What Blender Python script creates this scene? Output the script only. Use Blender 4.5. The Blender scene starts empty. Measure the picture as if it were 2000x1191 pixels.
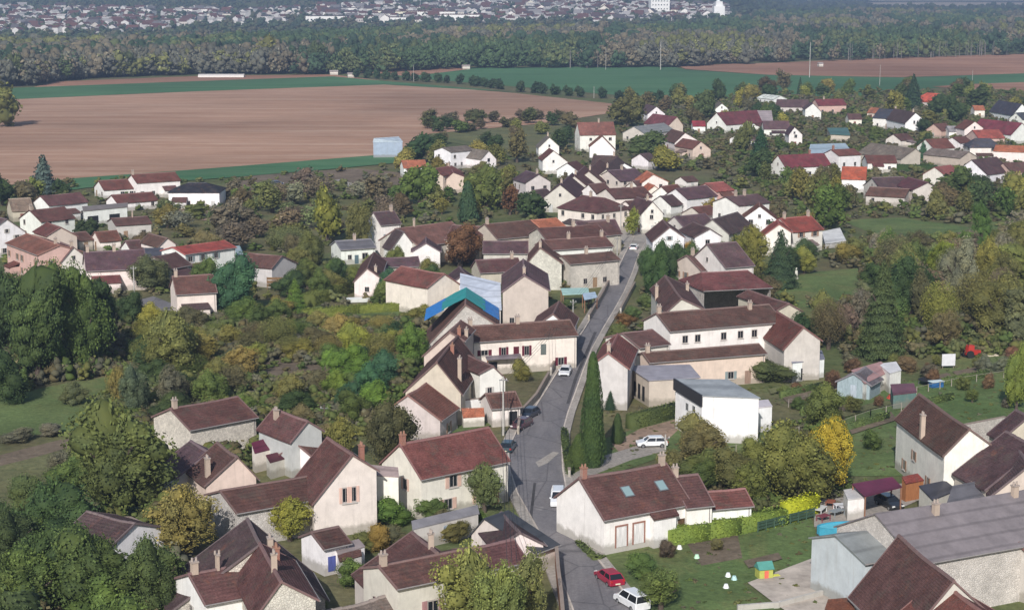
import bpy, math, random
import numpy as np
from mathutils import Vector, Matrix, Quaternion

SC = bpy.context.scene
COL = SC.collection
rnd = random.Random(7)
nrs = np.random.RandomState(11)
R = math.radians

# ------------------------------------------------------------------ camera
CAMH = 60.0          # metres above the village ground
FPX = 3450.0         # focal length in photo pixels (photo 2000 px wide)
HOR = -30.0          # photo row of the horizon
PITCH = math.atan((595.5 - HOR) / FPX)
cam = bpy.data.cameras.new('camera')
camo = bpy.data.objects.new('camera', cam)
COL.objects.link(camo)
cam.sensor_width = 36.0
cam.lens = 36.0 * FPX / 2000.0
cam.clip_start = 1.0
cam.clip_end = 30000.0
camo.location = (0, 0, CAMH)
camo.rotation_euler = (math.pi / 2 - PITCH, 0, 0)
SC.camera = camo

# ------------------------------------------------------------------ sky, sun, exposure
SUN_EL = R(33)
SUNV = Vector((-0.20, -1.0, 0)).normalized()
world = bpy.data.worlds.new('World')
SC.world = world
world.use_nodes = True
wn = world.node_tree
wn.nodes.clear()
sky = wn.nodes.new('ShaderNodeTexSky')
sky.sky_type = 'NISHITA'
sky.sun_disc = False
sky.sun_elevation = SUN_EL
sky.sun_rotation = math.atan2(SUNV.x, SUNV.y)
sky.air_density = 1.0
sky.dust_density = 1.4
bg = wn.nodes.new('ShaderNodeBackground')
bg.inputs['Strength'].default_value = 0.105
wo = wn.nodes.new('ShaderNodeOutputWorld')
wn.links.new(sky.outputs[0], bg.inputs[0])
wn.links.new(bg.outputs[0], wo.inputs[0])
sun = bpy.data.lights.new('sun', 'SUN')
sun.energy = 4.6
sun.angle = R(0.53)
sun.color = (1.0, 0.965, 0.93)
suno = bpy.data.objects.new('sun', sun)
COL.objects.link(suno)
toward = Vector((SUNV.x * math.cos(SUN_EL), SUNV.y * math.cos(SUN_EL), math.sin(SUN_EL)))
suno.rotation_euler = (-toward).to_track_quat('-Z', 'Y').to_euler()
suno.location = (0, -50, 200)
SC.view_settings.view_transform = 'Standard'
SC.view_settings.look = 'None'
SC.view_settings.exposure = 0.1
SC.view_settings.gamma = 1.0
SC.view_settings.use_curve_mapping = False
SC.render.engine = 'CYCLES'
SC.cycles.max_bounces = 5
SC.cycles.diffuse_bounces = 2
SC.cycles.volume_bounces = 0

# ------------------------------------------------------------------ terrain and projection
def sstep(a, b, x):
    t = min(1.0, max(0.0, (x - a) / (b - a)))
    return t * t * (3 - 2 * t)

def ground(X, Y):
    if Y < 2100:
        return 0.0
    px = X / Y * FPX + 1000
    side = 1 - sstep(1350, 1560, px)
    t = min(1.6, (Y - 2100) / 1500.0)
    z = 27.0 * (t ** 1.25) * side
    z += side * 60 * sstep(3900, 6500, Y)
    z += 3.0 * math.sin(X * 0.0021 + 1) * sstep(2300, 3300, Y)
    return z

def P(px, py, z=0.0):
    x = (px - 1000.0) / FPX
    v = -(py - 595.5) / FPX
    dy = math.cos(PITCH) + v * math.sin(PITCH)
    dz = -math.sin(PITCH) + v * math.cos(PITCH)
    t = (z - CAMH) / dz
    return Vector((x * t, dy * t, z))

def PT(px, py):
    p = P(px, max(py, HOR + 6))
    if p.y < 2100:
        return p
    z = 0.0
    for i in range(40):
        q = P(px, py, z)
        z = z * 0.6 + 0.4 * ground(q.x, q.y)
    q = P(px, py, z)
    return Vector((q.x, q.y, ground(q.x, q.y)))

def proj(X, Y, Z):
    c, s = math.cos(PITCH), math.sin(PITCH)
    d = Y * c - (Z - CAMH) * s
    u = Y * s + (Z - CAMH) * c
    return 1000 + FPX * X / d, 595.5 - FPX * u / d

# ------------------------------------------------------------------ object helpers
def link(o, parent=None):
    COL.objects.link(o)
    if parent is not None:
        o.parent = parent
    return o

def tag(o, label=None, cat=None, group=None, kind=None):
    if label: o['label'] = label
    if cat: o['category'] = cat
    if group: o['group'] = group
    if kind: o['kind'] = kind
    return o

def thing(name, label, cat, loc=(0, 0, 0), rz=0.0, group=None):
    o = bpy.data.objects.new(name, None)
    o.empty_display_size = 0.5
    o.location = loc
    o.rotation_euler = (0, 0, rz)
    link(o)
    return tag(o, label, cat, group)

class MB:
    """collects boxes, prisms and tubes into one mesh"""
    def __init__(s):
        s.v = []; s.f = []; s.m = []; s.mi = 0
    def add(s, vs, fs):
        n = len(s.v)
        s.v += [tuple(v) for v in vs]
        for f in fs:
            s.f.append(tuple(i + n for i in f)); s.m.append(s.mi)
        return s
    def box(s, x0, x1, y0, y1, z0, z1):
        vs = [(x0,y0,z0),(x1,y0,z0),(x1,y1,z0),(x0,y1,z0),(x0,y0,z1),(x1,y0,z1),(x1,y1,z1),(x0,y1,z1)]
        return s.add(vs, [(0,3,2,1),(4,5,6,7),(0,1,5,4),(1,2,6,5),(2,3,7,6),(3,0,4,7)])
    def prism(s, pts, z0, z1):
        """horizontal polygon (ccw) extruded z0..z1"""
        n = len(pts)
        vs = [(p[0], p[1], z0) for p in pts] + [(p[0], p[1], z1) for p in pts]
        fs = [tuple(range(n - 1, -1, -1)), tuple(range(n, 2 * n))]
        fs += [(i, (i + 1) % n, n + (i + 1) % n, n + i) for i in range(n)]
        return s.add(vs, fs)
    def extr_x(s, prof, x0, x1):
        """profile in (y,z) extruded along x; prof ccw seen from +x"""
        n = len(prof)
        vs = [(x0, p[0], p[1]) for p in prof] + [(x1, p[0], p[1]) for p in prof]
        fs = [tuple(range(n - 1, -1, -1)), tuple(range(n, 2 * n))]
        fs += [(i, (i + 1) % n, n + (i + 1) % n, n + i) for i in range(n)]
        return s.add(vs, fs)
    def tube(s, a, b, r0, r1, n=8):
        a = Vector(a); b = Vector(b); d = (b - a).normalized()
        up = Vector((0, 0, 1)) if abs(d.z) < 0.9 else Vector((1, 0, 0))
        e = d.cross(up).normalized(); g = d.cross(e)
        vs = []
        for c, r in ((a, r0), (b, r1)):
            for k in range(n):
                t = 2 * math.pi * k / n
                vs.append(c + e * (r * math.cos(t)) + g * (r * math.sin(t)))
        fs = [(k, k + n, (k + 1) % n + n, (k + 1) % n) for k in range(n)]
        fs += [tuple(range(n)), tuple(range(2 * n - 1, n - 1, -1))]
        return s.add(vs, fs)
    def mesh(s, name, mats):
        me = bpy.data.meshes.new(name)
        me.from_pydata(s.v, [], s.f)
        for m in mats: me.materials.append(m)
        if len(mats) > 1:
            me.polygons.foreach_set('material_index', s.m)
        me.update()
        return me
    def build(s, name, mat, parent=None, col=None, loc=None):
        me = s.mesh(name, mat if isinstance(mat, (list, tuple)) else [mat])
        o = bpy.data.objects.new(name, me)
        if col: o.color = (*col, 1)
        if loc: o.location = loc
        return link(o, parent)

# ------------------------------------------------------------------ materials
def mat(name, base=(0.5, 0.5, 0.5), rough=0.8, spec=0.3, metal=0.0):
    m = bpy.data.materials.new(name)
    m.use_nodes = True
    b = m.node_tree.nodes['Principled BSDF']
    b.inputs['Base Color'].default_value = (*base, 1)
    b.inputs['Roughness'].default_value = rough
    b.inputs['Specular IOR Level'].default_value = spec
    b.inputs['Metallic'].default_value = metal
    return m

class NG:
    """small node-graph helper"""
    def __init__(s, m):
        s.m = m; s.t = m.node_tree; s.b = s.t.nodes['Principled BSDF']
    def n(s, typ, **kw):
        nd = s.t.nodes.new(typ)
        for k, v in kw.items():
            if k in nd.inputs: nd.inputs[k].default_value = v
            else: setattr(nd, k, v)
        return nd
    def l(s, a, b): s.t.links.new(a, b)
    def coord(s, kind='Object', scale=(1, 1, 1), rot=(0, 0, 0)):
        tc = s.n('ShaderNodeTexCoord'); mp = s.n('ShaderNodeMapping')
        mp.inputs['Scale'].default_value = scale
        mp.inputs['Rotation'].default_value = rot
        s.l(tc.outputs[kind], mp.inputs[0]); return mp.outputs[0]
    def wcoord(s, scale=(1, 1, 1), rot=(0, 0, 0)):
        g = s.n('ShaderNodeNewGeometry'); mp = s.n('ShaderNodeMapping')
        mp.inputs['Scale'].default_value = scale
        mp.inputs['Rotation'].default_value = rot
        s.l(g.outputs['Position'], mp.inputs[0]); return mp.outputs[0]
    def noise(s, vec, scale, detail=4, rough=0.6, dist=0.0):
        nd = s.n('ShaderNodeTexNoise')
        nd.inputs['Scale'].default_value = scale; nd.inputs['Detail'].default_value = detail
        nd.inputs['Roughness'].default_value = rough; nd.inputs['Distortion'].default_value = dist
        s.l(vec, nd.inputs['Vector']); return nd.outputs['Fac']
    def ramp(s, fac, stops, interp='LINEAR'):
        r = s.n('ShaderNodeValToRGB'); e = r.color_ramp; e.interpolation = interp
        while len(e.elements) < len(stops): e.elements.new(0.5)
        for i, (p, c) in enumerate(stops):
            e.elements[i].position = p
            e.elements[i].color = (c, c, c, 1) if isinstance(c, (int, float)) else (*c, 1)
        s.l(fac, r.inputs[0]); return r.outputs[0]
    def mix(s, a, b, fac, mode='MIX'):
        x = s.n('ShaderNodeMix', data_type='RGBA', blend_type=mode)
        for sock, val in ((x.inputs[0], fac), (x.inputs[6], a), (x.inputs[7], b)):
            if isinstance(val, (int, float)): sock.default_value = val
            elif isinstance(val, tuple): sock.default_value = (*val, 1)
            else: s.l(val, sock)
        return x.outputs[2]
    def objcol(s):
        return s.n('ShaderNodeObjectInfo').outputs['Color']
    def base(s, c): s.l(c, s.b.inputs['Base Color'])
    def bump(s, h, strength=0.5, dist=0.1):
        bp = s.n('ShaderNodeBump', Strength=strength, Distance=dist)
        s.l(h, bp.inputs['Height']); s.l(bp.outputs[0], s.b.inputs['Normal'])

M = {}
# tiled roof, tinted per object
m = mat('roof_tiles', rough=0.88, spec=0.15); g = NG(m)
v = g.coord()
patch = g.ramp(g.noise(v, 0.35, 6, 0.75), [(0.32, 0.6), (0.68, 1.45)])
fine = g.ramp(g.noise(v, 5.0, 3, 0.8), [(0.3, 0.62), (0.72, 1.5)])
c = g.mix(g.objcol(), patch, 1.0, 'MULTIPLY')
c = g.mix(c, fine, 1.0, 'MULTIPLY')
moss = g.ramp(g.noise(v, 0.55, 6, 0.8, 0.6), [(0.5, 0.0), (0.68, 0.7)])
c = g.mix(c, (0.085, 0.075, 0.06), moss)
warm = g.ramp(g.noise(g.coord(scale=(1.3, 0.7, 1)), 0.9, 5, 0.75), [(0.55, 0.0), (0.72, 0.5)])
c = g.mix(c, (0.2, 0.08, 0.05), warm)
w = g.n('ShaderNodeTexWave', wave_type='BANDS', bands_direction='Z')
w.inputs['Scale'].default_value = 1.6; w.inputs['Distortion'].default_value = 0.6
g.l(v, w.inputs['Vector'])
g.bump(g.mix(w.outputs['Fac'], g.noise(v, 7, 3), 0.6), 0.8, 0.12); g.base(c)
M['tile'] = m
# corrugated fibre cement / sheet roof
m = mat('roof_sheet', rough=0.55, spec=0.35); g = NG(m); v = g.coord()
c = g.mix(g.objcol(), g.ramp(g.noise(v, 0.5, 6, 0.7), [(0.3, 0.75), (0.7, 1.2)]), 1.0, 'MULTIPLY')
w2 = g.n('ShaderNodeTexWave', wave_type='BANDS', bands_direction='X')
w2.inputs['Scale'].default_value = 1.9; w2.inputs['Distortion'].default_value = 0.15
g.l(v, w2.inputs['Vector'])
w3 = g.n('ShaderNodeTexWave', wave_type='BANDS', bands_direction='Z')
w3.inputs['Scale'].default_value = 0.42; w3.inputs['Distortion'].default_value = 0.3
g.l(v, w3.inputs['Vector'])
c = g.mix(c, g.ramp(w3.outputs['Fac'], [(0.0, 0.74), (0.16, 1.0)]), 1.0, 'MULTIPLY')
c = g.mix(c, (0.09, 0.07, 0.055), g.ramp(g.noise(v, 1.2, 6, 0.8), [(0.58, 0.0), (0.8, 0.5)]))
g.bump(w2.outputs['Fac'], 0.15, 0.05); g.base(c)
M['sheet'] = m
# plaster
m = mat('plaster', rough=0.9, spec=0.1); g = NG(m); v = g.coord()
c = g.mix(g.objcol(), g.ramp(g.noise(v, 0.6, 6, 0.7), [(0.3, 0.82), (0.68, 1.06)]), 1.0, 'MULTIPLY')
st = g.noise(g.coord(scale=(1.2, 1.2, 0.12)), 2.0, 4, 0.7)
c = g.mix(c, (0.28, 0.24, 0.2), g.ramp(st, [(0.52, 0.0), (0.75, 0.28)]))
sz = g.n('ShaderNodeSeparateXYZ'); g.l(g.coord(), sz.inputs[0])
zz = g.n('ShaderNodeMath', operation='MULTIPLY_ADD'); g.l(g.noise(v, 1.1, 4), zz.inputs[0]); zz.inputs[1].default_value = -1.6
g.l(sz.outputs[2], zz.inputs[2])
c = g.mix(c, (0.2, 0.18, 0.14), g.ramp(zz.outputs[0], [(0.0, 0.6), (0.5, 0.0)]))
g.bump(g.noise(v, 9, 4), 0.25, 0.03); g.base(c)
M['plaster'] = m
# rubble stone
m = mat('rubble_stone', rough=0.92, spec=0.1); g = NG(m); v = g.coord()
vo = g.n('ShaderNodeTexVoronoi', feature='F1'); vo.inputs['Scale'].default_value = 4.5
g.l(v, vo.inputs['Vector'])
vd = g.n('ShaderNodeTexVoronoi', feature='DISTANCE_TO_EDGE'); vd.inputs['Scale'].default_value = 4.5
g.l(v, vd.inputs['Vector'])
c = g.mix(g.objcol(), g.ramp(vo.outputs['Color'], [(0.0, 0.78), (1.0, 1.15)]), 1.0, 'MULTIPLY')
c = g.mix(c, (0.40, 0.36, 0.32), g.ramp(vd.outputs['Distance'], [(0.0, 0.7), (0.07, 0.0)]))
c = g.mix(c, g.ramp(g.noise(v, 0.5, 5, 0.7), [(0.3, 0.75), (0.7, 1.12)]), 1.0, 'MULTIPLY')
g.bump(g.ramp(vd.outputs['Distance'], [(0.0, 0.0), (0.15, 1.0)]), 0.6, 0.06); g.base(c)
M['stone'] = m
# flat painted surfaces tinted per object
m = mat('painted', rough=0.55, spec=0.35); g = NG(m); v = g.coord()
g.base(g.mix(g.objcol(), g.ramp(g.noise(v, 1.5, 5, 0.7), [(0.3, 0.85), (0.7, 1.08)]), 1.0, 'MULTIPLY'))
M['paint'] = m
m = mat('wood', rough=0.8, spec=0.2); g = NG(m)
g.base(g.mix(g.objcol(), g.ramp(g.noise(g.coord(scale=(6, 6, 0.6)), 2.0, 5, 0.7), [(0.3, 0.6), (0.7, 1.25)]), 1.0, 'MULTIPLY'))
M['wood'] = m
m = mat('brick', rough=0.9, spec=0.1); g = NG(m)
bt = g.n('ShaderNodeTexBrick'); bt.inputs['Scale'].default_value = 4.0
bt.inputs['Color1'].default_value = (0.32, 0.12, 0.08, 1); bt.inputs['Color2'].default_value = (0.24, 0.1, 0.07, 1)
bt.inputs['Mortar'].default_value = (0.35, 0.3, 0.26, 1)
g.l(g.coord(rot=(R(90), 0, 0)), bt.inputs['Vector']); g.base(bt.outputs[0]); M['brick'] = m
m = mat('glass_pane', (0.015, 0.018, 0.022), 0.08, 0.7); M['pane'] = m
m = mat('skylight_glass', (0.22, 0.31, 0.32), 0.12, 0.7); M['skylight'] = m
m = mat('car_paint', rough=0.28, spec=0.6); g = NG(m); g.base(g.mix(g.objcol(), g.ramp(g.noise(g.coord(), 2.0, 4), [(0.3, 0.88), (0.7, 1.05)]), 1.0, 'MULTIPLY'))
m.node_tree.nodes['Principled BSDF'].inputs['Coat Weight'].default_value = 0.6
M['car'] = m
M['rubber'] = mat('rubber', (0.02, 0.02, 0.02), 0.8)
M['rim'] = mat('wheel_rim', (0.35, 0.35, 0.36), 0.35, 0.5, 0.7)
M['lamp'] = mat('lamp_lens', (0.7, 0.7, 0.68), 0.15, 0.6)
M['taillamp'] = mat('tail_lens', (0.4, 0.02, 0.02), 0.2, 0.6)
M['black'] = mat('black_trim', (0.02, 0.02, 0.022), 0.6)
M['bark'] = mat('bark', (0.09, 0.07, 0.055), 0.95, 0.1)
M['concrete'] = mat('pole_concrete', (0.42, 0.4, 0.37), 0.85, 0.2)
g = NG(M['concrete']); g.base(g.ramp(g.noise(g.coord(), 1.5, 5), [(0.3, (0.32, 0.3, 0.28)), (0.7, (0.48, 0.46, 0.42))]))
m = mat('tarpaulin', rough=0.45, spec=0.4); g = NG(m); g.base(g.mix(g.objcol(), g.ramp(g.noise(g.coord(), 1.2, 3), [(0.3, 0.8), (0.7, 1.15)]), 1.0, 'MULTIPLY'))
g.bump(g.noise(g.coord(), 1.6, 4), 0.8, 0.25); M['tarp'] = m

# foliage tinted per object, with clump-to-clump variation baked as a mesh attribute
def foliage(name, stuff=False):
    m = mat(name, rough=0.75, spec=0.18); g = NG(m)
    a = g.n('ShaderNodeAttribute', attribute_name='leafvar')
    if stuff:
        cc = g.n('ShaderNodeAttribute', attribute_name='tint').outputs['Color']
    else:
        cc = g.objcol()
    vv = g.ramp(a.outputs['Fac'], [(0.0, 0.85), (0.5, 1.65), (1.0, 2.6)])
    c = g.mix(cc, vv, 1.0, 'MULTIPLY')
    nn = g.noise(g.wcoord(), 0.45, 3, 0.6)
    c = g.mix(c, g.ramp(nn, [(0.3, (0.78, 0.86, 0.88)), (0.7, (1.18, 1.16, 0.9))]), 1.0, 'MULTIPLY')
    g.base(c)
    b = g.b
    tr = g.n('ShaderNodeBsdfTranslucent'); g.l(c, tr.inputs[0])
    mx = g.n('ShaderNodeMixShader'); mx.inputs[0].default_value = 0.18
    out = [n for n in g.t.nodes if n.type == 'OUTPUT_MATERIAL'][0]
    g.l(b.outputs[0], mx.inputs[1]); g.l(tr.outputs[0], mx.inputs[2]); g.l(mx.outputs[0], out.inputs[0])
    return m
M['leaf'] = foliage('foliage'); M['leafs'] = foliage('foliage_mass', True)

# ground cover
def ground_mat(name, stops, big=0.012, mid=0.08, fine=0.9, rough=0.95, aniso=None, bump=0.5):
    m = mat(name, rough=rough, spec=0.1); g = NG(m)
    v = g.wcoord(scale=aniso or (1, 1, 1))
    a = g.noise(v, big, 6, 0.65, 0.4)
    c = g.ramp(a, stops)
    b = g.noise(v, mid, 6, 0.7, 0.5)
    c = g.mix(c, g.ramp(b, [(0.3, 0.68), (0.7, 1.35)]), 1.0, 'MULTIPLY')
    if 'grass' in name:
        pa = g.noise(g.wcoord(), 0.045, 7, 0.75, 0.8)
        c = g.mix(c, (0.19, 0.165, 0.07), g.ramp(pa, [(0.5, 0.0), (0.68, 0.65)]))
        c = g.mix(c, (0.05, 0.075, 0.03), g.ramp(g.noise(g.wcoord(), 0.16, 5, 0.8), [(0.52, 0.0), (0.68, 0.6)]))
    f = g.noise(g.wcoord(), fine, 4, 0.75)
    c = g.mix(c, g.ramp(f, [(0.3, 0.72), (0.7, 1.3)]), 1.0, 'MULTIPLY')
    g.base(c); g.bump(f, bump, 0.3)
    return m
M['ground'] = ground_mat('rough_grass', [(0.3, (0.09, 0.10, 0.04)), (0.45, (0.095, 0.115, 0.046)), (0.55, (0.13, 0.115, 0.062)), (0.7, (0.085, 0.11, 0.04))])
M['lawn'] = ground_mat('lawn_grass', [(0.35, (0.085, 0.135, 0.045)), (0.65, (0.12, 0.15, 0.058))], fine=1.6, bump=0.4)
M['meadow'] = ground_mat('meadow_grass', [(0.35, (0.11, 0.125, 0.055)), (0.65, (0.145, 0.135, 0.07))], fine=1.2)
M['soil'] = ground_mat('bare_soil', [(0.35, (0.24, 0.165, 0.12)), (0.65, (0.29, 0.21, 0.155))], fine=1.2)
M['gravel'] = ground_mat('pale_gravel', [(0.35, (0.27, 0.245, 0.215)), (0.65, (0.35, 0.315, 0.28))], fine=2.5, bump=0.2)
M['slab'] = ground_mat('concrete_slab', [(0.35, (0.46, 0.40, 0.34)), (0.65, (0.5, 0.44, 0.385))], mid=0.03, fine=0.4, bump=0.05)
M['scrubsoil'] = ground_mat('scrub_soil', [(0.35, (0.13, 0.105, 0.075)), (0.65, (0.17, 0.13, 0.095))])

def field_mat(name, stops, ang, stripe=(0.03, 0.4)):
    m = mat(name, rough=0.95, spec=0.08); g = NG(m)
    v = g.wcoord(scale=(stripe[0], stripe[1], 1), rot=(0, 0, R(ang)))
    a = g.noise(v, 0.25, 6, 0.7, 0.3)
    c = g.ramp(a, stops)
    b = g.noise(g.wcoord(), 0.006, 6, 0.6, 0.3)
    c = g.mix(c, g.ramp(b, [(0.35, 0.76), (0.65, 1.16)]), 1.0, 'MULTIPLY')
    f = g.noise(g.wcoord(scale=(0.3, 1.6, 1), rot=(0, 0, R(ang))), 0.5, 3, 0.7)
    c = g.mix(c, g.ramp(f, [(0.3, 0.88), (0.7, 1.12)]), 1.0, 'MULTIPLY')
    g.base(c); return m
M['plough'] = field_mat('ploughed_field', [(0.36, (0.32, 0.18, 0.115)), (0.5, (0.385, 0.235, 0.16)), (0.64, (0.45, 0.30, 0.215))], -6, (0.045, 0.45))
M['plough2'] = field_mat('ploughed_field_red', [(0.38, (0.29, 0.145, 0.09)), (0.62, (0.38, 0.22, 0.15))], -8)
M['crop'] = field_mat('green_crop', [(0.38, (0.055, 0.14, 0.062)), (0.62, (0.088, 0.172, 0.085))], -6)
M['pale'] = field_mat('pale_stubble', [(0.35, (0.42, 0.33, 0.24)), (0.65, (0.5, 0.42, 0.32))], -4)
M['tar'] = ground_mat('tar_repair', [(0.35, (0.06, 0.058, 0.06)), (0.65, (0.085, 0.08, 0.082))], fine=2.5, bump=.1)
# asphalt
m = mat('asphalt', rough=0.85, spec=0.25); g = NG(m)
c = g.ramp(g.noise(g.wcoord(scale=(0.6, 0.12, 1), rot=(0, 0, R(10))), 0.6, 6, 0.7, 0.5), [(0.35, (0.145, 0.136, 0.14)), (0.65, (0.205, 0.19, 0.19))])
c = g.mix(c, (0.36, 0.33, 0.31), g.ramp(g.noise(g.wcoord(), 0.22, 6, 0.75), [(0.6, 0.0), (0.72, 0.6)]))
vc = g.n('ShaderNodeTexVoronoi', feature='DISTANCE_TO_EDGE'); vc.inputs['Scale'].default_value = 0.16
g.l(g.wcoord(scale=(1, .6, 1)), vc.inputs['Vector'])
c = g.mix(c, (0.05, 0.047, 0.05), g.ramp(vc.outputs['Distance'], [(0.0, 0.55), (0.02, 0.0)]))
c = g.mix(c, g.ramp(g.noise(g.wcoord(), 3.0, 3, 0.8), [(0.3, 0.8), (0.7, 1.2)]), 1.0, 'MULTIPLY')
g.base(c); M['asphalt'] = m
# ------------------------------------------------------------------ foliage meshes
def ico(sub=1):
    t = (1 + 5 ** .5) / 2
    vs = [(-1,t,0),(1,t,0),(-1,-t,0),(1,-t,0),(0,-1,t),(0,1,t),(0,-1,-t),(0,1,-t),(t,0,-1),(t,0,1),(-t,0,-1),(-t,0,1)]
    fs = [(0,11,5),(0,5,1),(0,1,7),(0,7,10),(0,10,11),(1,5,9),(5,11,4),(11,10,2),(10,7,6),(7,1,8),(3,9,4),(3,4,2),(3,2,6),(3,6,8),(3,8,9),(4,9,5),(2,4,11),(6,2,10),(8,6,7),(9,8,1)]
    vs = [np.array(v) / np.linalg.norm(v) for v in vs]
    for _ in range(sub):
        cache = {}; nf = []
        def mid(a, b):
            k = (min(a, b), max(a, b))
            if k not in cache:
                p = vs[a] + vs[b]; vs.append(p / np.linalg.norm(p)); cache[k] = len(vs) - 1
            return cache[k]
        for a, b, c in fs:
            x, y, z = mid(a, b), mid(b, c), mid(c, a)
            nf += [(a, x, z), (b, y, x), (c, z, y), (x, y, z)]
        fs = nf
    return np.array(vs), np.array(fs)
ICO0 = ico(0); ICO1 = ico(1)

def leaf_tris(pts, nrm, size, rs, jitter=0.7):
    """one irregular leaf-clump triangle pair (as triangles) per point"""
    n = len(pts)
    d = nrm + rs.normal(0, jitter, (n, 3)); d /= np.linalg.norm(d, axis=1)[:, None] + 1e-9
    a = np.cross(d, rs.normal(0, 1, (n, 3))); a /= np.linalg.norm(a, axis=1)[:, None] + 1e-9
    b = np.cross(d, a)
    s = size * rs.uniform(0.6, 1.5, n)[:, None]
    k = rs.uniform(0.5, 1.1, (n, 4, 1))
    q = np.stack([pts + a * s * k[:, 0], pts + b * s * k[:, 1], pts - a * s * k[:, 2], pts - b * s * k[:, 3]], 1)
    V = q.reshape(-1, 3)
    i = np.arange(n) * 4
    F = np.concatenate([np.stack([i, i + 1, i + 2], 1), np.stack([i, i + 2, i + 3], 1)])
    return V, F

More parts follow.
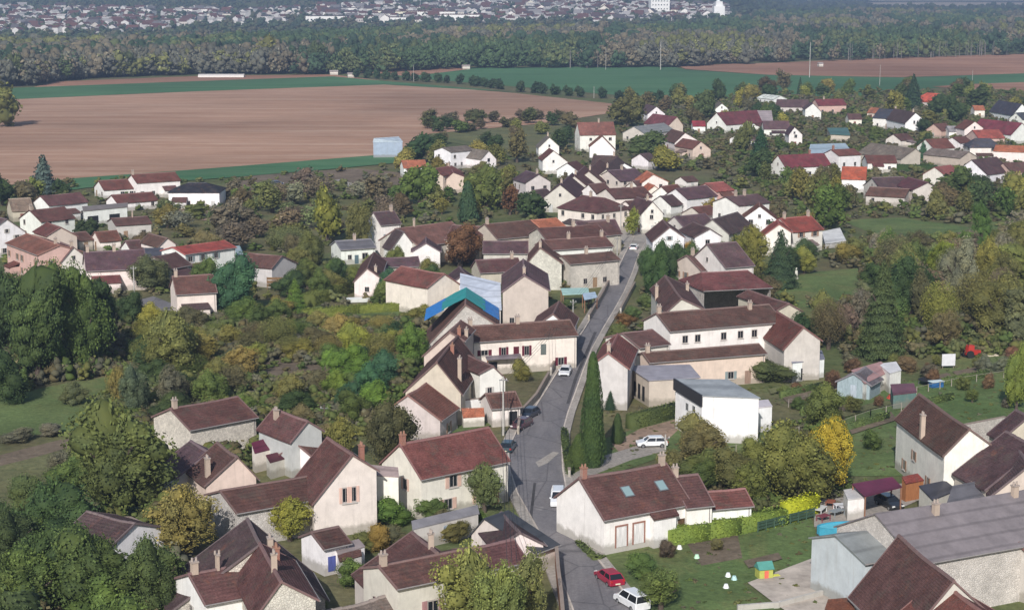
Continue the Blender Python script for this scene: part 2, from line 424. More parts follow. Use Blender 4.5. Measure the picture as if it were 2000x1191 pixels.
def crown_arrays(kind, seed, nleaf=1100, ls=1.0):
    """returns verts, tris, leafvar (per vertex); unit box width 1, height 0..1"""
    rs = np.random.RandomState(seed)
    Vs, Fs, Ls = [], [], []; off = 0
    def put(V, F, L):
        nonlocal off
        Vs.append(V); Fs.append(F + off); Ls.append(L); off += len(V)
    iv, if_ = ICO1
    if kind in ('round', 'loose', 'tall', 'bush'):
        nl = {'round': 20, 'loose': 20, 'tall': 30, 'bush': 12}[kind]
        lod = 0 if nleaf > 200 else 1 if nleaf >= 40 else 2
        if lod: nl = (8, 4)[lod - 1] if kind != 'bush' else 5
        if lod: iv, if_ = ICO0
        sq = .55 if kind == 'tall' else 1.0
        lobes = []
        cz, rz = {'round': (.53, .34), 'loose': (.56, .34), 'tall': (.53, .38), 'bush': (.42, .34)}[kind]
        for i in range(nl):
            ph = i * 2.399 + rs.uniform(-.5, .5)
            z = -0.9 + 1.8 * (i + .5) / nl
            r = math.sqrt(1 - z * z) * rs.uniform(.55, 1.0)
            rad = rs.uniform(.12, .215) * (1, 1.35, 1.7)[lod] * (0.85 if kind == 'loose' else 1)
            if kind == 'loose': r *= rs.uniform(.7, 1.15)
            lobes.append((np.array([.31 * r * math.cos(ph), .31 * r * math.sin(ph), cz + rz * z]), rad, rs.uniform(.25, .75)))
        lobes.append((np.array([0, 0, cz]), .24, .4)); lobes.append((np.array([0.02, 0, cz + .12]), .22, .5))
        C = np.array([l[0] for l in lobes]); RA = np.array([l[1] for l in lobes]); LV = np.array([l[2] for l in lobes])
        for c, r, lv in lobes:
            cr = r * (.62 if kind == 'loose' else .8)
            V = iv * cr * rs.uniform(.82, 1.08, (len(iv), 1)) * np.array([1, 1, sq]) + c
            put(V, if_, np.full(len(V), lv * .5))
        w = RA ** 2; idx = rs.choice(len(lobes), nleaf, p=w / w.sum())
        dirs = rs.normal(0, 1, (nleaf, 3)); dirs /= np.linalg.norm(dirs, axis=1)[:, None]
        pts = C[idx] + dirs * (RA[idx] * rs.uniform(.86, 1.16, nleaf))[:, None] * np.array([1, 1, sq])
        ls = ls * (1, 1.6, 2.2)[lod]
        inside = np.zeros(nleaf, bool)
        for c, r, _ in lobes: inside |= np.linalg.norm(pts - c, axis=1) < r * .72
        keep = ~inside; pts = pts[keep]; dirs = dirs[keep]; lv = LV[idx][keep]
        V, F = leaf_tris(pts, dirs, (.034 if kind != 'loose' else .03) * ls, rs)
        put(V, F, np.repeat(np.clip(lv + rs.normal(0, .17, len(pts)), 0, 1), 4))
    elif kind == 'bare':
        n = nleaf
        d = rs.normal(0, 1, (n, 3)); d /= np.linalg.norm(d, axis=1)[:, None]
        rad = rs.uniform(.2, 1, n) ** .6
        pts = d * rad[:, None] * np.array([.45, .45, .42]) + np.array([0, 0, .53])
        V, F = leaf_tris(pts, d, .028 * ls, rs, 1.0)
        put(V, F, np.repeat(np.clip(rs.normal(.5, .2, n), 0, 1), 4))
        V = iv * np.array([.26, .26, .26]) * rs.uniform(.7, 1.1, (len(iv), 1)) + np.array([0, 0, .5])
        put(V, if_, np.full(len(V), .3))
    elif kind in ('conifer', 'spruce'):
        n = nleaf; tiers = 11 if kind == 'spruce' else 8
        h = 1 - np.sqrt(rs.uniform(0, 1, n)); ph = rs.uniform(0, 2 * np.pi, n)
        t = (h * tiers + 0.15 * np.sin(ph * 3)) % 1.0
        r = .47 * (1 - h) ** .85 * (1.0 - .38 * t) * (1 + .13 * np.sin(ph * 5 + np.floor(h * tiers) * 2.1)) + .012
        r *= rs.uniform(.8, 1.05, n)
        pts = np.stack([r * np.cos(ph), r * np.sin(ph), .04 + .95 * h], 1)
        d = np.stack([np.cos(ph), np.sin(ph), np.full(n, .5)], 1)
        V, F = leaf_tris(pts, d, .03 * ls, rs, .6)
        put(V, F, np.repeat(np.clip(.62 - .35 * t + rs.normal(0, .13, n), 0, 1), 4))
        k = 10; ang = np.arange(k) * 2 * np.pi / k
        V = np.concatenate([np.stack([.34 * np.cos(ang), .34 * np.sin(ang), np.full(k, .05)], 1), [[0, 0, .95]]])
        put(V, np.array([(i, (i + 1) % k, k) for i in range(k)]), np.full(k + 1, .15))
    elif kind == 'cypress':
        n = nleaf
        h = rs.uniform(0, 1, n); ph = rs.uniform(0, 2 * np.pi, n)
        prof = lambda h: .5 * np.minimum(1, (h + .06) * 5) ** .5 * np.clip(1 - h, 0, 1) ** .42 * (1 - .18 * h)
        r = prof(h) * (1 + .1 * np.sin(ph * 3 + h * 9)) * rs.uniform(.88, 1.04, n)
        pts = np.stack([r * np.cos(ph), r * np.sin(ph), h], 1)
        d = np.stack([np.cos(ph), np.sin(ph), np.full(n, .3)], 1)
        V, F = leaf_tris(pts, d, .035 * ls, rs, .5)
        V[:, 2] = (V[:, 2] - .5) * .98 + .5
        put(V, F, np.repeat(np.clip(rs.normal(.5, .17, n), 0, 1), 4))
        k = 12; hs = np.linspace(0, .97, 9); ang = np.arange(k) * 2 * np.pi / k
        V = np.concatenate([np.stack([prof(q) * .82 * np.cos(ang), prof(q) * .82 * np.sin(ang), np.full(k, q)], 1) for q in hs])
        F = []
        for j in range(len(hs) - 1):
            for i in range(k):
                a, b = j * k + i, j * k + (i + 1) % k
                F += [(a, b, b + k), (a, b + k, a + k)]
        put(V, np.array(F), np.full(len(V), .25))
    V = np.concatenate(Vs); F = np.concatenate(Fs); L = np.concatenate(Ls)
    if kind in ('round', 'loose', 'tall', 'bush'):
        a = np.arctan2(V[:, 1], V[:, 0]); p1, p2, p3 = rs.uniform(0, 6.28, 3)
        k = 1 + .13 * np.sin(2 * a + p1) + .10 * np.sin(3 * a + p2 + 4 * V[:, 2])
        V[:, :2] *= k[:, None]; V[:, 2] *= 1 + .12 * np.sin(a + p3); V[:, 0] += .07 * np.sin(3 * V[:, 2] + p2)
    return V, F, L

def np_mesh(name, V, F, mat_, leafvar=None, tint=None):
    me = bpy.data.meshes.new(name)
    me.vertices.add(len(V)); me.vertices.foreach_set('co', np.ascontiguousarray(V, dtype=np.float32).ravel())
    me.loops.add(F.size); me.loops.foreach_set('vertex_index', np.ascontiguousarray(F, dtype=np.int32).ravel())
    k = F.shape[1]
    me.polygons.add(len(F)); me.polygons.foreach_set('loop_start', np.arange(0, F.size, k, dtype=np.int32))
    try: me.polygons.foreach_set('loop_total', np.full(len(F), k, dtype=np.int32))
    except Exception: pass
    if mat_: me.materials.append(mat_)
    if leafvar is not None:
        a = me.attributes.new('leafvar', 'FLOAT', 'POINT'); a.data.foreach_set('value', np.asarray(leafvar, dtype=np.float32))
    if tint is not None:
        a = me.attributes.new('tint', 'FLOAT_COLOR', 'POINT'); a.data.foreach_set('color', np.ascontiguousarray(tint, dtype=np.float32).ravel())
    me.update(calc_edges=True)
    return me

CROWNS = {}; CROWNS_NEAR = {}
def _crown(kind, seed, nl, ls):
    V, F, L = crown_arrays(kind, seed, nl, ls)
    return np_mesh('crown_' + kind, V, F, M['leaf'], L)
for kind, cnt, nl in (('round', 5, 1500), ('loose', 4, 1500), ('tall', 3, 1500), ('bush', 3, 800), ('bare', 2, 1300), ('conifer', 2, 1500), ('spruce', 2, 2200), ('cypress', 2, 1500)):
    CROWNS[kind] = [_crown(kind, 100 + i * 7 + len(kind), nl, 1.0) for i in range(cnt)]
    CROWNS_NEAR[kind] = [_crown(kind, 300 + i * 7 + len(kind), int(nl * 6.5), .4) for i in range(min(3, cnt))]
TRUNKS = []
for i in range(3):
    r_ = random.Random(i); b = MB()
    b.tube((0, 0, -.02), (.03, .01, .5), .05, .032, 7)
    for k in range(4):
        a = k * 1.6 + r_.random(); z0 = .28 + .06 * k
        b.tube((.02, .005, z0), (.26 * math.cos(a), .26 * math.sin(a), z0 + .26), .022, .008, 5)
    TRUNKS.append(b.mesh('trunk', [M['bark']]))

NTREE = 0
def tree(px, pbase, wpx, hpx, kind, col, label, name='tree', group=None, cat='tree', at=None, wh=None):
    """tree whose foot shows at (px,pbase); wpx/hpx its size in the photo there"""
    global NTREE
    if at is None:
        p = PT(px, pbase)
        s = FPX / math.hypot(p.y, CAMH)
        w, h = wpx / s, hpx / s * 1.02
    else:
        p = Vector((at[0], at[1], ground(at[0], at[1]))); w, h = wh
    t = thing(name, label, cat, p, rnd.uniform(0, 6.28), group)
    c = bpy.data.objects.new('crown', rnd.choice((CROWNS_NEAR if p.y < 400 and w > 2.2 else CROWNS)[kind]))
    c.scale = (w, w * rnd.uniform(.88, 1.08), h)
    c.color = (*col, 1)
    link(c, t)
    if kind not in ('cypress', 'bush'):
        k = bpy.data.objects.new('trunk', rnd.choice(TRUNKS))
        k.scale = (w, w, h * (1.0 if kind not in ('conifer', 'spruce') else .9)); link(k, t)
    NTREE += 1
    return t

def jit(c, r=None, amt=.18):
    r = r or rnd
    k = r.uniform(1 - amt, 1 + amt)
    return tuple(max(.004, x * k * r.uniform(1 - amt * .5, 1 + amt * .5)) for x in c)

def mass(name, label, cat, pts, sizes, cols, kinds, nleaf, group=None, seed=5, lo=True):
    """many small crowns joined into one object of kind stuff (pts: n x 3)"""
    rs = np.random.RandomState(seed)
    protos = []
    for i, k in enumerate(kinds):
        for j in range(3):
            V, F, L = crown_arrays(k, seed * 31 + i * 7 + j, nleaf)
            protos.append((V, F, L))
    Vs, Fs, Ls, Ts = [], [], [], []; off = 0
    which = rs.randint(0, len(protos), len(pts))
    for q in range(len(protos)):
        idx = np.where(which == q)[0]
        if not len(idx): continue
        V, F, L = protos[q]
        n = len(idx); a = rs.uniform(0, 6.28, n)
        ca, sa = np.cos(a)[:, None], np.sin(a)[:, None]
        w = sizes[idx, 0][:, None]; h = sizes[idx, 1][:, None]
        X = (V[None, :, 0] * ca - V[None, :, 1] * sa) * w + pts[idx, 0][:, None]
        Y = (V[None, :, 0] * sa + V[None, :, 1] * ca) * w + pts[idx, 1][:, None]
        Z = V[None, :, 2] * h + pts[idx, 2][:, None]
        Vs.append(np.stack([X, Y, Z], 2).reshape(-1, 3))
        Fs.append((F[None] + (np.arange(n) * len(V))[:, None, None]).reshape(-1, 3) + off); off += n * len(V)
        Ls.append(np.tile(L, n))
        T = np.concatenate([np.repeat(cols[idx], len(V), 0), np.ones((n * len(V), 1))], 1); Ts.append(T)
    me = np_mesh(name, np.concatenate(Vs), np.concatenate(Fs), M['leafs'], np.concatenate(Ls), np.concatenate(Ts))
    o = bpy.data.objects.new(name, me); link(o)
    return tag(o, label, cat, group, 'stuff')

def hedge(pxs, width, height, col, label, name='hedge', group=None):
    """clipped hedge along photo points (foot line)"""
    pts = [PT(*p) for p in pxs]
    rs = np.random.RandomState(int(pts[0].x * 10) % 9999)
    V, F, L = [], [], []; off = 0
    o0 = pts[0].copy()
    for a, b in zip(pts, pts[1:]):
        d = (b - a); ln = d.length; d.normalize(); e = Vector((-d.y, d.x, 0))
        n = int(ln * (width + 2 * height) * 22)
        s = rs.uniform(0, ln, n); q = rs.uniform(0, width + 2 * height, n)
        y = np.clip(q - height, 0, width) - width / 2
        z = np.where(q < height, q, np.where(q > height + width, width + 2 * height - q, height))
        nrm_e = np.where(q < height, -1, np.where(q > height + width, 1, 0)); nz = (nrm_e == 0).astype(float)
        nd = np.stack([nrm_e * e.x, nrm_e * e.y, nz], 1)
        P3 = np.stack([a.x + d.x * s + e.x * y, a.y + d.y * s + e.y * y, z + rs.uniform(-.1, .15, n)], 1) - np.array(o0)
        v, f = leaf_tris(P3, nd, .105, rs, .5)
        V.append(v); F.append(f + off); L.append(np.repeat(np.clip(rs.normal(.5, .15, n), 0, 1), 4)); off += len(v)
        c = []
        for t in (0, ln):
            for yy in (-width / 2 + .12, width / 2 - .12):
                for zz in (0, height - .08):
                    c.append([a.x + d.x * t + e.x * yy - o0.x, a.y + d.y * t + e.y * yy - o0.y, zz])
        V.append(np.array(c)); cf = [(0,2,3),(0,3,1),(4,5,7),(4,7,6),(0,1,5),(0,5,4),(2,6,7),(2,7,3),(1,3,7),(1,7,5)]
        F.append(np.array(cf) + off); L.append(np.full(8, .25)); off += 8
    me = np_mesh(name, np.concatenate(V), np.concatenate(F), M['leaf'], np.concatenate(L))
    o = bpy.data.objects.new(name, me); o.location = o0; o.color = (*col, 1); link(o)
    return tag(o, label, 'hedge', group)

# ------------------------------------------------------------------ flat sheets
SHEETZ = [0.01]
def sheet(name, pxs, mat_, z=None, label=None, kind='structure', world_pts=None):
    if z is None:
        SHEETZ[0] += 0.006; z = SHEETZ[0]
    pts = world_pts or [P(*p) for p in pxs]
    from mathutils.geometry import tessellate_polygon
    tr = tessellate_polygon([[Vector((p[0], p[1], 0)) for p in pts]])
    me = bpy.data.meshes.new(name)
    fs = []
    for t in tr:
        a, b, c = [Vector((pts[i][0], pts[i][1], 0)) for i in t]
        fs.append(t if (b - a).cross(c - a).z > 0 else (t[0], t[2], t[1]))
    me.from_pydata([(p[0], p[1], z) for p in pts], [], fs); me.materials.append(M[mat_])
    o = bpy.data.objects.new(name, me); link(o)
    return tag(o, label, None, None, kind)

# ------------------------------------------------------------------ windows and doors (shared meshes)
def _ring(w=.065, d0=-.02, d1=.05):
    b = MB()
    b.box(-.5, .5, -d1, -d0, -.5, -.5 + w); b.box(-.5, .5, -d1, -d0, .5 - w, .5)
    b.box(-.5, -.5 + w, -d1, -d0, -.5 + w, .5 - w); b.box(.5 - w, .5, -d1, -d0, -.5 + w, .5 - w)
    b.box(-.03, .03, -d1 * .8, -d0, -.5 + w, .5 - w)
    return b.mesh('window', [M['paint']])
WIN = _ring()
_b = MB(); _b.box(-.42, .42, -.02, .0, -.42, .42); PANE = _b.mesh('pane', [M['pane']])
_b = MB(); _b.box(-.97, -.53, -.07, -.02, -.5, .5)
SHUT_L = _b.mesh('shutter', [M['wood']])
_b = MB(); _b.box(.53, .97, -.07, -.02, -.5, .5); SHUT_R = _b.mesh('shutter', [M['wood']])
_b = MB(); _b.box(-.6, .6, -.14, .0, -.57, -.5); SILL = _b.mesh('sill', [M['paint']])
_b = MB(); _b.box(-.5, .5, -.05, .02, -.5, .5); _b.box(-.42, -.02, -.07, -.05, -.42, .42); _b.box(.02, .42, -.07, -.05, -.42, .42)
DOOR = _b.mesh('door', [M['wood']])
_b = MB(); _b.box(-.5, .5, -.03, .02, -.5, .5); OPENING = _b.mesh('opening', [M['black']])

def opening(h, wall, t, z, w, hh, kind='w', col=(.4, .36, .33), shut=None):
    """put a window/door on a house wall; wall in f,b,l,r; t along the wall 0..1"""
    L, wf, wb = h['L'], h['wf'], h['wb']
    if wall == 'f': loc = (-L / 2 + t * L, -wf, z); rz = 0
    elif wall == 'b': loc = (-L / 2 + t * L, wb, z); rz = math.pi
    elif wall == 'l': loc = (-L / 2, -wf + t * (wf + wb), z); rz = -math.pi / 2
    else: loc = (L / 2, -wf + t * (wf + wb), z); rz = math.pi / 2
    me = {'w': WIN, 'd': DOOR, 'o': OPENING}[kind]
    o = bpy.data.objects.new({'w': 'window', 'd': 'door', 'o': 'opening'}[kind], me)
    o.location = loc; o.rotation_euler = (0, 0, rz); o.scale = (w, 1, hh); o.color = (*col, 1)
    link(o, h['o'])
    if kind == 'w':
        link(bpy.data.objects.new('pane', PANE), o)
        q = bpy.data.objects.new('sill', SILL); q.color = (.5, .46, .42, 1); link(q, o)
        if shut:
            for me in (SHUT_L, SHUT_R):
                q = bpy.data.objects.new('shutter', me); q.color = (*shut, 1); link(q, o)
    return o

LAND = []
FOOT = []      # footprints for keeping plants off buildings
PROT = []      # image boxes of buildings, kept clear of random trees


EV = {  # where the eaves show in the photo: ed = rows from ridge to front eave; ff / fb = eave corners of the gable end at r1
 (687,886): dict(fb=(613,979), ff=(735,915)), (549,1133): dict(fb=(500,1200), ff=(616,1166)), (462,890): dict(fb=(402,945), ff=(500,930)),
 (600,821): dict(fb=(569,859), ff=(628,838)), (853,706): dict(fb=(792,762), ff=(900,765)), (879,647): dict(fb=(828,692), ff=(902,663)),
 (909,594): dict(fb=(832,676), ff=(972,634)), (1024,537): dict(fb=(982,568), ff=(1071,565)), (1055,483): dict(fb=(1031,511), ff=(1097,513)),
 (717,523): dict(fb=(692,548), ff=(741,540)), (867,534): dict(fb=(835,560), ff=(897,554)), (550,499): dict(fb=(531,522), ff=(579,513)),
 (118,443): dict(fb=(91,460), ff=(150,460)), (143,482): dict(fb=(120,510), ff=(160,497)), (12,427): dict(ff=(49,452)), (326,464): dict(fb=(313,480), ff=(340,476)),
 (954,294): dict(fb=(940,310), ff=(969,310)), (885,336): dict(fb=(872,348), ff=(906,344)), (1073,268): dict(fb=(1052,288), ff=(1092,285)),
 (1081,294): dict(fb=(1060,312), ff=(1112,318)), (1176,266): dict(fb=(1152,286), ff=(1201,292)), (1052,340): dict(fb=(1027,356), ff=(1075,354)),
 (1219,318): dict(fb=(1206,330), ff=(1237,328)), (1276,340): dict(fb=(1254,356), ff=(1305,354)), (1274,393): dict(fb=(1253,416), ff=(1295,416)),
 (1522,437): dict(fb=(1490,460), ff=(1545,452)), (1308,443): dict(fb=(1275,470), ff=(1336,462)), (1386,446): dict(fb=(1357,462), ff=(1408,460)),
 (1331,582): dict(fb=(1302,608), ff=(1374,602)), (1569,638): dict(fb=(1532,679), ff=(1602,662)), (1540,592): dict(fb=(1526,603), ff=(1565,606)),
 (1188,688): dict(fb=(1162,708), ff=(1226,717)), (1893,836): dict(fb=(1845,885), ff=(1941,871)), (1552,248): dict(fb=(1542,262), ff=(1567,262)),
 (1588,202): dict(fb=(1573,213), ff=(1604,218)), (1788,220): dict(fb=(1768,240), ff=(1810,238)), (1996,203): dict(fb=(1978,224)),
 (1904,237): dict(fb=(1884,252), ff=(1922,251)), (1338,259): dict(fb=(1318,278), ff=(1362,273)), (1369,276): dict(fb=(1353,290), ff=(1388,291)),
 (1322,228): dict(fb=(1304,246), ff=(1334,244)), (1788,290): dict(fb=(1760,310), ff=(1798,298)), (1812,356): dict(fb=(1783,370), ff=(1822,364)),
 (962,714): dict(fb=(944,722), ff=(979,739)),
 (783,866): dict(ed=71), (432,957): dict(ed=46), (371,1119): dict(ed=61), (742,1104): dict(ed=48), (610,1038): dict(ed=34), (334,797): dict(ed=46), (908,637): dict(ed=29),
 (950,768): dict(ed=28), (1097,498): dict(ed=18), (1062,468): dict(ed=20), (947,437): dict(ed=30), (1038,429): dict(ed=19), (1050,445): dict(ed=22), (776,445): dict(ed=40),
 (885,439): dict(ed=28), (730,414): dict(ed=25), (656,470): dict(ed=17), (193,353): dict(ed=18), (257,341): dict(ed=16), (218,381): dict(ed=16), (368,357): dict(ed=18),
 (79,382): dict(ed=20), (58,410): dict(ed=24), (218,426): dict(ed=14), (53,456): dict(ed=33), (165,491): dict(ed=36), (338,482): dict(ed=17), (300,500): dict(ed=30),
 (338,539): dict(ed=34), (785,313): dict(ed=14), (843,330): dict(ed=16), (1128,239): dict(ed=24), (864,288): dict(ed=10), (1140,381): dict(ed=30), (1184,368): dict(ed=20),
 (1188,333): dict(ed=22), (1320,368): dict(ed=22), (1418,384): dict(ed=19), (1524,426): dict(ed=28), (1382,476): dict(ed=48), (1342,498): dict(ed=32), (1372,532): dict(ed=34),
 (1283,611): dict(ed=35), (1256,688): dict(ed=17), (1216,650): dict(ed=32), (1133,932): dict(ed=86), (1312,930): dict(ed=60), (1369,960): dict(ed=32), (1712,1001): dict(ed=108),
 (1757,1045): dict(ff=(1664,1159)), (1835,1129): dict(ff=(1738,1212)), (1634,1043): dict(ed=62), (1400,220): dict(ed=24), (1479,216): dict(ed=22), (1518,194): dict(ed=14), (1592,194): dict(ed=12), (1718,212): dict(ed=18), (1520,303): dict(ed=24),
 (1646,325): dict(ed=23), (1624,292): dict(ed=12), (1704,347): dict(ed=22), (1408,1): {},
}
RC = {  # roof colours
    'brown': (.092, .047, .041), 'dark': (.066, .041, .042), 'red': (.125, .05, .041), 'orange': (.30, .105, .06),
    'purple': (.082, .05, .056), 'slate': (.05, .052, .066), 'grey': (.24, .225, .225), 'blue': (.36, .42, .5),
    'magenta': (.12, .022, .05), 'fibre': (.225, .212, .208), 'greybrown': (.15, .12, .105), 'black': (.02, .021, .027),
    'pinkish': (.3, .24, .23), 'white': (.6, .58, .57)}
WC = {'white': (.82, .80, .77), 'cream': (.80, .73, .66), 'stone': (.62, .57, .51), 'tan': (.56, .49, .41), 'grey': (.52, .51, .50),
      'peach': (.66, .54, .45), 'pink': (.6, .42, .36), 'pale': (.58, .54, .49), 'bluegrey': (.56, .59, .62)}

def house(label, r1, r2, hr, he, w, roof='brown', wall='cream', wf=None, wb=None, hip=(0, 0), name='house', cat='house',
          rmat='tile', wmat=None, chim=None, wins='auto', cap=True, len_=None, group=None, ovh=.3, shut=None, hb=None, hole=False):
    """r1, r2: photo pixels of the ridge ends, at height hr; front is the right-hand side going r1 -> r2"""
    A = P(r1[0], r1[1], hr); B = P(r2[0], r2[1], hr)
    d = Vector((B.x - A.x, B.y - A.y, 0)); L = d.length; u = d.normalized()
    if len_: L = len_; B = A + u * L
    L = max(L, 3.0)
    wf = wf or w / 2; wb = wb or w / 2
    mid = Vector(((A.x + B.x) / 2, (A.y + B.y) / 2, 0)) if L <= d.length + .01 or len_ else Vector((A.x, A.y, 0)) + u * L / 2
    rz = math.atan2(u.y, u.x)
    hip = tuple(hip)
    e_ = EV.get((r1, r2)) or EV.get(r1) or {}
    pv = Vector((-u.y, u.x, 0))          # towards the 'b' side
    zs_ = []
    for key, sg in (('ff', -1), ('fb', 1)):
        if key in e_ and abs(pv.x) > .3:
            fx, fy = e_[key]
            ray = P(fx, fy, 0) - Vector((0, 0, CAMH)); nn = u
            tt = (Vector((A.x, A.y, 0)) - Vector((0, 0, CAMH))).dot(nn) / ray.dot(nn)
            q = Vector((0, 0, CAMH)) + ray * tt
            ww = (q.xy - A.xy).dot(pv.xy) * sg
            if ww > .8:
                ww = min(max(ww, 2.0), 10.5); zs_.append((sg, min(max(q.z, 2.0), hr - .8)))
                if sg < 0: wf = ww
                else: wb = ww
    if zs_:
        zm = sum(z for _, z in zs_) / len(zs_)
        he = dict(zs_).get(-1, zm); hb = dict(zs_).get(1, zm)
    if 'ed' in e_:
        q0 = proj(mid.x, mid.y, hr)
        best = None
        for i in range(60):
            z = 1.8 + (hr - .9 - 1.8) * i / 59
            a1 = proj(*(A.xy - pv.xy * wf), z); b1 = proj(*(B.xy - pv.xy * wf), z)
            t_ = (q0[0] - a1[0]) / (b1[0] - a1[0] + 1e-9)
            yy = a1[1] + (b1[1] - a1[1]) * t_
            dd = abs(yy - q0[1] - e_['ed'])
            if best is None or dd < best[0]: best = (dd, z)
        he = best[1]
        if hb is None: hb = he
    if hip[0] > .5 or hip[1] > .5:
        mid = mid + u * (hip[1] - hip[0]) / 2; L += hip[0] + hip[1]
    o = thing(name, label, cat, mid, rz, group)
    D = mid.length
    hf = he; hbk = hb if hb is not None else he
    hl, hrr = hip
    h = dict(o=o, L=L, wf=wf, wb=wb, he=he, hr=hr)
    wm = M[wmat or ('stone' if wall in ('stone',) else 'plaster')]
    wc = jit(WC[wall] if isinstance(wall, str) else wall, amt=.07)
    rc = jit(RC[roof] if isinstance(roof, str) else roof, amt=.14)
    T = .16
    sf = (hr - hf) / wf; sb = (hr - hbk) / wb
    # walls
    b = MB()
    x0, x1 = -L / 2, L / 2
    zr = hr - .12
    bl = [(x0, -wf), (x1, -wf), (x1, wb), (x0, wb)]
    vs = [(x, y, -.4) for x, y in bl] + [(x0, -wf, hf - .08), (x1, -wf, hf - .08), (x1, wb, hbk - .08), (x0, wb, hbk - .08)]
    fs = [(0, 3, 2, 1), (0, 1, 5, 4), (2, 3, 7, 6)]
    if hl: fs += [(3, 0, 4, 7)]
    else: vs.append((x0, 0, zr)); fs += [(3, 0, 4, len(vs) - 1, 7)]
    iL = len(vs) - 1
    if hrr: fs += [(1, 2, 6, 5)]
    else: vs.append((x1, 0, zr)); fs += [(1, 2, 6, len(vs) - 1, 5)]
    iR = len(vs) - 1
    if not hl and not hrr: pass
    elif not hl: fs += [(4, 5, 6, 7, iL)] if False else [(4, 5, iL), (5, 6, iL), (6, 7, iL)]
    elif not hrr: fs += [(4, 5, iR), (6, 7, iR), (7, 4, iR)]
    else: fs += [(4, 5, 6, 7)]
    if hole: fs.remove((0, 1, 5, 4))
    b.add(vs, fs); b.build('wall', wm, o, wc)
    # roof: two slopes (or hipped) with thickness
    ox = .22; yf = -(wf + ovh); yb = wb + ovh
    zf = hf - sf * ovh; zb = hbk - sb * ovh
    X0, X1 = x0 - (ovh if hl else ox), x1 + (ovh if hrr else ox)
    ra, rb = X0 + hl, X1 - hrr
    if ra > rb: ra = rb = (ra + rb) / 2
    b = MB()
    sagr = random.Random(int(abs(mid.x * 7 + mid.y * 3)))
    sag_a = sagr.uniform(.03, .15) if (D < 480 and rb - ra > 4) else 0.0
    ph_ = sagr.uniform(-.7, .7)
    def sag(t): return -sag_a * math.sin(math.pi * t) * (1 + .5 * math.sin(5 * t + ph_ * 4))
    ns = 7 if sag_a else 1
    tf = [i / ns for i in range(ns + 1)]
    F_ = [(X0 + (X1 - X0) * t, yf + sag(t) * .4, zf + sag(t) * .5) for t in tf]
    R_ = [(ra + (rb - ra) * t, 0, hr + sag(t)) for t in tf]
    B_ = [(X0 + (X1 - X0) * t, yb, zb + sag(t) * .5) for t in tf]
    n1 = ns + 1; vs = F_ + R_ + B_; N = len(vs); vs = vs + [(x, y, z - T) for x, y, z in vs]
    fs = []
    for i in range(ns):
        fs += [(i, i + 1, n1 + i + 1, n1 + i), (n1 + i, n1 + i + 1, 2 * n1 + i + 1, 2 * n1 + i)]
    if hl: fs += [(2 * n1, 0, n1)]
    if hrr: fs += [(ns, 2 * n1 + ns, n1 + ns)]
    fs += [tuple(k + N for k in reversed(f)) for f in fs]
    for i in range(ns): fs += [(i, N + i, N + i + 1, i + 1), (2 * n1 + i + 1, N + 2 * n1 + i + 1, N + 2 * n1 + i, 2 * n1 + i)]
    fs += [(2 * n1, N + 2 * n1, N, 0)] if hl else [(0, n1, N + n1, N), (n1, 2 * n1, N + 2 * n1, N + n1)]
    fs += [(ns, N + ns, N + 2 * n1 + ns, 2 * n1 + ns)] if hrr else [(ns, N + ns, N + n1 + ns, n1 + ns), (n1 + ns, N + n1 + ns, N + 2 * n1 + ns, 2 * n1 + ns)]
    b.add(vs, fs)
    ro = b.build('roof', M[rmat], o, rc)
    if cap and D < 520:
        cc = tuple(min(.5, x * 1.5 + .05) for x in rc)
        b = MB(); n = max(2, int((rb - ra) / .9)) if D < 330 else 1
        for i in range(n):
            a0 = ra + (rb - ra) * i / n; a1 = ra + (rb - ra) * (i + 1) / n
            zc = sag(((a0 + a1) / 2 - ra) / max(.1, rb - ra)) if ns > 1 else 0
            b.extr_x([(-.2, hr - .12 + zc), (.2, hr - .12 + zc), (.09, hr + .09 + zc), (-.09, hr + .09 + zc)], a0, a1 - .02)
        b.build('ridge_cap', M['plaster'], ro, cc)
        for sgn, X, hp in ((-1, X0, hl), (1, X1, hrr)):
            if hp or D > 420: continue
            b = MB(); xa, xb = (X - .02, X + .12) if sgn < 0 else (X - .12, X + .02)
            b.extr_x([(yf - .01, zf - T - .02), (yf - .01, zf + .05), (0, hr + .05), (0, hr - T - .02)][::-1], xa, xb)
            b.extr_x([(yb + .01, zb - T - .02), (yb + .01, zb + .05), (0, hr + .05), (0, hr - T - .02)], xa, xb)
            b.build('verge', M['plaster'], ro, cc)
    if D < 400:
        b = MB(); b.tube((X0, yf - .06, zf - .1), (X1, yf - .06, zf - .1), .08, .08, 6)
        b.tube((x1 - .3, -wf - .06, zf - .1), (x1 - .3, -wf - .06, 0), .05, .05, 6)
        b.build('gutter', M['paint'], ro, (.25, .23, .22))
    # chimneys: list of (t along ridge 0..1, kind)
    if chim is None:
        chim = [] if name != 'house' else [(rnd.choice([.04, .96, .3, .7]), rnd.choice(['brick', 'tan']))] if rnd.random() < .6 else []
    for t, kk in chim:
        x = x0 + .35 + t * (L - .7); off = 0.0
        if isinstance(kk, tuple): kk, off = kk
        wdt = .3 if kk != 'pipe' else .12
        zt = hr + (1.1 if kk != 'pipe' else 1.4)
        zb0 = (hr - (sf * -off if off < 0 else sb * off)) - .5
        if off: zt = max(zb0 + 1.6, hr - .2)
        b = MB(); b.box(x - wdt, x + wdt, off - .26, off + .26, zb0, zt - .15); 
        ch = b.build('chimney', M['brick'] if kk == 'brick' else M['plaster'], ro, (.45, .36, .29))
        b = MB(); b.box(x - wdt - .07, x + wdt + .07, off - .32, off + .32, zt - .15, zt)
        for q in (-.2, .2): b.tube((x + q, off, zt), (x + q, off, zt + .35), .12, .1, 8)
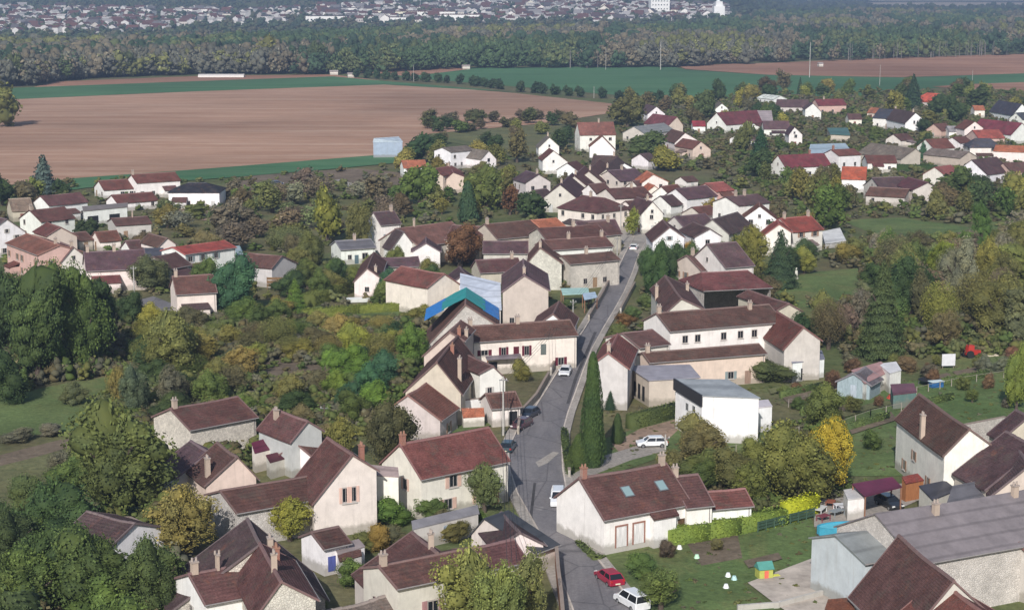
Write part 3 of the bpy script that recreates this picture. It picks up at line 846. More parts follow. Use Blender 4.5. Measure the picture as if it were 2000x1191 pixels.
        b.build('chimney_cap', M['paint'], ro, (.30, .16, .11) if kk == 'brick' else (.36, .3, .26))
    if wins == 'auto' and name == 'house' and 230 < D < 760 and rnd.random() < .6 and L > 6:
        sd = -1 if (Matrix.Rotation(rz, 2) @ Vector((0, -1))).dot(Vector((-mid.x, -mid.y)).normalized()) > 0 else 1
        y0 = (wf if sd < 0 else wb) * sd; ll = rnd.uniform(3, min(5.5, L - 1)); xs0 = x0 + rnd.uniform(.3, L - ll - .2); dp = rnd.uniform(1.8, 3.0)
        lo_, hi_ = rnd.uniform(2.0, 2.3), min(rnd.uniform(2.8, 3.3), he - .1)
        b = MB(); ya, yb_ = sorted((y0, y0 + sd * dp)); b.box(xs0, xs0 + ll, ya, yb_, -.3, lo_ - .05); b.build('lean_to_wall', wm, o, tuple(x * .92 for x in wc))
        b = MB(); yo = y0 + sd * (dp + .25); ls_ = (hi_ - lo_) / dp
        b.extr_x(sorted([(y0, hi_), (yo, lo_ - ls_ * .25), (yo, lo_ - ls_ * .25 - .12), (y0, hi_ - .14)], key=lambda q: math.atan2(q[1] - (hi_ + lo_) / 2 + .06, q[0] - (y0 + yo) / 2)), xs0 - .15, xs0 + ll + .15)
        b.build('lean_to_roof', M['tile'], o, jit(rnd.choice([RC['brown'], RC['red'], RC['dark'], RC['greybrown']])))
    # windows
    if wins == 'auto':
        wins = []
        cdir = Vector((-mid.x, -mid.y, 0)).normalized()
        rt = Matrix.Rotation(rz, 2)
        for wl, nv, ln in (('f', (0, -1), L), ('b', (0, 1), L), ('l', (-1, 0), wf + wb), ('r', (1, 0), wf + wb)):
            q = rt @ Vector(nv)
            if q.dot(cdir.xy) < .25: continue
            e = hf if wl == 'f' else hbk if wl == 'b' else min(hf, hbk)
            n = min(5, int(ln / 3.2)) if D < 600 else min(3, int(ln / 4))
            st = [1.45] + ([4.1] if e > 4.9 else [])
            dd = rnd.randrange(n) if n else 0
            for z in st:
                for k in range(n):
                    if rnd.random() < .2: continue
                    t = (k + .5) / n + rnd.uniform(-.04, .04)
                    if z < 2 and k == dd: wins.append((wl, t, 1.02, 1.0, 2.05, 'd', rnd.choice([(.3, .2, .13), (.5, .5, .48), (.2, .08, .06)])))
                    else: wins.append((wl, t, z, rnd.uniform(.85, 1.15), rnd.uniform(1.1, 1.35)))
            if wl in 'lr' and not (hl if wl == 'l' else hrr) and hr - e > 2.4 and rnd.random() < .6:
                wins.append((wl, wf / (wf + wb), e + .5, .7, .9))
    shut = shut if shut is not None else rnd.choice([None, None, (.55, .52, .48), (.35, .22, .15), (.25, .3, .3)])
    for q in wins:
        opening(h, *q[:5], *(q[5:]), **({'shut': shut} if len(q) < 6 and D < 420 and shut else {}))
    # record
    c_, s_ = math.cos(rz), math.sin(rz)
    FOOT.append((mid.x, mid.y, c_, s_, L / 2, wf, wb)); LAND.append((mid.x, mid.y, label))
    xs, ys = [], []
    for x, y, z in ((x0, -wf, hf * .4), (x1, -wf, hf * .4), (x1, wb, hbk * .6), (x0, wb, hbk * .6), (x0, 0, hr), (x1, 0, hr)):
        q = proj(mid.x + x * c_ - y * s_, mid.y + x * s_ + y * c_, z); xs.append(q[0]); ys.append(q[1])
    PROT.append((min(xs), max(xs), min(ys), max(ys), mid.y))
    h['ro'] = ro
    return h

def shed(label, corners, ztop, zlow, roof='grey', wall='pale', rmat='sheet', name='shed', cat='shed', wins=(), posts=False, T=.12, group=None, wmat=None):
    """mono-pitch building. corners: photo px of the roof corners [front-left, front-right, back-right, back-left];
    front pair at height zlow, back pair at ztop (either may be higher)"""
    zs = [zlow, zlow, ztop, ztop]
    p = [P(c[0], c[1], z) for c, z in zip(corners, zs)]
    cen = sum((Vector((q.x, q.y, 0)) for q in p), Vector()) / 4
    o = thing(name, label, cat, cen, 0, group)
    lp = [(q.x - cen.x, q.y - cen.y, z) for q, z in zip(p, zs)]
    b = MB()
    ov = [(x * 1.04, y * 1.04, z) for x, y, z in lp]
    b.add([*ov, *[(x, y, z - T) for x, y, z in ov]], [(0, 1, 2, 3), (7, 6, 5, 4), (0, 4, 5, 1), (1, 5, 6, 2), (2, 6, 7, 3), (3, 7, 4, 0)])
    ro = b.build('roof', M[rmat], o, jit(RC[roof] if isinstance(roof, str) else roof, amt=.08))
    if posts:
        for x, y, z in lp:
            b = MB(); b.box(x - .08, x + .08, y - .08, y + .08, -.1, z - T); b.build('post', M['wood'], o, (.25, .13, .08))
    else:
        b = MB()
        b.add([*[(x, y, -.3) for x, y, z in lp], *[(x, y, z - T - .01) for x, y, z in lp]],
              [(3, 2, 1, 0), (4, 5, 6, 7), (0, 1, 5, 4), (1, 2, 6, 5), (2, 3, 7, 6), (3, 0, 4, 7)])
        b.build('wall', M[wmat or ('stone' if wall == 'stone' else 'plaster')], o, jit(WC[wall] if isinstance(wall, str) else wall, amt=.05))
        for (e, t, z, w_, h_, kind, colr) in wins:
            i, j = {'f': (0, 1), 'r': (1, 2), 'b': (2, 3), 'l': (3, 0)}[e]
            a = Vector(lp[i]).xy; c = Vector(lp[j]).xy; q = a.lerp(c, t); d = (c - a)
            me = {'w': WIN, 'd': DOOR, 'o': OPENING}[kind]
            wo_ = bpy.data.objects.new({'w': 'window', 'd': 'door', 'o': 'opening'}[kind], me)
            wo_.location = (q.x, q.y, z); wo_.rotation_euler = (0, 0, math.atan2(d.y, d.x)); wo_.scale = (w_, 1, h_); wo_.color = (*colr, 1)
            link(wo_, o)
            if kind == 'w': link(bpy.data.objects.new('pane', PANE), wo_)
    xs = [c[0] for c in corners]; ys = [c[1] for c in corners]
    PROT.append((min(xs), max(xs), min(ys), max(ys) + zlow * .7 * FPX / math.hypot(cen.y, CAMH), cen.y))
    r = max(math.hypot(x, y) for x, y, z in lp)
    FOOT.append((cen.x, cen.y, 1, 0, r * .75, r * .75, r * .75))
    return dict(o=o, lp=lp, cen=cen, ro=ro)

# ------------------------------------------------------------------ cars
def car(px, py, ang, col, label, kind='hatch', name='car', cat='car', group=None):
    """ang: heading in degrees in world (0 = +X, 90 = away from the camera)"""
    p = P(px, py); o = thing(name, label, cat, p, R(ang), group)
    if kind == 'van': L, W, H, bel, prof = 4.3, 1.78, 1.82, 1.0, [(-2.1, .3), (2.1, .3), (2.15, .6), (2.05, .85), (1.2, 1.08), (-2.12, 1.05)]
    else: L, W, H, bel, prof = 4.05, 1.72, 1.45, .88, [(-2.0, .3), (2.0, .3), (2.05, .55), (1.95, .72), (1.0, .93), (-1.95, .92), (-2.03, .6)]
    def loft(rings, nm, m, parent, c=None):
        b = MB(); n = len(rings[0]); vs = [v for r in rings for v in r]
        fs = []
        for i in range(len(rings) - 1):
            for k in range(n):
                fs.append((i * n + k, i * n + (k + 1) % n, (i + 1) * n + (k + 1) % n, (i + 1) * n + k))
        fs += [tuple(range(n - 1, -1, -1)), tuple(range((len(rings) - 1) * n, len(rings) * n))]
        b.add(vs, fs); q = b.build(nm, m, parent, c)
        return q
    hw = W / 2
    rings = []
    for y, k in ((-hw, .86), (-hw + .1, 1.0), (hw - .1, 1.0), (hw, .86)):
        zc = .62
        rings.append([(x * (.975 if k < 1 else 1), y, zc + (z - zc) * k) for x, z in prof])
    body = loft(rings, 'body', M['car'], o, col)
    mdf = body.modifiers.new('bevel', 'BEVEL'); mdf.width = .05; mdf.segments = 2
    # cabin: glass block and painted roof
    if kind == 'van': cab = [(-2.08, 1.04), (1.25, 1.04), (.62, 1.7), (-1.95, 1.72)]
    else: cab = [(-1.85, .9), (1.05, .9), (.42, 1.36), (-1.35, 1.38)]
    zt = cab[2][1]; zb = cab[0][1]
    def ring(y, z0, z1, inset):
        return None
    b = MB(); hb_, ht = hw - .07, hw - .24
    f0, f1, r1_, r0 = cab[1], cab[2], cab[3], cab[0]
    vs = [(r0[0], -hb_, zb), (f0[0], -hb_, zb), (f0[0], hb_, zb), (r0[0], hb_, zb), (r1_[0], -ht, zt), (f1[0], -ht, zt), (f1[0], ht, zt), (r1_[0], ht, zt)]
    b.add(vs, [(0, 3, 2, 1), (4, 5, 6, 7), (0, 1, 5, 4), (2, 3, 7, 6)])
    b2 = MB(); b2.add(vs, [(1, 2, 6, 5)]); b3 = MB(); b3.add(vs, [(3, 0, 4, 7)])
    b.build('side_window', M['pane'], o); b2.build('windscreen', M['pane'], o); b3.build('rear_window', M['pane'], o)
    b = MB(); b.add([(r1_[0] - .04, -ht - .03, zt - .02), (f1[0] + .04, -ht - .03, zt - .02), (f1[0] + .04, ht + .03, zt - .02), (r1_[0] - .04, ht + .03, zt - .02),
                     (r1_[0] + .06, -ht + .06, zt + .07), (f1[0] - .08, -ht + .06, zt + .07), (f1[0] - .08, ht - .06, zt + .07), (r1_[0] + .06, ht - .06, zt + .07)],
                    [(0, 3, 2, 1), (4, 5, 6, 7), (0, 1, 5, 4), (1, 2, 6, 5), (2, 3, 7, 6), (3, 0, 4, 7)])
    b.build('roof', M['car'], o, col)
    for sgn in (-1, 1):   # pillars
        for (x0_, x1_) in ((f0[0], f1[0]), (r0[0], r1_[0]), ((f0[0] + r0[0]) / 2, (f1[0] + r1_[0]) / 2)):
            b = MB(); b.tube((x0_, sgn * hb_, zb), (x1_, sgn * ht, zt), .05, .045, 5); b.build('pillar', M['car'], o, col)
        b = MB(); b.box(.75, .95, sgn * (hw + .02) - .09, sgn * (hw + .02) + .09, .95, 1.08); b.build('mirror', M['car'], o, col)
        b = MB(); b.box(1.9, 2.04, sgn * .62 - .17, sgn * .62 + .17, .6, .74); b.build('headlight', M['lamp'], o)
        b = MB(); b.box(-2.07, -1.94, sgn * .68 - .12, sgn * .68 + .12, .68, .88); b.build('tail_light', M['taillamp'], o)
        for x in (-1.25, 1.28):
            b = MB(); b.tube((x, sgn * (hw - .18), .31), (x, sgn * (hw + .01), .31), .31, .31, 16); wh = b.build('wheel', M['rubber'], o)
            b = MB(); b.tube((x, sgn * (hw + .005), .31), (x, sgn * (hw + .03), .31), .19, .17, 10); b.build('rim', M['rim'], wh)
    b = MB(); b.box(-2.09, -1.97, -.26, .26, .45, .56); b.build('number_plate', M['paint'], o, (.7, .68, .5))
    b = MB(); b.box(1.98, 2.08, -.55, .55, .36, .5); b.build('grille', M['black'], o)
    return o

def pole(px, pb, pt, label, name='utility_pole', r=.16, arm=True, m='concrete', group='utility poles in the village'):
    p = PT(px, pb); s = FPX / math.hypot(p.y, CAMH); h = (pb - pt) / s * 1.02
    o = thing(name, label, 'pole', p, 0, group)
    b = MB(); b.tube((0, 0, -.2), (0, 0, h), r, r * .6, 8); b.build('post', M[m], o)
    if arm:
        b = MB(); b.box(-.55, .55, -.05, .05, h - .55, h - .43); q = b.build('crossarm', M['rim'], o)
        for x in (-.45, 0, .45):
            b = MB(); b.tube((x, 0, h - .43), (x, 0, h - .22), .05, .03, 6); b.build('insulator', M['lamp'], q)
    return o, p, h

def wire(a, b, sag=.6):
    pass

def garden_wall(pxs, h, label, wall='pale', t=.3, name='garden_wall', cat='wall', cap=True, group=None):
    pts = [P(*p) for p in pxs]; o0 = pts[0]
    o = thing(name, label, cat, (o0.x, o0.y, 0), 0, group)
    b = MB(); c = MB()
    for a, q in zip(pts, pts[1:]):
        d = (q - a).xy.normalized(); e = Vector((-d.y, d.x)) * t / 2
        A = Vector((a.x - o0.x, a.y - o0.y)); B = Vector((q.x - o0.x, q.y - o0.y))
        b.prism([A - e, B - e, B + e, A + e], -.2, h)
        e2 = e * 1.25
        c.prism([A - e2, B - e2, B + e2, A + e2], h + .003, h + .09)
    b.build('masonry', M['stone' if wall == 'stone' else 'plaster'], o, WC[wall] if isinstance(wall, str) else wall)
    if cap: c.build('coping', M['plaster'], o, (.3, .24, .2))
    for p in pts: FOOT.append((p.x, p.y, 1, 0, .4, .4, .4))
    return o

def fence(pxs, h, label, col=(.3, .22, .15), gap=1.8, slats=True, name='fence'):
    pts = [P(*p) for p in pxs]; o0 = pts[0]
    o = thing(name, label, 'fence', (o0.x, o0.y, 0))
    for a, q in zip(pts, pts[1:]):
        ln = (q - a).length; n = max(1, int(ln / gap)); d = (q - a).normalized()
        rz = math.atan2(d.y, d.x)
        for i in range(n + 1):
            c = a + d * (ln * i / n) - o0
            b = MB(); b.box(-.06, .06, -.06, .06, -.1, h); pp = b.build('post', M['wood'], o, col); pp.location = (c.x, c.y, 0)
        if slats:
            for z in ((h * .25, h * .45), (h * .52, h * .72), (h * .78, h * .97)):
                b = MB(); b.box(0, ln, -.03, .03, z[0], z[1]); pp = b.build('rail', M['wood'], o, col)
                c = a - o0; pp.location = (c.x, c.y, 0); pp.rotation_euler = (0, 0, rz)
        else:
            b = MB(); b.box(0, ln, -.02, .02, h - .1, h - .05); pp = b.build('rail', M['wood'], o, col)
            c = a - o0; pp.location = (c.x, c.y, 0); pp.rotation_euler = (0, 0, rz)
    return o

def tube_prop(): pass
# ================================================================== SETTING
# ground: one sheet to the horizon, fine near, coarse far, with the hills
def build_ground():
    ys = [20, 60, 120] + list(range(200, 2100, 190)) + list(range(2100, 4300, 110)) + list(range(4300, 8000, 300)) + [8600, 9500, 11000, 14000]
    V, F = [], []
    nx = 61
    for Y in ys:
        for i in range(nx):
            X = (i / (nx - 1) - .5) * 2 * (Y * .55 + 350)
            V.append((X, Y, ground(X, Y)))
    for j in range(len(ys) - 1):
        for i in range(nx - 1):
            a = j * nx + i; F.append((a, a + 1, a + nx + 1, a + nx))
    me = bpy.data.meshes.new('ground'); me.from_pydata(V, [], F); me.materials.append(M['ground'])
    o = bpy.data.objects.new('ground', me); link(o); tag(o, 'rough grass ground of the valley', None, None, 'structure')
build_ground()
Z = 'structure'
# far to near; each sheet a little above the one below
fz = lambda k: .05 + .04 * k
sheet('field', [(-200,370),(0,364),(140,350),(400,332),(790,300),(800,278),(840,262),(1060,242),(1190,222),(1195,203),(1010,183),(760,163),(320,182),(45,194),(-300,205)], 'plough', fz(2), 'brown ploughed field')
sheet('field', [(60,172),(110,160),(390,149),(650,146),(750,159),(640,152),(330,163),(40,174)], 'plough2', fz(1), 'reddish ploughed strip by the wood')
sheet('field', [(-100,176),(40,172),(310,162),(650,150),(760,160),(1010,181),(750,166),(310,182),(45,194),(-100,200)], 'crop', fz(3), 'green crop strip beyond the ploughed field')
sheet('field', [(-50,372),(150,349),(400,331),(800,299),(800,317),(640,332),(460,347),(170,368),(-50,400)], 'crop', fz(4), 'green crop strip in front of the ploughed field')
sheet('field', [(690,142),(905,133),(1310,130),(1340,137),(1500,147),(1760,152),(2100,141),(2100,165),(1850,170),(1660,192),(1400,192),(1200,186),(1010,170),(760,149)], 'crop', fz(2), 'large green crop field')
sheet('field', [(690,141),(905,132),(915,136),(800,150)], 'plough2', fz(3), 'small reddish field by the wood')
sheet('field', [(1320,128),(1500,124),(1750,113),(2100,103),(2100,141),(1760,152),(1500,147),(1340,136)], 'plough2', fz(4), 'reddish ploughed field on the right')
sheet('field', [(1820,170),(1900,165),(2100,158),(2100,178),(1950,180)], 'plough2', fz(5), 'narrow reddish field behind the houses')
for i, (pp, mt) in enumerate([([(1500,17),(1640,9),(1750,7),(2100,8),(2100,17),(1800,18),(1650,19)], 'pale'), ([(1500,6),(1560,3),(1900,2),(2100,2),(2100,5),(1800,5)], 'pale'), ([(1200,-8),(1460,-6),(1470,0),(1250,2)], 'plough2')]):
    sheet('field', pp, mt, 4 + i, 'pale stubble field on the far plain')
# village surfaces
sheet('meadow', [(0,775),(120,750),(215,735),(215,800),(190,835),(60,850),(-60,850),(-80,800)], 'lawn')
sheet('meadow', [(-80,890),(70,890),(190,905),(200,1010),(120,1060),(0,1075),(-120,1050)], 'meadow')
sheet('path', [(-60,905),(40,878),(120,858),(190,838),(210,852),(150,870),(60,895),(-60,925)], 'scrubsoil')
sheet('lawn', [(1520,545),(1600,530),(1700,522),(1700,560),(1680,605),(1560,600),(1510,590)], 'lawn')
sheet('lawn', [(1640,430),(1760,425),(1900,445),(1990,470),(1990,445),(2080,430),(2080,460),(1900,480),(1700,455)], 'lawn')
sheet('lawn', [(1900,435),(2100,425),(2100,468),(1940,475)], 'lawn')
sheet('lawn', [(1620,780),(1700,755),(1820,740),(1860,700),(2100,690),(2100,790),(1960,830),(1860,830),(1780,860),(1770,930),(1640,930),(1600,860)], 'lawn')
sheet('lawn', [(1160,1085),(1300,1060),(1450,1030),(1580,1000),(1610,1090),(1450,1140),(1520,1195),(1540,1330),(1280,1330),(1220,1150)], 'lawn')
sheet('meadow', [(1380,860),(1520,830),(1600,850),(1640,930),(1560,960),(1400,960),(1330,900)], 'lawn')
sheet('flower_bed', [(1340,1060),(1440,1040),(1450,1090),(1370,1105)], 'scrubsoil')
sheet('lawn', [(1100,880),(1330,812),(1330,880),(1200,925),(1110,940)], 'lawn')
sheet('forecourt', [(1195,868),(1250,838),(1325,818),(1330,835),(1290,872),(1215,890)], 'soil')
sheet('driveway', [(1108,935),(1165,895),(1250,870),(1300,866),(1296,882),(1230,900),(1150,932),(1118,955)], 'gravel')
sheet('terrace', [(1460,1139),(1598,1087),(1640,1060),(1700,1200),(1610,1240),(1520,1185)], 'slab', .12)
sheet('yard', [(1590,980),(1680,955),(1760,945),(1800,975),(1700,1020),(1590,1030)], 'gravel')
sheet('yard', [(1500,470),(1525,440),(1600,455),(1650,480),(1560,500)], 'meadow')
sheet('yard', [(340,395),(440,385),(470,420),(420,435),(330,420)], 'soil')
sheet('allotment', [(470,345),(700,330),(860,345),(760,385),(640,370),(500,380),(440,372)], 'scrubsoil')
sheet('track', [(645,353),(665,351),(760,385),(745,388)], 'gravel')
sheet('track', [(830,268),(850,262),(1000,280),(1100,300),(1090,310),(980,292)], 'meadow')
sheet('lawn', [(1110,255),(1130,232),(1060,248),(1030,270),(1080,275)], 'meadow')
sheet('lawn', [(840,262),(1060,243),(1120,238),(1120,285),(1000,300),(860,275)], 'meadow')
sheet('lawn', [(570,640),(760,600),(830,600),(830,625),(640,640)], 'lawn')
sheet('lawn', [(120,600),(600,585),(640,605),(420,622)], 'lawn')
sheet('allotment', [(500,700),(640,690),(640,740),(520,750)], 'scrubsoil')
sheet('lawn', [(560,790),(700,760),(720,830),(640,840)], 'lawn')
sheet('lane', [(260,590),(300,580),(350,600),(372,615),(340,622),(300,612),(262,606)], 'asphalt')
sheet('lawn', [(860,830),(960,812),(975,830),(870,850)], 'lawn')
sheet('yard', [(1170,445),(1300,440),(1300,500),(1250,500)], 'gravel')

# main street: (left px, right px, row)
ROAD = [(1140,1262,1260),(1120,1242,1191),(1084,1170,1100),(1048,1116,1030),(1012,1106,966),(997,1098,920),(994,1096,880),(1010,1098,845),(1040,1108,808),(1064,1122,770),
        (1092,1138,725),(1116,1154,685),(1142,1176,645),(1166,1200,605),(1184,1218,572),(1204,1234,535),(1220,1246,500),(1232,1258,478),(1240,1275,462),(1262,1296,450)]
lp = [P(a, y) for a, b, y in ROAD]; rp = [P(b, y) for a, b, y in ROAD]
sheet('road', None, 'asphalt', .17, 'grey asphalt village street', 'structure', lp + rp[::-1])
sheet('road_patch', [(1046,905),(1080,884),(1092,886),(1070,906),(1052,914)], 'gravel', .174, 'pale worn patch in the street')
sheet('road_patch', [(1040,945),(1046,945),(1024,1075),(1016,1070),(1032,1000)] and [(1042,945),(1047,945),(1040,1010),(1060,1080),(1052,1082),(1034,1010)], 'tar', .178, 'dark tarred repair strip in the street')
sheet('road_patch', [(1160,650),(1166,650),(1128,740),(1112,790),(1106,790),(1122,738)], 'tar', .178, 'narrow dark repair strip further up the street')
def ribbon(name, base, off0, off1, z0, z1, mt, lab):
    """raised strip beside a line of points"""
    b = MB(); n = len(base)
    L0, L1 = [], []
    for i, p in enumerate(base):
        a = base[max(0, i - 1)]; c = base[min(n - 1, i + 1)]
        d = (c - a).xy.normalized(); e = Vector((-d.y, d.x))
        L0.append(p.xy + e * off0); L1.append(p.xy + e * off1)
    for i in range(n - 1):
        b.add([(*L0[i], z0), (*L0[i + 1], z0), (*L1[i + 1], z0), (*L1[i], z0), (*L0[i], z1), (*L0[i + 1], z1), (*L1[i + 1], z1), (*L1[i], z1)],
              [(0, 3, 2, 1), (4, 5, 6, 7), (0, 1, 5, 4), (1, 2, 6, 5), (2, 3, 7, 6), (3, 0, 4, 7)])
    return tag(b.build(name, M[mt]), lab, None, None, 'structure')
ribbon('kerb', lp, .0, .18, 0, .30, 'slab', 'pale kerb on the left of the street')
ribbon('pavement', lp, .18, 1.3, 0, .27, 'gravel', 'gravelly pavement on the left of the street')
ribbon('kerb', rp, -.18, .0, 0, .30, 'slab', 'pale kerb on the right of the street')
ribbon('pavement', rp, -1.1, -.18, 0, .27, 'gravel', 'gravelly pavement on the right of the street')
for i in range(len(lp) - 1):
    a = (lp[i] + rp[i]) / 2; b_ = (lp[i + 1] + rp[i + 1]) / 2; n = max(1, int((b_ - a).length / 3))
    for k in range(n):
        c_ = a.lerp(b_, k / n); FOOT.append((c_.x, c_.y, 1, 0, 4.2, 4.2, 4.2))

# ================================================================== BUILDINGS
H = lambda *a, **k: house(*a, group=k.pop('group', 'houses of the village'), **k)
# ---- foreground, left of the street
hA = H('cream two-storey house with red-brown roof and brick end chimney, left of the street', (783,866),(952,834), 8.2,4.7,8, 'red','cream', chim=[(-.01,'brick')],
  wins=[('f',.36,3.9,1.15,1.5),('f',.66,3.9,1.0,1.2),('f',.3,1.3,1.2,1.3),('f',.66,1.3,1.0,1.3),('l',.4,3.6,.8,1.4),('f',.85,1.05,1.0,2.1,'d',(.3,.16,.1))], shut=(.62,.42,.34))
hB = H('cream gabled house with two shuttered windows high in its front gable', (687,886),(652,862), 9.2,4.6,9, 'brown','cream', wb=6.2, wf=4.2, len_=8.0, chim=[(.5,('brick',-2.6))],
  wins=[('l',.50,4.6,.75,1.8),('l',.38,4.6,.75,1.8)], shut=(.68,.46,.38))
shed('low cream wing joining the two cream houses, flat-topped with a shaded porch', [(700,925),(778,930),(776,912),(712,906)], 6.2,5.6,'pinkish','cream', wins=[('f',.25,1.2,1.1,1.5,'o',(.05,.04,.04)),('f',.7,1.3,1.0,1.2,'w',(.5,.45,.4))])
H('long low barn with mottled brown roof running up to the cream gable', (432,957),(622,925), 5.6,2.7,8, 'brown','stone', name='barn', cat='barn', chim=[], wins=[])
H('white-walled house with plum brown roof at the bottom edge', (371,1119),(478,1100), 6.8,4.0,8, 'brown','white', wf=3.8, chim=[(.02,'tan'),(.5,'pipe')], wins=[('f',.55,2.2,1.0,1.3),('l',.5,3.2,.9,1.2)])
H('wide dark rear wing behind the rubble-gabled stone house', (508,1060),(484,1012), 9.0,3.2,14, 'dark','stone', wf=6, wb=8.5, chim=[(.2,('tan',-1.2))], wins=[])
H('dark-roofed stone house with rubble gable and brick chimney at the bottom', (549,1133),(508,1060), 9.0,4.4,12, 'brown','stone', wf=6, wb=5.0, chim=[(.75,('brick',-1.0)),(.3,'pipe')], wins=[('l',.5,5.2,.8,1.0)])
H('long brown-roofed white house with shuttered windows at the bottom edge', (742,1104),(918,1069), 7.2,5.0,6.6, 'brown','pale', chim=[(.0,'tan')],
  wins=[('f',.38,3.2,1.2,2.0),('f',.75,3.2,1.1,1.9),('l',.4,3.4,.9,1.6)], shut=(.36,.2,.2))
H('dark brown roof house rising behind the long white house', (853,1077),(806,1038), 7.4,4.0,8.4, 'brown','pale', wb=6, chim=[(.2,'pipe')], wins=[])
H('low dark roof at the bottom edge left of the shuttered house', (636,1192),(752,1162), 4.6,2.6,7, 'greybrown','pale', name='outbuilding', chim=[], wins=[])
shed('pale grey roofed garden shed under the cream house', [(808,1032),(934,1002),(930,986),(806,1016)], 2.9,2.5,'grey','pale', wins=[('f',.75,1.2,1.0,1.2,'o',(.05,.05,.05)),('f',.5,1.2,.8,1.6,'d',(.35,.42,.5))])
H('low building with worn grey slate roof beside the street', (948,1010),(990,996), 4.6,2.4,9, 'slate','pale', wf=7, wb=2, name='outbuilding', chim=[], wins=[], cap=False, rmat='sheet')
H('little street-side hut with cream gable and dark roof', (1014,1037),(980,1000), 4.4,2.9,5.2, 'dark','cream', name='hut', cat='hut', chim=[], wins=[])
H('low brown roof annex between the slate roof and the yellow-green tree', (918,1069),(1000,1052), 3.9,2.4,5, 'brown','pale', name='outbuilding', chim=[], wins=[])
H('small white outbuilding with brown roof in a yard', (610,1038),(648,1030), 4.2,2.9,4.6, 'brown','white', name='outbuilding', chim=[], wins=[('f',.3,1.2,.9,1.6,'d',(.08,.1,.3))])
shed('flat pink-grey sheet roof next to the small white outbuilding', [(662,1082),(712,1066),(700,1052),(652,1064)], 2.7,2.4,'pinkish','white')
shed('low brown lean-to in front of the pink-grey sheet roof', [(664,1096),(706,1084),(704,1072),(660,1082)], 2.4,1.9,'brown','pale','tile')
H('whitewashed lean-to barn with dark roof hidden among the bottom-left trees', (172,998),(262,1020), 5.0,3.6,7, 'dark','white', name='barn', cat='barn', chim=[], wins=[], wf=3, wb=4)
garden_wall([(212,1060),(255,1058),(305,1082)], 2.8, 'bright white garden wall running from the hidden white barn', 'white')
H('small house with brown roof and peach gable left of the long low barn', (462,890),(434,870), 6.4,3.4,9, 'brown','peach', len_=7, wb=6, chim=[(.2,('tan',3.0))], wins=[('l',.6,1.6,1.0,1.3)])
H('dark shaded shed roof beside the peach-gabled house', (408,882),(376,862), 5.4,3.0,8, 'purple','grey', name='shed', cat='shed', chim=[], wins=[], len_=6)
H('broad red-brown barn roof behind the dark trees on the left', (334,797),(462,774), 6.2,3.0,9, 'brown','stone', name='barn', cat='barn', chim=[(.02,'tan')], wins=[])
H('house with two-tone brown roof and pale grey gable in the middle left', (600,821),(562,807), 7.0,3.6,8.5, 'brown','grey', wb=6.0, len_=8, chim=[(.8,('tan',.8))], wins=[])
shed('magenta sheet metal lean-to roof', [(498,884),(545,872),(530,852),(492,864)], 3.6,2.6,'magenta','cream')
H('small brown roof annex right of the magenta lean-to', (582,866),(624,850), 4.2,2.4,6, 'brown','white', name='outbuilding', chim=[], wins=[])
shed('maroon porch roof below the magenta lean-to', [(528,902),(572,890),(560,878),(520,888)], 2.6,2.2,(.09,.02,.03),'pale')
H('reddish weathered roof house with a porch at its foot', (797,770),(832,748), 6.2,3.2,8, (.14,.06,.045),'pale', wf=4.5, chim=[], wins=[('f',.5,1.2,1.0,1.4)])
# ---- three parallel tan gables, tarp house and long white house
H('tan-gabled house with big dark brown roof and white rear wing', (853,706),(893,655), 9.0,4.6,10.5, 'brown','tan', chim=[(.55,('brick',-.6)),(.2,('tan',-2.6))], wins=[])
H('small white-gabled wing facing the street below the dark roof', (962,714),(930,700), 6.6,4.0,6, 'brown','white', wb=3, wf=3.2, len_=8, chim=[], wins=[('l',.62,2.8,.7,1.5),('l',.62,.9,.9,1.8,'o',(.1,.1,.1))])
H('narrow house with tall plain tan gable between two brown roofs', (879,647),(912,612), 9.2,5.6,8, 'brown','tan', wf=3, wb=5.5, len_=9, chim=[(.1,('brick',-1.2)),(.3,('white',-2.0))], wins=[])
hT = H('broad brown-roofed barn with grey rubble gable under a blue and green tarpaulin', (909,594),(910,574), 9.6,3.6,14, 'brown','stone', name='barn', cat='barn', wf=6, wb=8, len_=15, chim=[], wins=[])
hW = H('long low white house with shuttered windows left of the street', (908,637),(1111,624), 7.3,5.3,7, 'brown','cream', chim=[(.03,'tan'),(.5,'tan')],
  wins=[('f',.12,3.6,1.2,.9),('f',.3,3.5,.8,1.6),('f',.42,3.3,.9,1.9,'d',(.1,.02,.03)),('f',.52,3.5,.8,1.6),('f',.68,3.5,.9,1.7,'d',(.14,.16,.15)),('f',.2,1.1,1.4,1.9,'o',(.1,.1,.1)),('f',.85,1.4,1.0,1.3)], shut=(.13,.02,.035))
shed('grey canopy roof along the foot of the long white house', [(952,702),(1018,698),(1014,688),(948,692)], 3.2,2.8,(.2,.17,.18),'white', posts=True, name='canopy', cat='canopy')
H('little brown roof with white gable behind the long white house', (1080,612),(1092,588), 7.8,5.3,7, 'brown','white', wf=3, chim=[], wins=[])
H('low street-side outhouse with brown roof below the white wing', (950,768),(1004,764), 4.2,2.8,5.4, 'brown','cream', name='outbuilding', chim=[], wins=[('f',.75,1.1,1.2,1.9,'o',(.1,.1,.1))])
shed('lean-to with orange tiled roof against a white yard wall', [(905,815),(946,812),(944,796),(902,797)], 2.6,1.6,'orange','cream','tile')
garden_wall([(868,838),(872,822),(944,812)], 2.6, 'white rendered yard wall behind the orange lean-to', 'white')
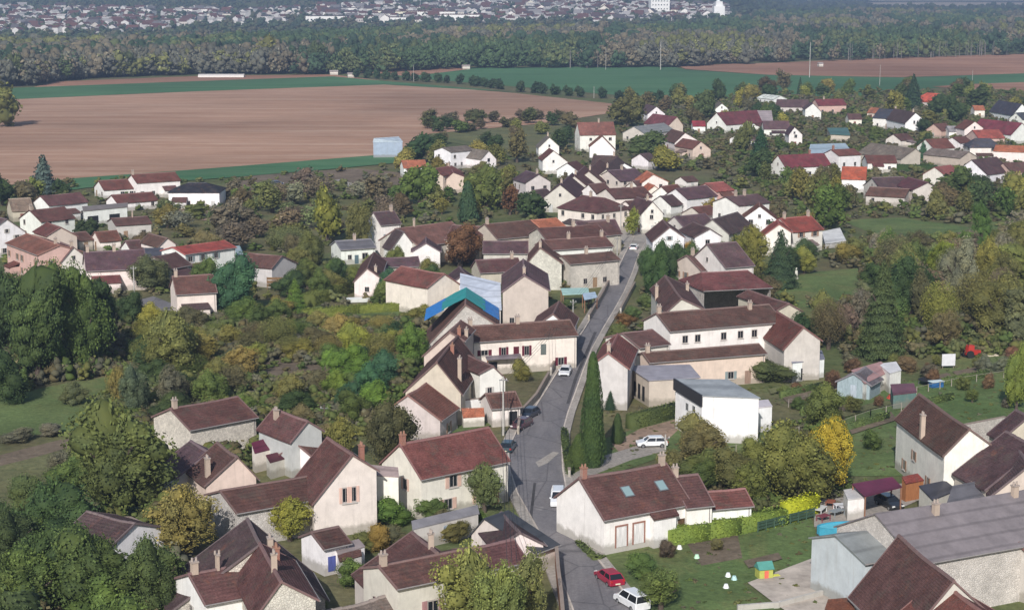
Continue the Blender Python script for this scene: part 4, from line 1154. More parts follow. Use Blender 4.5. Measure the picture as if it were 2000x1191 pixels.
# ---- upper left of street
H('stone house with tall grey gable and dark roof, ivy bush at its foot', (1024,537),(1022,506), 9.6,5.0,10.5, 'purple','tan', chim=[(.1,'tan')], wins=[('l',.8,1.4,.9,1.2)])
H('house with rubble gable above the dark-roofed stone house', (1055,483),(1057,466), 8.6,5.0,8.4, 'brown','stone', chim=[(.05,'tan')], wins=[])
shed('dark lean-to roof at the foot of the rubble gable', [(1060,532),(1092,531),(1092,514),(1052,514)], 4.6,3.2,'dark','white','tile')
H('brown-roofed terrace house with pale stone front facing the yard', (1097,498),(1192,490), 6.6,4.4,7, 'brown','stone', chim=[(.5,'tan')], wins=[('f',.3,1.5,.9,1.2),('f',.7,1.5,.9,1.2),('f',.5,1.1,1,2,'d',(.3,.2,.12))])
H('long brown ridge above the yard terrace', (1062,468),(1180,461), 8.4,5.6,8, 'brown','white', chim=[(.4,'tan'),(.98,'tan')], wins=[])
H('wide old brown roof left of the orange-ended roof', (947,437),(1037,429), 8.6,4.8,10, 'brown','tan', chim=[(.02,'tan')], wins=[])
H('short roof end of bright orange tiles', (1038,429),(1084,425), 8.6,6.4,8, 'orange','tan', chim=[], wins=[])
H('long dark brown roof below the orange tiles', (1050,445),(1166,438), 8.4,5.2,9, 'brown','stone', chim=[(.6,'tan')], wins=[])
H('brown hipped roof at the street corner of the long row', (1150,434),(1180,431), 7.2,4.6,7, 'brown','tan', hip=(1.5,2.2), chim=[(.9,'tan')], wins=[])
H('weathered brown and orange-edged barn roof at the left end of the row', (776,445),(880,432), 7.6,4.2,12, (.13,.07,.055),'stone', name='barn', cat='barn', wf=7, chim=[(.3,'pipe')], wins=[])
H('small white gable standing out of the weathered barn roof', (832,474),(832,460), 5.6,3.8,6, 'purple','white', chim=[], wins=[('l',.5,1.5,.8,1.0)])
H('long ridge of brown tiles behind the reddish tree', (885,439),(950,442), 7.6,4.4,9, 'brown','tan', chim=[], wins=[])
H('tall narrow dark-roofed house with white walls like a tower', (730,414),(768,411), 10.0,6.8,6.4, 'dark','white', chim=[(.95,'tan')], wins=[('f',.3,4.6,.9,1.3),('f',.7,2.0,1.4,1.8,'o',(.1,.1,.1)),('r',.5,4.0,.9,1.2)])
H('white gabled annex right of the tower-like house', (788,452),(772,446), 7.4,3.8,5.5, 'dark','white', chim=[], wins=[])
H('white bungalow with grey roof and dark shuttered windows', (656,470),(722,466), 4.9,3.2,7, (.14,.14,.15),'white', rmat='sheet', chim=[(.55,'tan')], wins=[('f',.25,1.6,.9,1.1),('f',.7,1.6,1.4,1.6),('f',.45,1.05,.9,1.9,'d',(.1,.15,.17))])
H('low house with cream gable and blue-edged roof below the bungalow', (717,523),(730,492), 6.4,3.6,6.6, 'brown','cream', chim=[(.1,('tan',-1.5))], wins=[('l',.5,2.2,.9,1.0)])
H('wide flat plum roof right of the blue-edged gable', (745,502),(815,500), 4.6,3.2,7, 'purple','pale', name='outbuilding', chim=[], wins=[])
H('red-brown roofed barn with cream gable left of the pale metal roof', (867,534),(788,520), 7.8,3.8,9, 'red','cream', name='barn', cat='barn', len_=12, wf=5, wb=5, chim=[], wins=[('l',.3,1.1,.9,1.9,'d',(.3,.3,.3))])
shed('large pale blue-white corrugated metal roof', [(900,606),(978,604),(976,552),(900,534)], 7.0,3.6,(.5,.54,.6),'pale', name='barn', cat='barn')
H('white gable peeking over the pale metal roof', (908,532),(898,520), 6.8,4.6,6, 'dark','white', chim=[], wins=[])
H('low brown roof with tan end wall above the pale metal roof', (930,507),(1010,503), 5.6,3.6,6.4, 'brown','tan', chim=[(.9,'white')], wins=[])
H('dark roof with blank wall between the low brown roof and the rubble gable', (945,470),(1030,470), 6.6,4.6,7, 'dark','pale', chim=[], wins=[])
H('grey-gabled garden house with plum roof in the left gardens', (550,499),(518,496), 6.2,3.6,7, 'brown','grey', len_=8, chim=[], wins=[('l',.5,1.6,.9,1.2)])
shed('small lean-to with ochre front beside the grey-gabled garden house', [(494,530),(524,532),(518,518),(492,516)], 3.2,2.6,'purple',(.6,.42,.2))
fence([(522,566),(575,566)], 2.6, 'tall brown board fence under the garden house', (.2,.12,.06))
# ---- left cluster
G = 'houses of the left hamlet'
H('low white house with long red roof at the top of the left hamlet', (193,353),(281,348), 5.0,3.0,9, 'red','white', group=G)
H('taller white end of the red-roofed farm beside the field', (257,341),(341,336), 6.6,4.4,8, 'red','white', group=G, chim=[(.0,'tan')])
H('small red-roofed annex in front of the white farm', (218,381),(296,375), 4.2,2.6,7, 'red','white', group=G, chim=[])
H('white bungalow with black hipped roof', (368,357),(402,357), 6.4,3.2,11, 'black','white', hip=(4.5,4.5), group=G, chim=[])
H('brown-roofed house with white flank in the left hamlet', (79,382),(154,375), 6.4,3.4,8, 'brown','white', group=G)
H('old house with brown roof and dark doorway in its white right gable', (58,410),(124,403), 7.2,4.0,9, 'brown','white', group=G, chim=[(.0,'tan')])
shed('long white flat-topped shop building', [(164,412),(248,404),(248,396),(162,403)], 4.2,4.0,(.2,.17,.15),'white', name='building', cat='building', wins=[('f',.2,1.6,3,1.8,'o',(.1,.1,.1)),('f',.7,1.6,3,1.8,'o',(.1,.1,.1))])
H('low brown roof right of the white flat-topped building', (218,426),(286,422), 4.8,3.0,8, 'brown','pale', group=G, chim=[(.6,'pipe')])
H('white gabled house cut by the left edge', (12,427),(-20,420), 8.6,4.0,11, 'purple','white', group=G, chim=[], len_=12)
H('tan-gabled house with red-brown roof in the left hamlet', (118,443),(86,432), 6.6,3.4,9.5, 'red','tan', group=G, chim=[], len_=9)
H('large house with mottled red roof and pinkish wall near the left edge', (53,456),(116,478), 7.8,4.4,9, (.15,.065,.05),'pink', group=G, chim=[(.9,'tan')])
H('house with cream gable right of the mottled red roof', (143,482),(112,470), 7.2,4.0,8.4, 'brown','cream', group=G, chim=[(.1,'tan')], len_=8)
H('long dark-roofed house with pale cream front above the big trees', (165,491),(280,486), 7.6,4.0,9, 'purple','cream', group=G, chim=[(.02,'tan'),(.5,'tan')])
H('small cream gable house behind the long dark roof', (326,464),(288,454), 6.2,3.4,7, 'brown','cream', group=G, chim=[], len_=9)
shed('grey slate lean-to between the dark roof and the red roof', [(286,506),(330,505),(318,484),(280,484)], 5.0,3.0,'slate','pale')
H('long white house with bright red tiled roof', (338,482),(436,469), 6.4,4.0,8, (.25,.055,.04),'white', group=G, chim=[])
shed('white extension right of the bright red roof', [(430,500),(474,496),(466,480),(424,484)], 3.4,3.0,(.3,.36,.4),'white')
H('dark brown roof below the slate lean-to', (300,500),(342,492), 6.0,3.4,8, 'brown','pale', group=G, chim=[])
H('tall brown-roofed house with cream left gable by the lane', (338,539),(414,535), 7.4,4.6,8, 'brown','cream', group=G, chim=[(.02,'tan')])
H('low tan stone roof at the left edge', (18,388),(58,386), 5.6,3.0,8, (.2,.15,.11),'tan', group=G, chim=[])
H('red roofed garage in the middle of the left hamlet', (186,452),(226,449), 4.4,2.6,6, 'red','cream', name='garage', cat='garage', group=G, chim=[])
# ---- barns and houses towards the fields
shed('pale blue field barn with rounded metal roof beside the ploughed field', [(729,278),(786,277),(778,267),(731,270)], 7.0,5.6,'blue',(.38,.45,.56), name='barn', cat='barn')
H('long grey-brown roof house with white gable and dark hatch', (954,294),(872,284), 6.2,3.2,8, 'greybrown','white', len_=16, chim=[], wins=[('l',.5,3.0,1.0,1.2,'o',(.1,.1,.1))])
H('white two-storey house behind the long grey-brown roof', (864,288),(910,284), 7.0,5.0,8, 'greybrown','white', chim=[])
H('small house with bright orange roof and white left gable', (785,313),(829,312), 5.4,3.4,7, 'orange','white', chim=[])
H('pinkish house with red roof and low cross gable', (843,330),(882,324), 7.0,4.4,8, 'red','peach', chim=[(.9,'tan')])
H('peach gable of the pinkish house', (885,336),(878,324), 6.2,4.2,8, 'red','peach', chim=[], len_=8)
H('small white gable house above the bright red-roofed house', (1073,268),(1062,259), 7.0,3.8,8, 'greybrown','white', len_=9, chim=[(.6,'tan')])
H('white house with red roof and small red porch roof', (1081,294),(1066,285), 7.6,4.2,9, 'red','white', len_=9, chim=[])
H('large white house with antenna chimney, tallest at the top of the street', (1128,239),(1197,238), 10.5,7.0,8.6, (.17,.075,.06),'white', chim=[(.6,('white',0))],
  wins=[('f',.85,4.6,1.2,1.1),('f',.3,4.6,1.0,1.0),('l',.4,4.4,.8,1.1),('l',.5,1.6,.9,1.4)])
H('white gabled front wing of the large white house', (1176,266),(1170,252), 8.4,4.6,10, (.22,.10,.07),'white', len_=8, chim=[], wins=[])
H('pale gabled house with plum roof left of the row houses', (1052,340),(1016,330), 8.0,4.4,9, 'purple','pale', len_=10, chim=[(.1,'tan')])
for i, (a, b_, lab, rc_) in enumerate([((1094,360),(1118,338),'slate-dark roof terrace house with a white parapet, lowest of the stepped row','dark'),
        ((1122,343),(1142,324),'brown roof terrace house with pale party wall in the stepped row','brown'),
        ((1150,334),(1172,312),'brown roof with raised white party wall in the middle of the stepped row','brown'),
        ((1184,330),(1206,306),'uppermost brown roof of the stepped row behind the chapel-like gable','dark')]):
    H(lab, a, b_, 7.6, 4.2, 8.6, rc_, 'pale', chim=[(.1,'tan')])
    h_ = None
H('brown roof with small dormers below the large white house', (1160,303),(1206,304), 7.2,4.2,9, 'dark','white', chim=[(.9,'tan')])
H('small white triangular gable right of the brown dormer roof', (1219,318),(1206,306), 6.6,4.0,8, 'dark','white', len_=7, chim=[])
H('wide plum roof with low pale wall in the middle of the old centre', (1188,333),(1240,329), 7.4,3.6,11, 'purple','pale', chim=[(.5,'tan')])
H('house with orange roof slope and cream gable in the old centre', (1276,340),(1248,326), 7.6,4.0,9, 'orange','cream', len_=9, chim=[])
H('small orange-roofed cottage under the cream gable', (1278,362),(1262,356), 5.2,3.0,6, 'orange','cream', len_=6, chim=[])
H('large brown hipped roof house where the street bends', (1140,381),(1180,386), 8.2,4.0,12, 'brown','cream', hip=(3,3.5), chim=[(.4,'tan')])
H('brown gabled roof behind the hipped roof house', (1184,368),(1255,364), 8.0,4.6,10, 'brown','cream', chim=[(.7,'tan')])
H('cream front under a low dark roof at the bend', (1125,432),(1200,428), 6.0,3.8,6, 'dark','cream', chim=[], wins=[])
H('cream-gabled house right of the street bend', (1274,393),(1244,384), 8.0,4.2,9, 'dark','cream', len_=10, chim=[(.3,'tan')])
# ---- right of the street, upper
H('stone-gabled house with plum roof in the upper right centre', (1320,368),(1378,362), 7.0,3.8,8.5, 'purple','white', chim=[])
H('red roof strip behind the plum-roofed house', (1378,358),(1412,355), 5.4,3.6,9, (.22,.07,.06),'pink', chim=[])
H('small red-roofed cottage left of the stone gable', (1292,364),(1322,360), 5.6,3.2,7, 'red','white', chim=[])
H('tall white house with purple-brown roof stepping down the slope', (1418,384),(1478,378), 9.0,5.6,9, 'purple','white', wf=4.4, chim=[(.3,'tan'),(.6,'tan')])
H('white house with steep red triangular roof', (1484,402),(1482,392), 8.0,5.0,8, 'red','white', chim=[], len_=7)
H('cream house with bright red roof and dormer window', (1524,426),(1582,421), 7.6,4.0,9, (.2,.05,.04),'cream', chim=[(.1,'tan'),(.97,'tan')])
H('cream gable wing of the bright red-roofed house', (1522,437),(1516,424), 7.4,4.0,8, (.2,.05,.04),'cream', chim=[], len_=7)
H('plain white-gabled house at the right of the street top', (1308,443),(1290,424), 8.6,4.6,9.5, 'brown','white', len_=12, chim=[])
H('dark long roof between the plain white gable and the wisteria-coloured bush', (1318,422),(1376,416), 7.4,4.4,9, 'purple','pale', chim=[])
H('low dark roof with a white gable end and blue window', (1386,446),(1356,434), 7.2,3.8,9, 'dark','white', len_=11, chim=[])
H('dark roof to the right of the blue-window gable', (1392,428),(1440,414), 7.4,4.4,8, 'dark','pale', chim=[])
H('steep plum roof with pale verge above the open barn', (1382,476),(1436,472), 11.0,6.2,11, 'purple','cream', wf=6.5, chim=[])
H('lower brown roof left of the steep plum roof', (1342,498),(1388,494), 8.2,4.4,10, 'brown','tan', chim=[(.2,'white')])
hO = H('open-fronted barn with big red-brown hipped roof', (1372,532),(1458,528), 8.8,4.2,12, (.12,.045,.04),'stone', hip=(2,2.2), name='barn', cat='barn', chim=[], wins=[], hole=True)
H('steep brown half-hipped house with small pale gable by the street', (1331,582),(1299,538), 10.0,4.4,12.5, 'brown','pale', wb=7.5, wf=5.5, chim=[(.6,('tan',2.5)),(.7,('tan',-3.0))], wins=[('b',.1,1.6,.8,1.1)])
hL = H('long white two-storey building with two rows of dark windows', (1283,611),(1500,594), 9.4,6.0,9, 'brown','white', wf=4.6, chim=[(.0,'tan'),(.82,('tan',-.8))],
  wins=[('f',t,z,1.0,1.25) for t in (.13,.24,.47,.62,.745,.9) for z in (5.85,3.55)], shut=False)
H('long narrow brown lean-to roof in front of the white two-storey building', (1256,688),(1480,671), 5.6,3.9,5, 'brown','peach', chim=[(.02,'tan')], wins=[('f',.7,1.6,1,1.2),('f',.85,1.1,1.0,2,'d',(.3,.2,.15))])
H('red-brown barn with whitewashed gable at the right end of the long buildings', (1569,638),(1528,614), 8.6,4.2,12, 'red','pale', len_=13, name='barn', cat='barn', chim=[], wins=[('b',.3,1.2,1.2,1.8),('b',.6,1.2,1.2,1.8)])
shed('grey flat awning roof in front of the whitewashed barn gable', [(1548,708),(1610,700),(1604,684),(1542,690)], 3.6,3.2,(.2,.21,.25),'white', wins=[('f',.4,1.2,1.6,1.8,'o',(.1,.1,.1))])
H('curved-looking brown roof with tan end wall behind the long building', (1540,592),(1480,572), 7.4,4.0,8, 'brown','tan', len_=14, chim=[])
H('red-brown house with blank grey gable beside the cypress', (1188,688),(1206,652), 8.4,4.6,9.6, 'red','grey', wf=5.4, chim=[(.05,'tan')], wins=[])
H('brown hipped roof wing behind the blank grey gable', (1216,650),(1272,643), 7.6,4.8,9, 'brown','cream', hip=(0,0), chim=[], wins=[])
shed('grey flat-roofed house with tan walls and a columned loggia', [(1268,742),(1366,736),(1346,712),(1226,714)], 4.3,4.0,(.28,.27,.28),'tan', name='house', cat='house',
     wins=[('l',.75,1.5,.9,2.2,'o',(.1,.1,.1)),('l',.55,1.5,.9,2.2,'o',(.1,.1,.1)),('l',.35,1.5,.9,2.2,'o',(.1,.1,.1)),('l',.15,1.6,1.0,1.2,'w',(.6,.6,.6)),('f',.55,1.8,.5,.5,'w',(.4,.4,.4))])
hX = shed('tall white block house with sloping grey roof and black fascia', [(1372,772),(1482,776),(1421,741),(1320,740)], 7.0,6.4,(.27,.29,.31),'white', name='house', cat='house',
     wins=[('l',.75,1.4,1.0,2.0,'o',(.1,.1,.1)),('l',.45,3.9,.9,1.1,'w',(.6,.6,.6)),('l',.3,1.6,.9,1.2,'w',(.6,.6,.6)),('l',.7,4.0,.9,1.0,'w',(.6,.6,.6))])
shed('low white annex at the right end of the white block house', [(1482,795),(1508,792),(1500,780),(1476,782)], 3.6,3.6,'white','white')
# ---- front right
hF = H('white house with mottled brown roof, two skylights and brick-arched doors', (1133,932),(1299,904), 7.5,3.7,9.4, 'brown','white', chim=[(.01,'brick'),(.99,'tan')],
  wins=[('f',.2,1.75,1.3,2.2,'d',(.7,.68,.66)),('f',.4,1.75,1.3,2.2,'d',(.7,.68,.66)),('f',.9,1.5,.9,2.0,'d',(.1,.06,.03)),('f',.74,1.6,.8,1.0)], shut=False)
H('brown-roofed middle section stepping down from the skylight house', (1312,930),(1354,926), 6.2,3.5,8.4, 'brown','white', chim=[(.02,'tan')], wins=[])
H('low red-brown roof with white wall at the end of the skylight house', (1369,960),(1452,953), 4.4,2.7,4.6, (.14,.06,.05),'white', name='outbuilding', chim=[], wins=[])
# ---- right edge
H('tall grey-walled barn house with dark brown roof and sunlit cream gable', (1893,836),(1796,769), 9.6,5.4,8.4, 'brown','cream', wf=4.4, wb=4.4, chim=[(.45,('tan',2.8))], wins=[('b',.3,1.4,.9,2.0),('b',.6,3.6,.9,1.2),('b',.8,1.5,.9,1.3)])
H('dark brown steep roof house at the right edge', (2030,870),(1966,842), 9.0,4.6,10, 'dark','tan', wb=6.5, chim=[], wins=[])
H('small tan gable house cut by the right edge', (2008,812),(1985,800), 6.6,3.8,7, 'dark','tan', chim=[], wins=[])
H('tan-gabled dark roof at the very right edge above the long grey roof', (2012,905),(1992,880), 8.0,4.4,8, 'purple','tan', chim=[], wins=[])
garden_wall([(1872,880),(1960,862)], 3.4, 'sunlit stone wall between the barn house and the edge gable', 'stone')
hG = shed('open carport with magenta sheet roof', [(1690,968),(1760,950),(1742,931),(1666,944)], 3.4,3.0,'magenta','pale', posts=True, name='carport', cat='carport')
shed('white garage box behind the magenta carport', [(1656,974),(1690,970),(1674,952),(1648,956)], 2.7,2.6,'white','white', name='garage', cat='garage')
shed('orange timber shed beside the carport', [(1770,944),(1804,937),(1792,924),(1762,930)], 2.9,2.3,(.16,.04,.035),(.33,.14,.06),'tile', wmat='wood')
shed('dark slate lean-to roof beside the timber shed', [(1822,975),(1868,956),(1846,938),(1796,948)], 3.4,2.8,'slate','pale')
shed('grey slate wing roof behind the long grey farm roof', [(1850,984),(1950,962),(1930,935),(1862,948)], 4.6,3.6,(.13,.125,.135),'pale')
hR = H('long farmhouse with ribbed grey-mauve sheet roof and sunlit stone wall', (1712,1001),(2060,945), 9.0,5.0,12.5, 'fibre','stone', rmat='sheet', wf=6.6, chim=[(.27,('white',-1.2)),(.75,('white',-.6))], wins=[], cap=False)
H('lower blue-grey gabled end of the ribbed-roof farmhouse', (1634,1043),(1706,1031), 6.9,4.6,8, 'fibre','bluegrey', rmat='sheet', wf=4.6, chim=[], wins=[('f',.35,1.8,.8,1.3),('f',.6,1.8,.8,1.3)], cap=False, wmat='plaster')
H('big brown barn roof in the bottom right corner', (1757,1045),(1862,1132), 8.6,3.6,13, 'brown','pale', wb=6, name='barn', cat='barn', chim=[], wins=[])
H('redder lower roof at the bottom right corner', (1835,1129),(1925,1198), 7.6,3.6,12, 'red','pale', wb=6, name='barn', cat='barn', chim=[], wins=[])
H('red-brown roof corner cut by the right edge', (2050,1040),(1990,1058), 6.0,4.4,5, 'red','pale', name='outbuilding', chim=[], wins=[])
shed('long-roofed hobby shed with striped red and white sheets', [(1690,748),(1742,722),(1720,706),(1664,722)], 3.6,2.6,(.35,.2,.19),'white', wins=[('f',.3,1.2,1.6,1.6,'o',(.1,.1,.1))])
shed('white sheet roofed shed right of the striped shed', [(1738,728),(1760,722),(1750,706),(1716,710)], 3.4,3.2,'white','white')
H('blue-grey timber gable hut left of the striped shed', (1668,728),(1690,716), 3.8,2.4,5, (.12,.11,.12),(.3,.36,.4), name='hut', cat='hut', chim=[], wins=[('l',.5,1.1,.9,1.8,'d',(.4,.45,.5))], wmat='wood')
shed('green and maroon lean-to in the allotments', [(1745,770),(1790,765),(1784,748),(1740,750)], 2.8,2.2,(.14,.06,.08),(.12,.2,.18))
# ---- top right
GT = 'houses of the far right quarter'
H('white-gabled farmhouse with long dark red roof', (1400,220),(1478,215), 8.2,4.0,11, (.12,.04,.045),'white', group=GT, chim=[])
H('pale grey sheet-roofed end of the long farmhouse', (1479,216),(1506,216), 8.0,4.6,11, 'grey','white', rmat='sheet', group=GT, chim=[])
H('plum roof wing below the grey sheet end', (1490,236),(1540,236), 6.4,3.6,8, 'purple','white', group=GT, chim=[])
H('bright cream gable catching the sun right of the plum wing', (1552,248),(1530,238), 7.6,3.8,8, 'purple','white', len_=9, group=GT, chim=[])
H('purple-brown roof house in front of the green field', (1518,194),(1580,195), 6.6,3.4,9, 'purple','pale', group=GT, chim=[])
H('white gable house with maroon roof and striped shutters', (1588,202),(1574,196), 7.4,4.4,9, 'purple','white', len_=8, group=GT, chim=[])
H('long maroon roof with pinkish front right of the white gable', (1592,194),(1646,193), 6.8,4.4,8, (.12,.03,.035),'pink', group=GT)
H('small pale-roofed white bungalow at the edge of the green field', (1492,184),(1524,187), 4.6,3.0,8, 'white','white', group=GT, chim=[])
H('slate-roofed left half of the white twin house', (1718,212),(1754,214), 8.0,3.4,10, 'slate','white', group=GT, chim=[(.9,'tan')])
H('white twin house right half with brown roof and two dark gable windows', (1788,220),(1748,212), 8.4,3.6,10.5, 'dark','white', group=GT, chim=[(.1,'tan')], wins=[('l',.42,4.4,.8,1.4),('l',.58,4.4,.8,1.4),('b',.2,1.3,.9,1.4),('b',.5,1.3,.9,1.4)])
H('house with glowing orange-red hipped roof behind the spruce', (1812,181),(1834,183), 7.4,3.6,12, (.4,.085,.05),'cream', hip=(4,4), group=GT, chim=[])
H('small orange-roofed shed left of the white twin house', (1702,210),(1718,211), 5.0,3.0,6, 'orange','peach', group=GT, chim=[])
H('slate-roofed house with white gable and roof windows at the far right', (1996,203),(1950,196), 8.4,3.8,10, 'slate','white', group=GT, chim=[])
H('slate-roofed white house cut by the right edge under the slate gable', (1985,220),(2030,218), 6.2,3.6,8, 'slate','white', group=GT, chim=[])
H('small white house with orange roof among the far right trees', (1900,206),(1920,206), 5.4,3.6,7, 'orange','cream', group=GT, chim=[])
H('cream-gabled house with red roof left of the maroon roof', (1904,237),(1876,232), 7.6,3.8,10, 'red','cream', len_=9, group=GT)
H('long maroon-roofed house at the far right with white end gable', (1996,240),(1916,232), 8.0,3.8,10, (.13,.035,.045),'white', group=GT)
H('red low roof between the maroon roof and the slate hipped house', (1900,254),(1950,253), 6.6,4.0,10, (.24,.06,.05),'pink', group=GT, chim=[])
H('cream house with slate hipped roof and pink-framed windows', (1906,270),(1932,270), 7.6,5.0,9, 'slate','cream', hip=(3.0,3.0), group=GT, chim=[])
H('long orange roof at the far right edge', (1946,283),(2030,286), 6.0,4.4,9, 'orange','cream', group=GT, chim=[])
H('small pink cottage below the twin house', (1824,242),(1846,240), 5.6,3.2,7, 'red','pink', group=GT, chim=[])
H('white cottage with grey roof beside the cream gable', (1850,246),(1876,246), 5.0,3.2,7, 'grey','white', group=GT, chim=[])
H('great grey barn roof with broad stone gable', (1788,290),(1702,279), 6.6,2.8,16, 'greybrown','tan', name='barn', cat='barn', wb=8, wf=8, group=GT, chim=[], wins=[])
H('low stone farm range with pale front wall', (1820,289),(1892,296), 5.6,3.8,8, 'greybrown','tan', name='barn', cat='barn', group=GT, chim=[], wins=[])
H('house with red roof and white gable rising behind the stone range', (1808,272),(1848,270), 6.8,4.0,9, 'red','white', group=GT, chim=[])
shed('pale blue metal barn roof behind the white house', [(1580,300),(1662,296),(1650,280),(1584,282)], 5.0,4.0,'blue','grey', name='barn', cat='barn')
H('white two-storey house with red roof and bare bright front', (1624,292),(1667,290), 8.6,6.4,8, 'red','white', group=GT)
H('low red roof right of the bright two-storey house', (1690,303),(1746,303), 5.2,3.2,9, 'red','white', group=GT, chim=[])
H('stone-gabled house with maroon tiled roof and row of dormers', (1520,303),(1608,299), 7.2,3.8,9, (.13,.035,.04),'white', group=GT)
H('house with bright orange roof and pale left gable', (1646,325),(1692,326), 7.2,3.4,9, (.33,.085,.05),'white', group=GT, chim=[])
H('plum roof farm with two-tone roof and small white dormer gable', (1704,347),(1764,345), 6.4,3.6,10, 'purple','pale', group=GT)
H('right wing of the plum roof farm with pale end wall', (1812,356),(1774,346), 6.4,3.4,9, (.11,.04,.05),'pale', group=GT, chim=[])
H('brown low roof in front of the plum roof farm', (1700,365),(1775,369), 4.6,2.8,8, 'brown','pale', group=GT, chim=[])
H('small red-roofed cottage at the end of the green hedge', (1826,326),(1856,322), 6.0,3.6,8, (.19,.07,.06),'cream', group=GT, chim=[])
H('dark broad roof house with white left wall near the right edge', (1898,312),(1946,306), 7.4,3.4,11, 'purple','white', group=GT, chim=[])
H('brown roof at the right edge below the orange roof', (1960,318),(2040,314), 6.0,3.6,8, 'brown','pink', group=GT, chim=[])
H('light grey roof workshop with blue doors', (1238,247),(1296,240), 6.0,3.4,10, 'grey','pale', rmat='sheet', name='workshop', cat='workshop', chim=[])
H('maroon roof house with tan gable behind the workshop', (1322,228),(1276,222), 7.6,4.0,10, (.12,.04,.045),'tan', group=GT)
H('white gable house with plum roof, furthest up the hill road', (1282,208),(1262,203), 6.8,3.6,8, 'purple','white', group=GT, chim=[])
H('cream-gabled house with brown roof right of the workshop', (1338,259),(1312,252), 7.0,3.6,9, 'brown','cream', group=GT, chim=[])
H('low pink-gabled house with red roof in front of the cream gable', (1369,276),(1334,270), 6.4,3.4,9, 'red','peach', group=GT, chim=[])
H('small red-roofed cottage with white base by the long farmhouse', (1352,236),(1376,236), 5.0,3.2,7, (.22,.03,.04),'white', group=GT, chim=[])
H('little white gable left of the big dark tree', (1410,202),(1404,198), 5.4,3.0,6, 'greybrown','white', group=GT, chim=[])
H('row house with brown roof between the old centre and the orange roof', (1222,392),(1250,388), 7.0,4.2,8, 'brown','cream', chim=[])

for i, pp in enumerate(([(1520,770),(1600,752),(1622,768),(1540,790)], [(1560,800),(1660,776),(1680,796),(1580,822)], [(1610,742),(1640,738),(1660,760),(1630,766)], [(1800,742),(1850,730),(1870,742),(1820,758)],
        [(1650,830),(1740,806),(1752,822),(1664,850)], [(1860,728),(1920,716),(1934,728),(1876,742)], [(1452,1098),(1520,1082),(1528,1094),(1462,1112)])):
    sheet('vegetable_bed', pp, 'scrubsoil')
sheet('mown_path', [(1500,762),(1640,730),(1700,735),(1700,742),(1640,740),(1505,772)], 'meadow')
sheet('mown_path', [(1560,832),(1700,790),(1800,775),(1800,782),(1705,800),(1570,842)], 'meadow')
for a, b_, lab, rc_, wc_, hr_, he_, w_ in (
    ((1236,353),(1258,351),'little brown-roofed cottage wedged under the wide plum roof','brown','cream',5.6,3.4,7),
    ((1290,382),(1312,379),'small brown roof between the stone gable and the street bend','dark','white',5.6,3.4,7),
    ((1352,404),(1386,400),'flat-pitched red-brown annex in front of the plum-roofed house','red','pale',4.8,3.0,7),
    ((1436,424),(1462,420),'small white outhouse with plum roof below the tall white house','purple','white',4.6,3.0,6),
    ((1150,360),(1180,357),'short brown roof with white wall behind the hipped roof house','brown','white',6.4,4.0,7),
    ((1098,378),(1120,372),'low brown outbuilding left of the hipped roof house','brown','pale',4.6,2.8,6),
    ((1108,318),(1126,314),'white-walled cottage under the slope garden','brown','white',5.6,3.4,7),
    ((1040,372),(1066,368),'dark low roof below the pale gabled house','dark','pale',4.6,2.8,6),
    ((1330,345),(1352,343),'tiny white shed with brown roof in the lawn garden of the centre','brown','white',3.6,2.4,5),
    ((1250,300),(1268,298),'small plum roof above the orange-roofed house','purple','white',5.2,3.2,7),
    ((1440,262),(1462,260),'white cottage half hidden in front of the grey sheet end','brown','white',4.8,3.0,7),
    ((1745,262),(1770,260),'brown-roofed cottage between the twin house and the grey barn','brown','cream',5.0,3.0,7),
    ((1860,268),(1884,266),'little red-roofed house left of the slate hipped house','red','white',5.2,3.4,7),
    ((1655,222),(1680,222),'brown roof among the trees right of the maroon-roofed row','brown','cream',5.2,3.2,8),
    ((140,455),(166,452),'little brown shed roof between the tan gable and the white shop','brown','pale',4.0,2.6,6),
    ((246,470),(270,468),'small roof with white wall behind the long dark-roofed house','brown','white',4.6,2.8,6)):
    H(lab, a, b_, hr_, he_, w_, rc_, wc_, chim=[])
# ================================================================== VEHICLES
CG = 'cars parked in the village'
WHITE = (.75, .76, .77)
car(1090, 984, 268, WHITE, 'white car parked on the right side of the street above the skylight house', 'van', group=CG)
car(1104, 732, 262, (.55, .57, .6), 'silver-white car driving in the street beside the long white house', 'hatch', group=CG)
car(1019, 836, 245, (.09, .035, .04), 'dark maroon car parked at the left kerb', 'hatch', group=CG)
car(1034, 815, 245, (.03, .035, .05), 'dark blue car parked just ahead of the maroon car', 'hatch', group=CG)
car(992, 880, 80, (.015, .035, .045), 'black-teal car parked beside the red-brown roofed cream house', 'hatch', group=CG)
car(1238, 488, 80, WHITE, 'small white car far up the street near the bend', 'hatch', group=CG)
car(1190, 1137, 112, (.32, .012, .04), 'shiny red car on the verge in front of the white car', 'hatch', group=CG)
car(1234, 1184, 118, WHITE, 'white estate car at the bottom edge behind the red car', 'van', group=CG)
car(1273, 872, 185, WHITE, 'white car parked at the end of the gravel driveway', 'hatch', group=CG)
car(1736, 990, 290, (.02, .022, .025), 'black car under the magenta carport roof', 'hatch', group=CG)
car(1420, 588, 5, WHITE, 'white van standing in the open barn', 'van', group=CG)
car(541, 362, 10, (.03, .04, .09), 'dark blue car left alone on the scrubland behind the hamlet', 'hatch', group=CG)

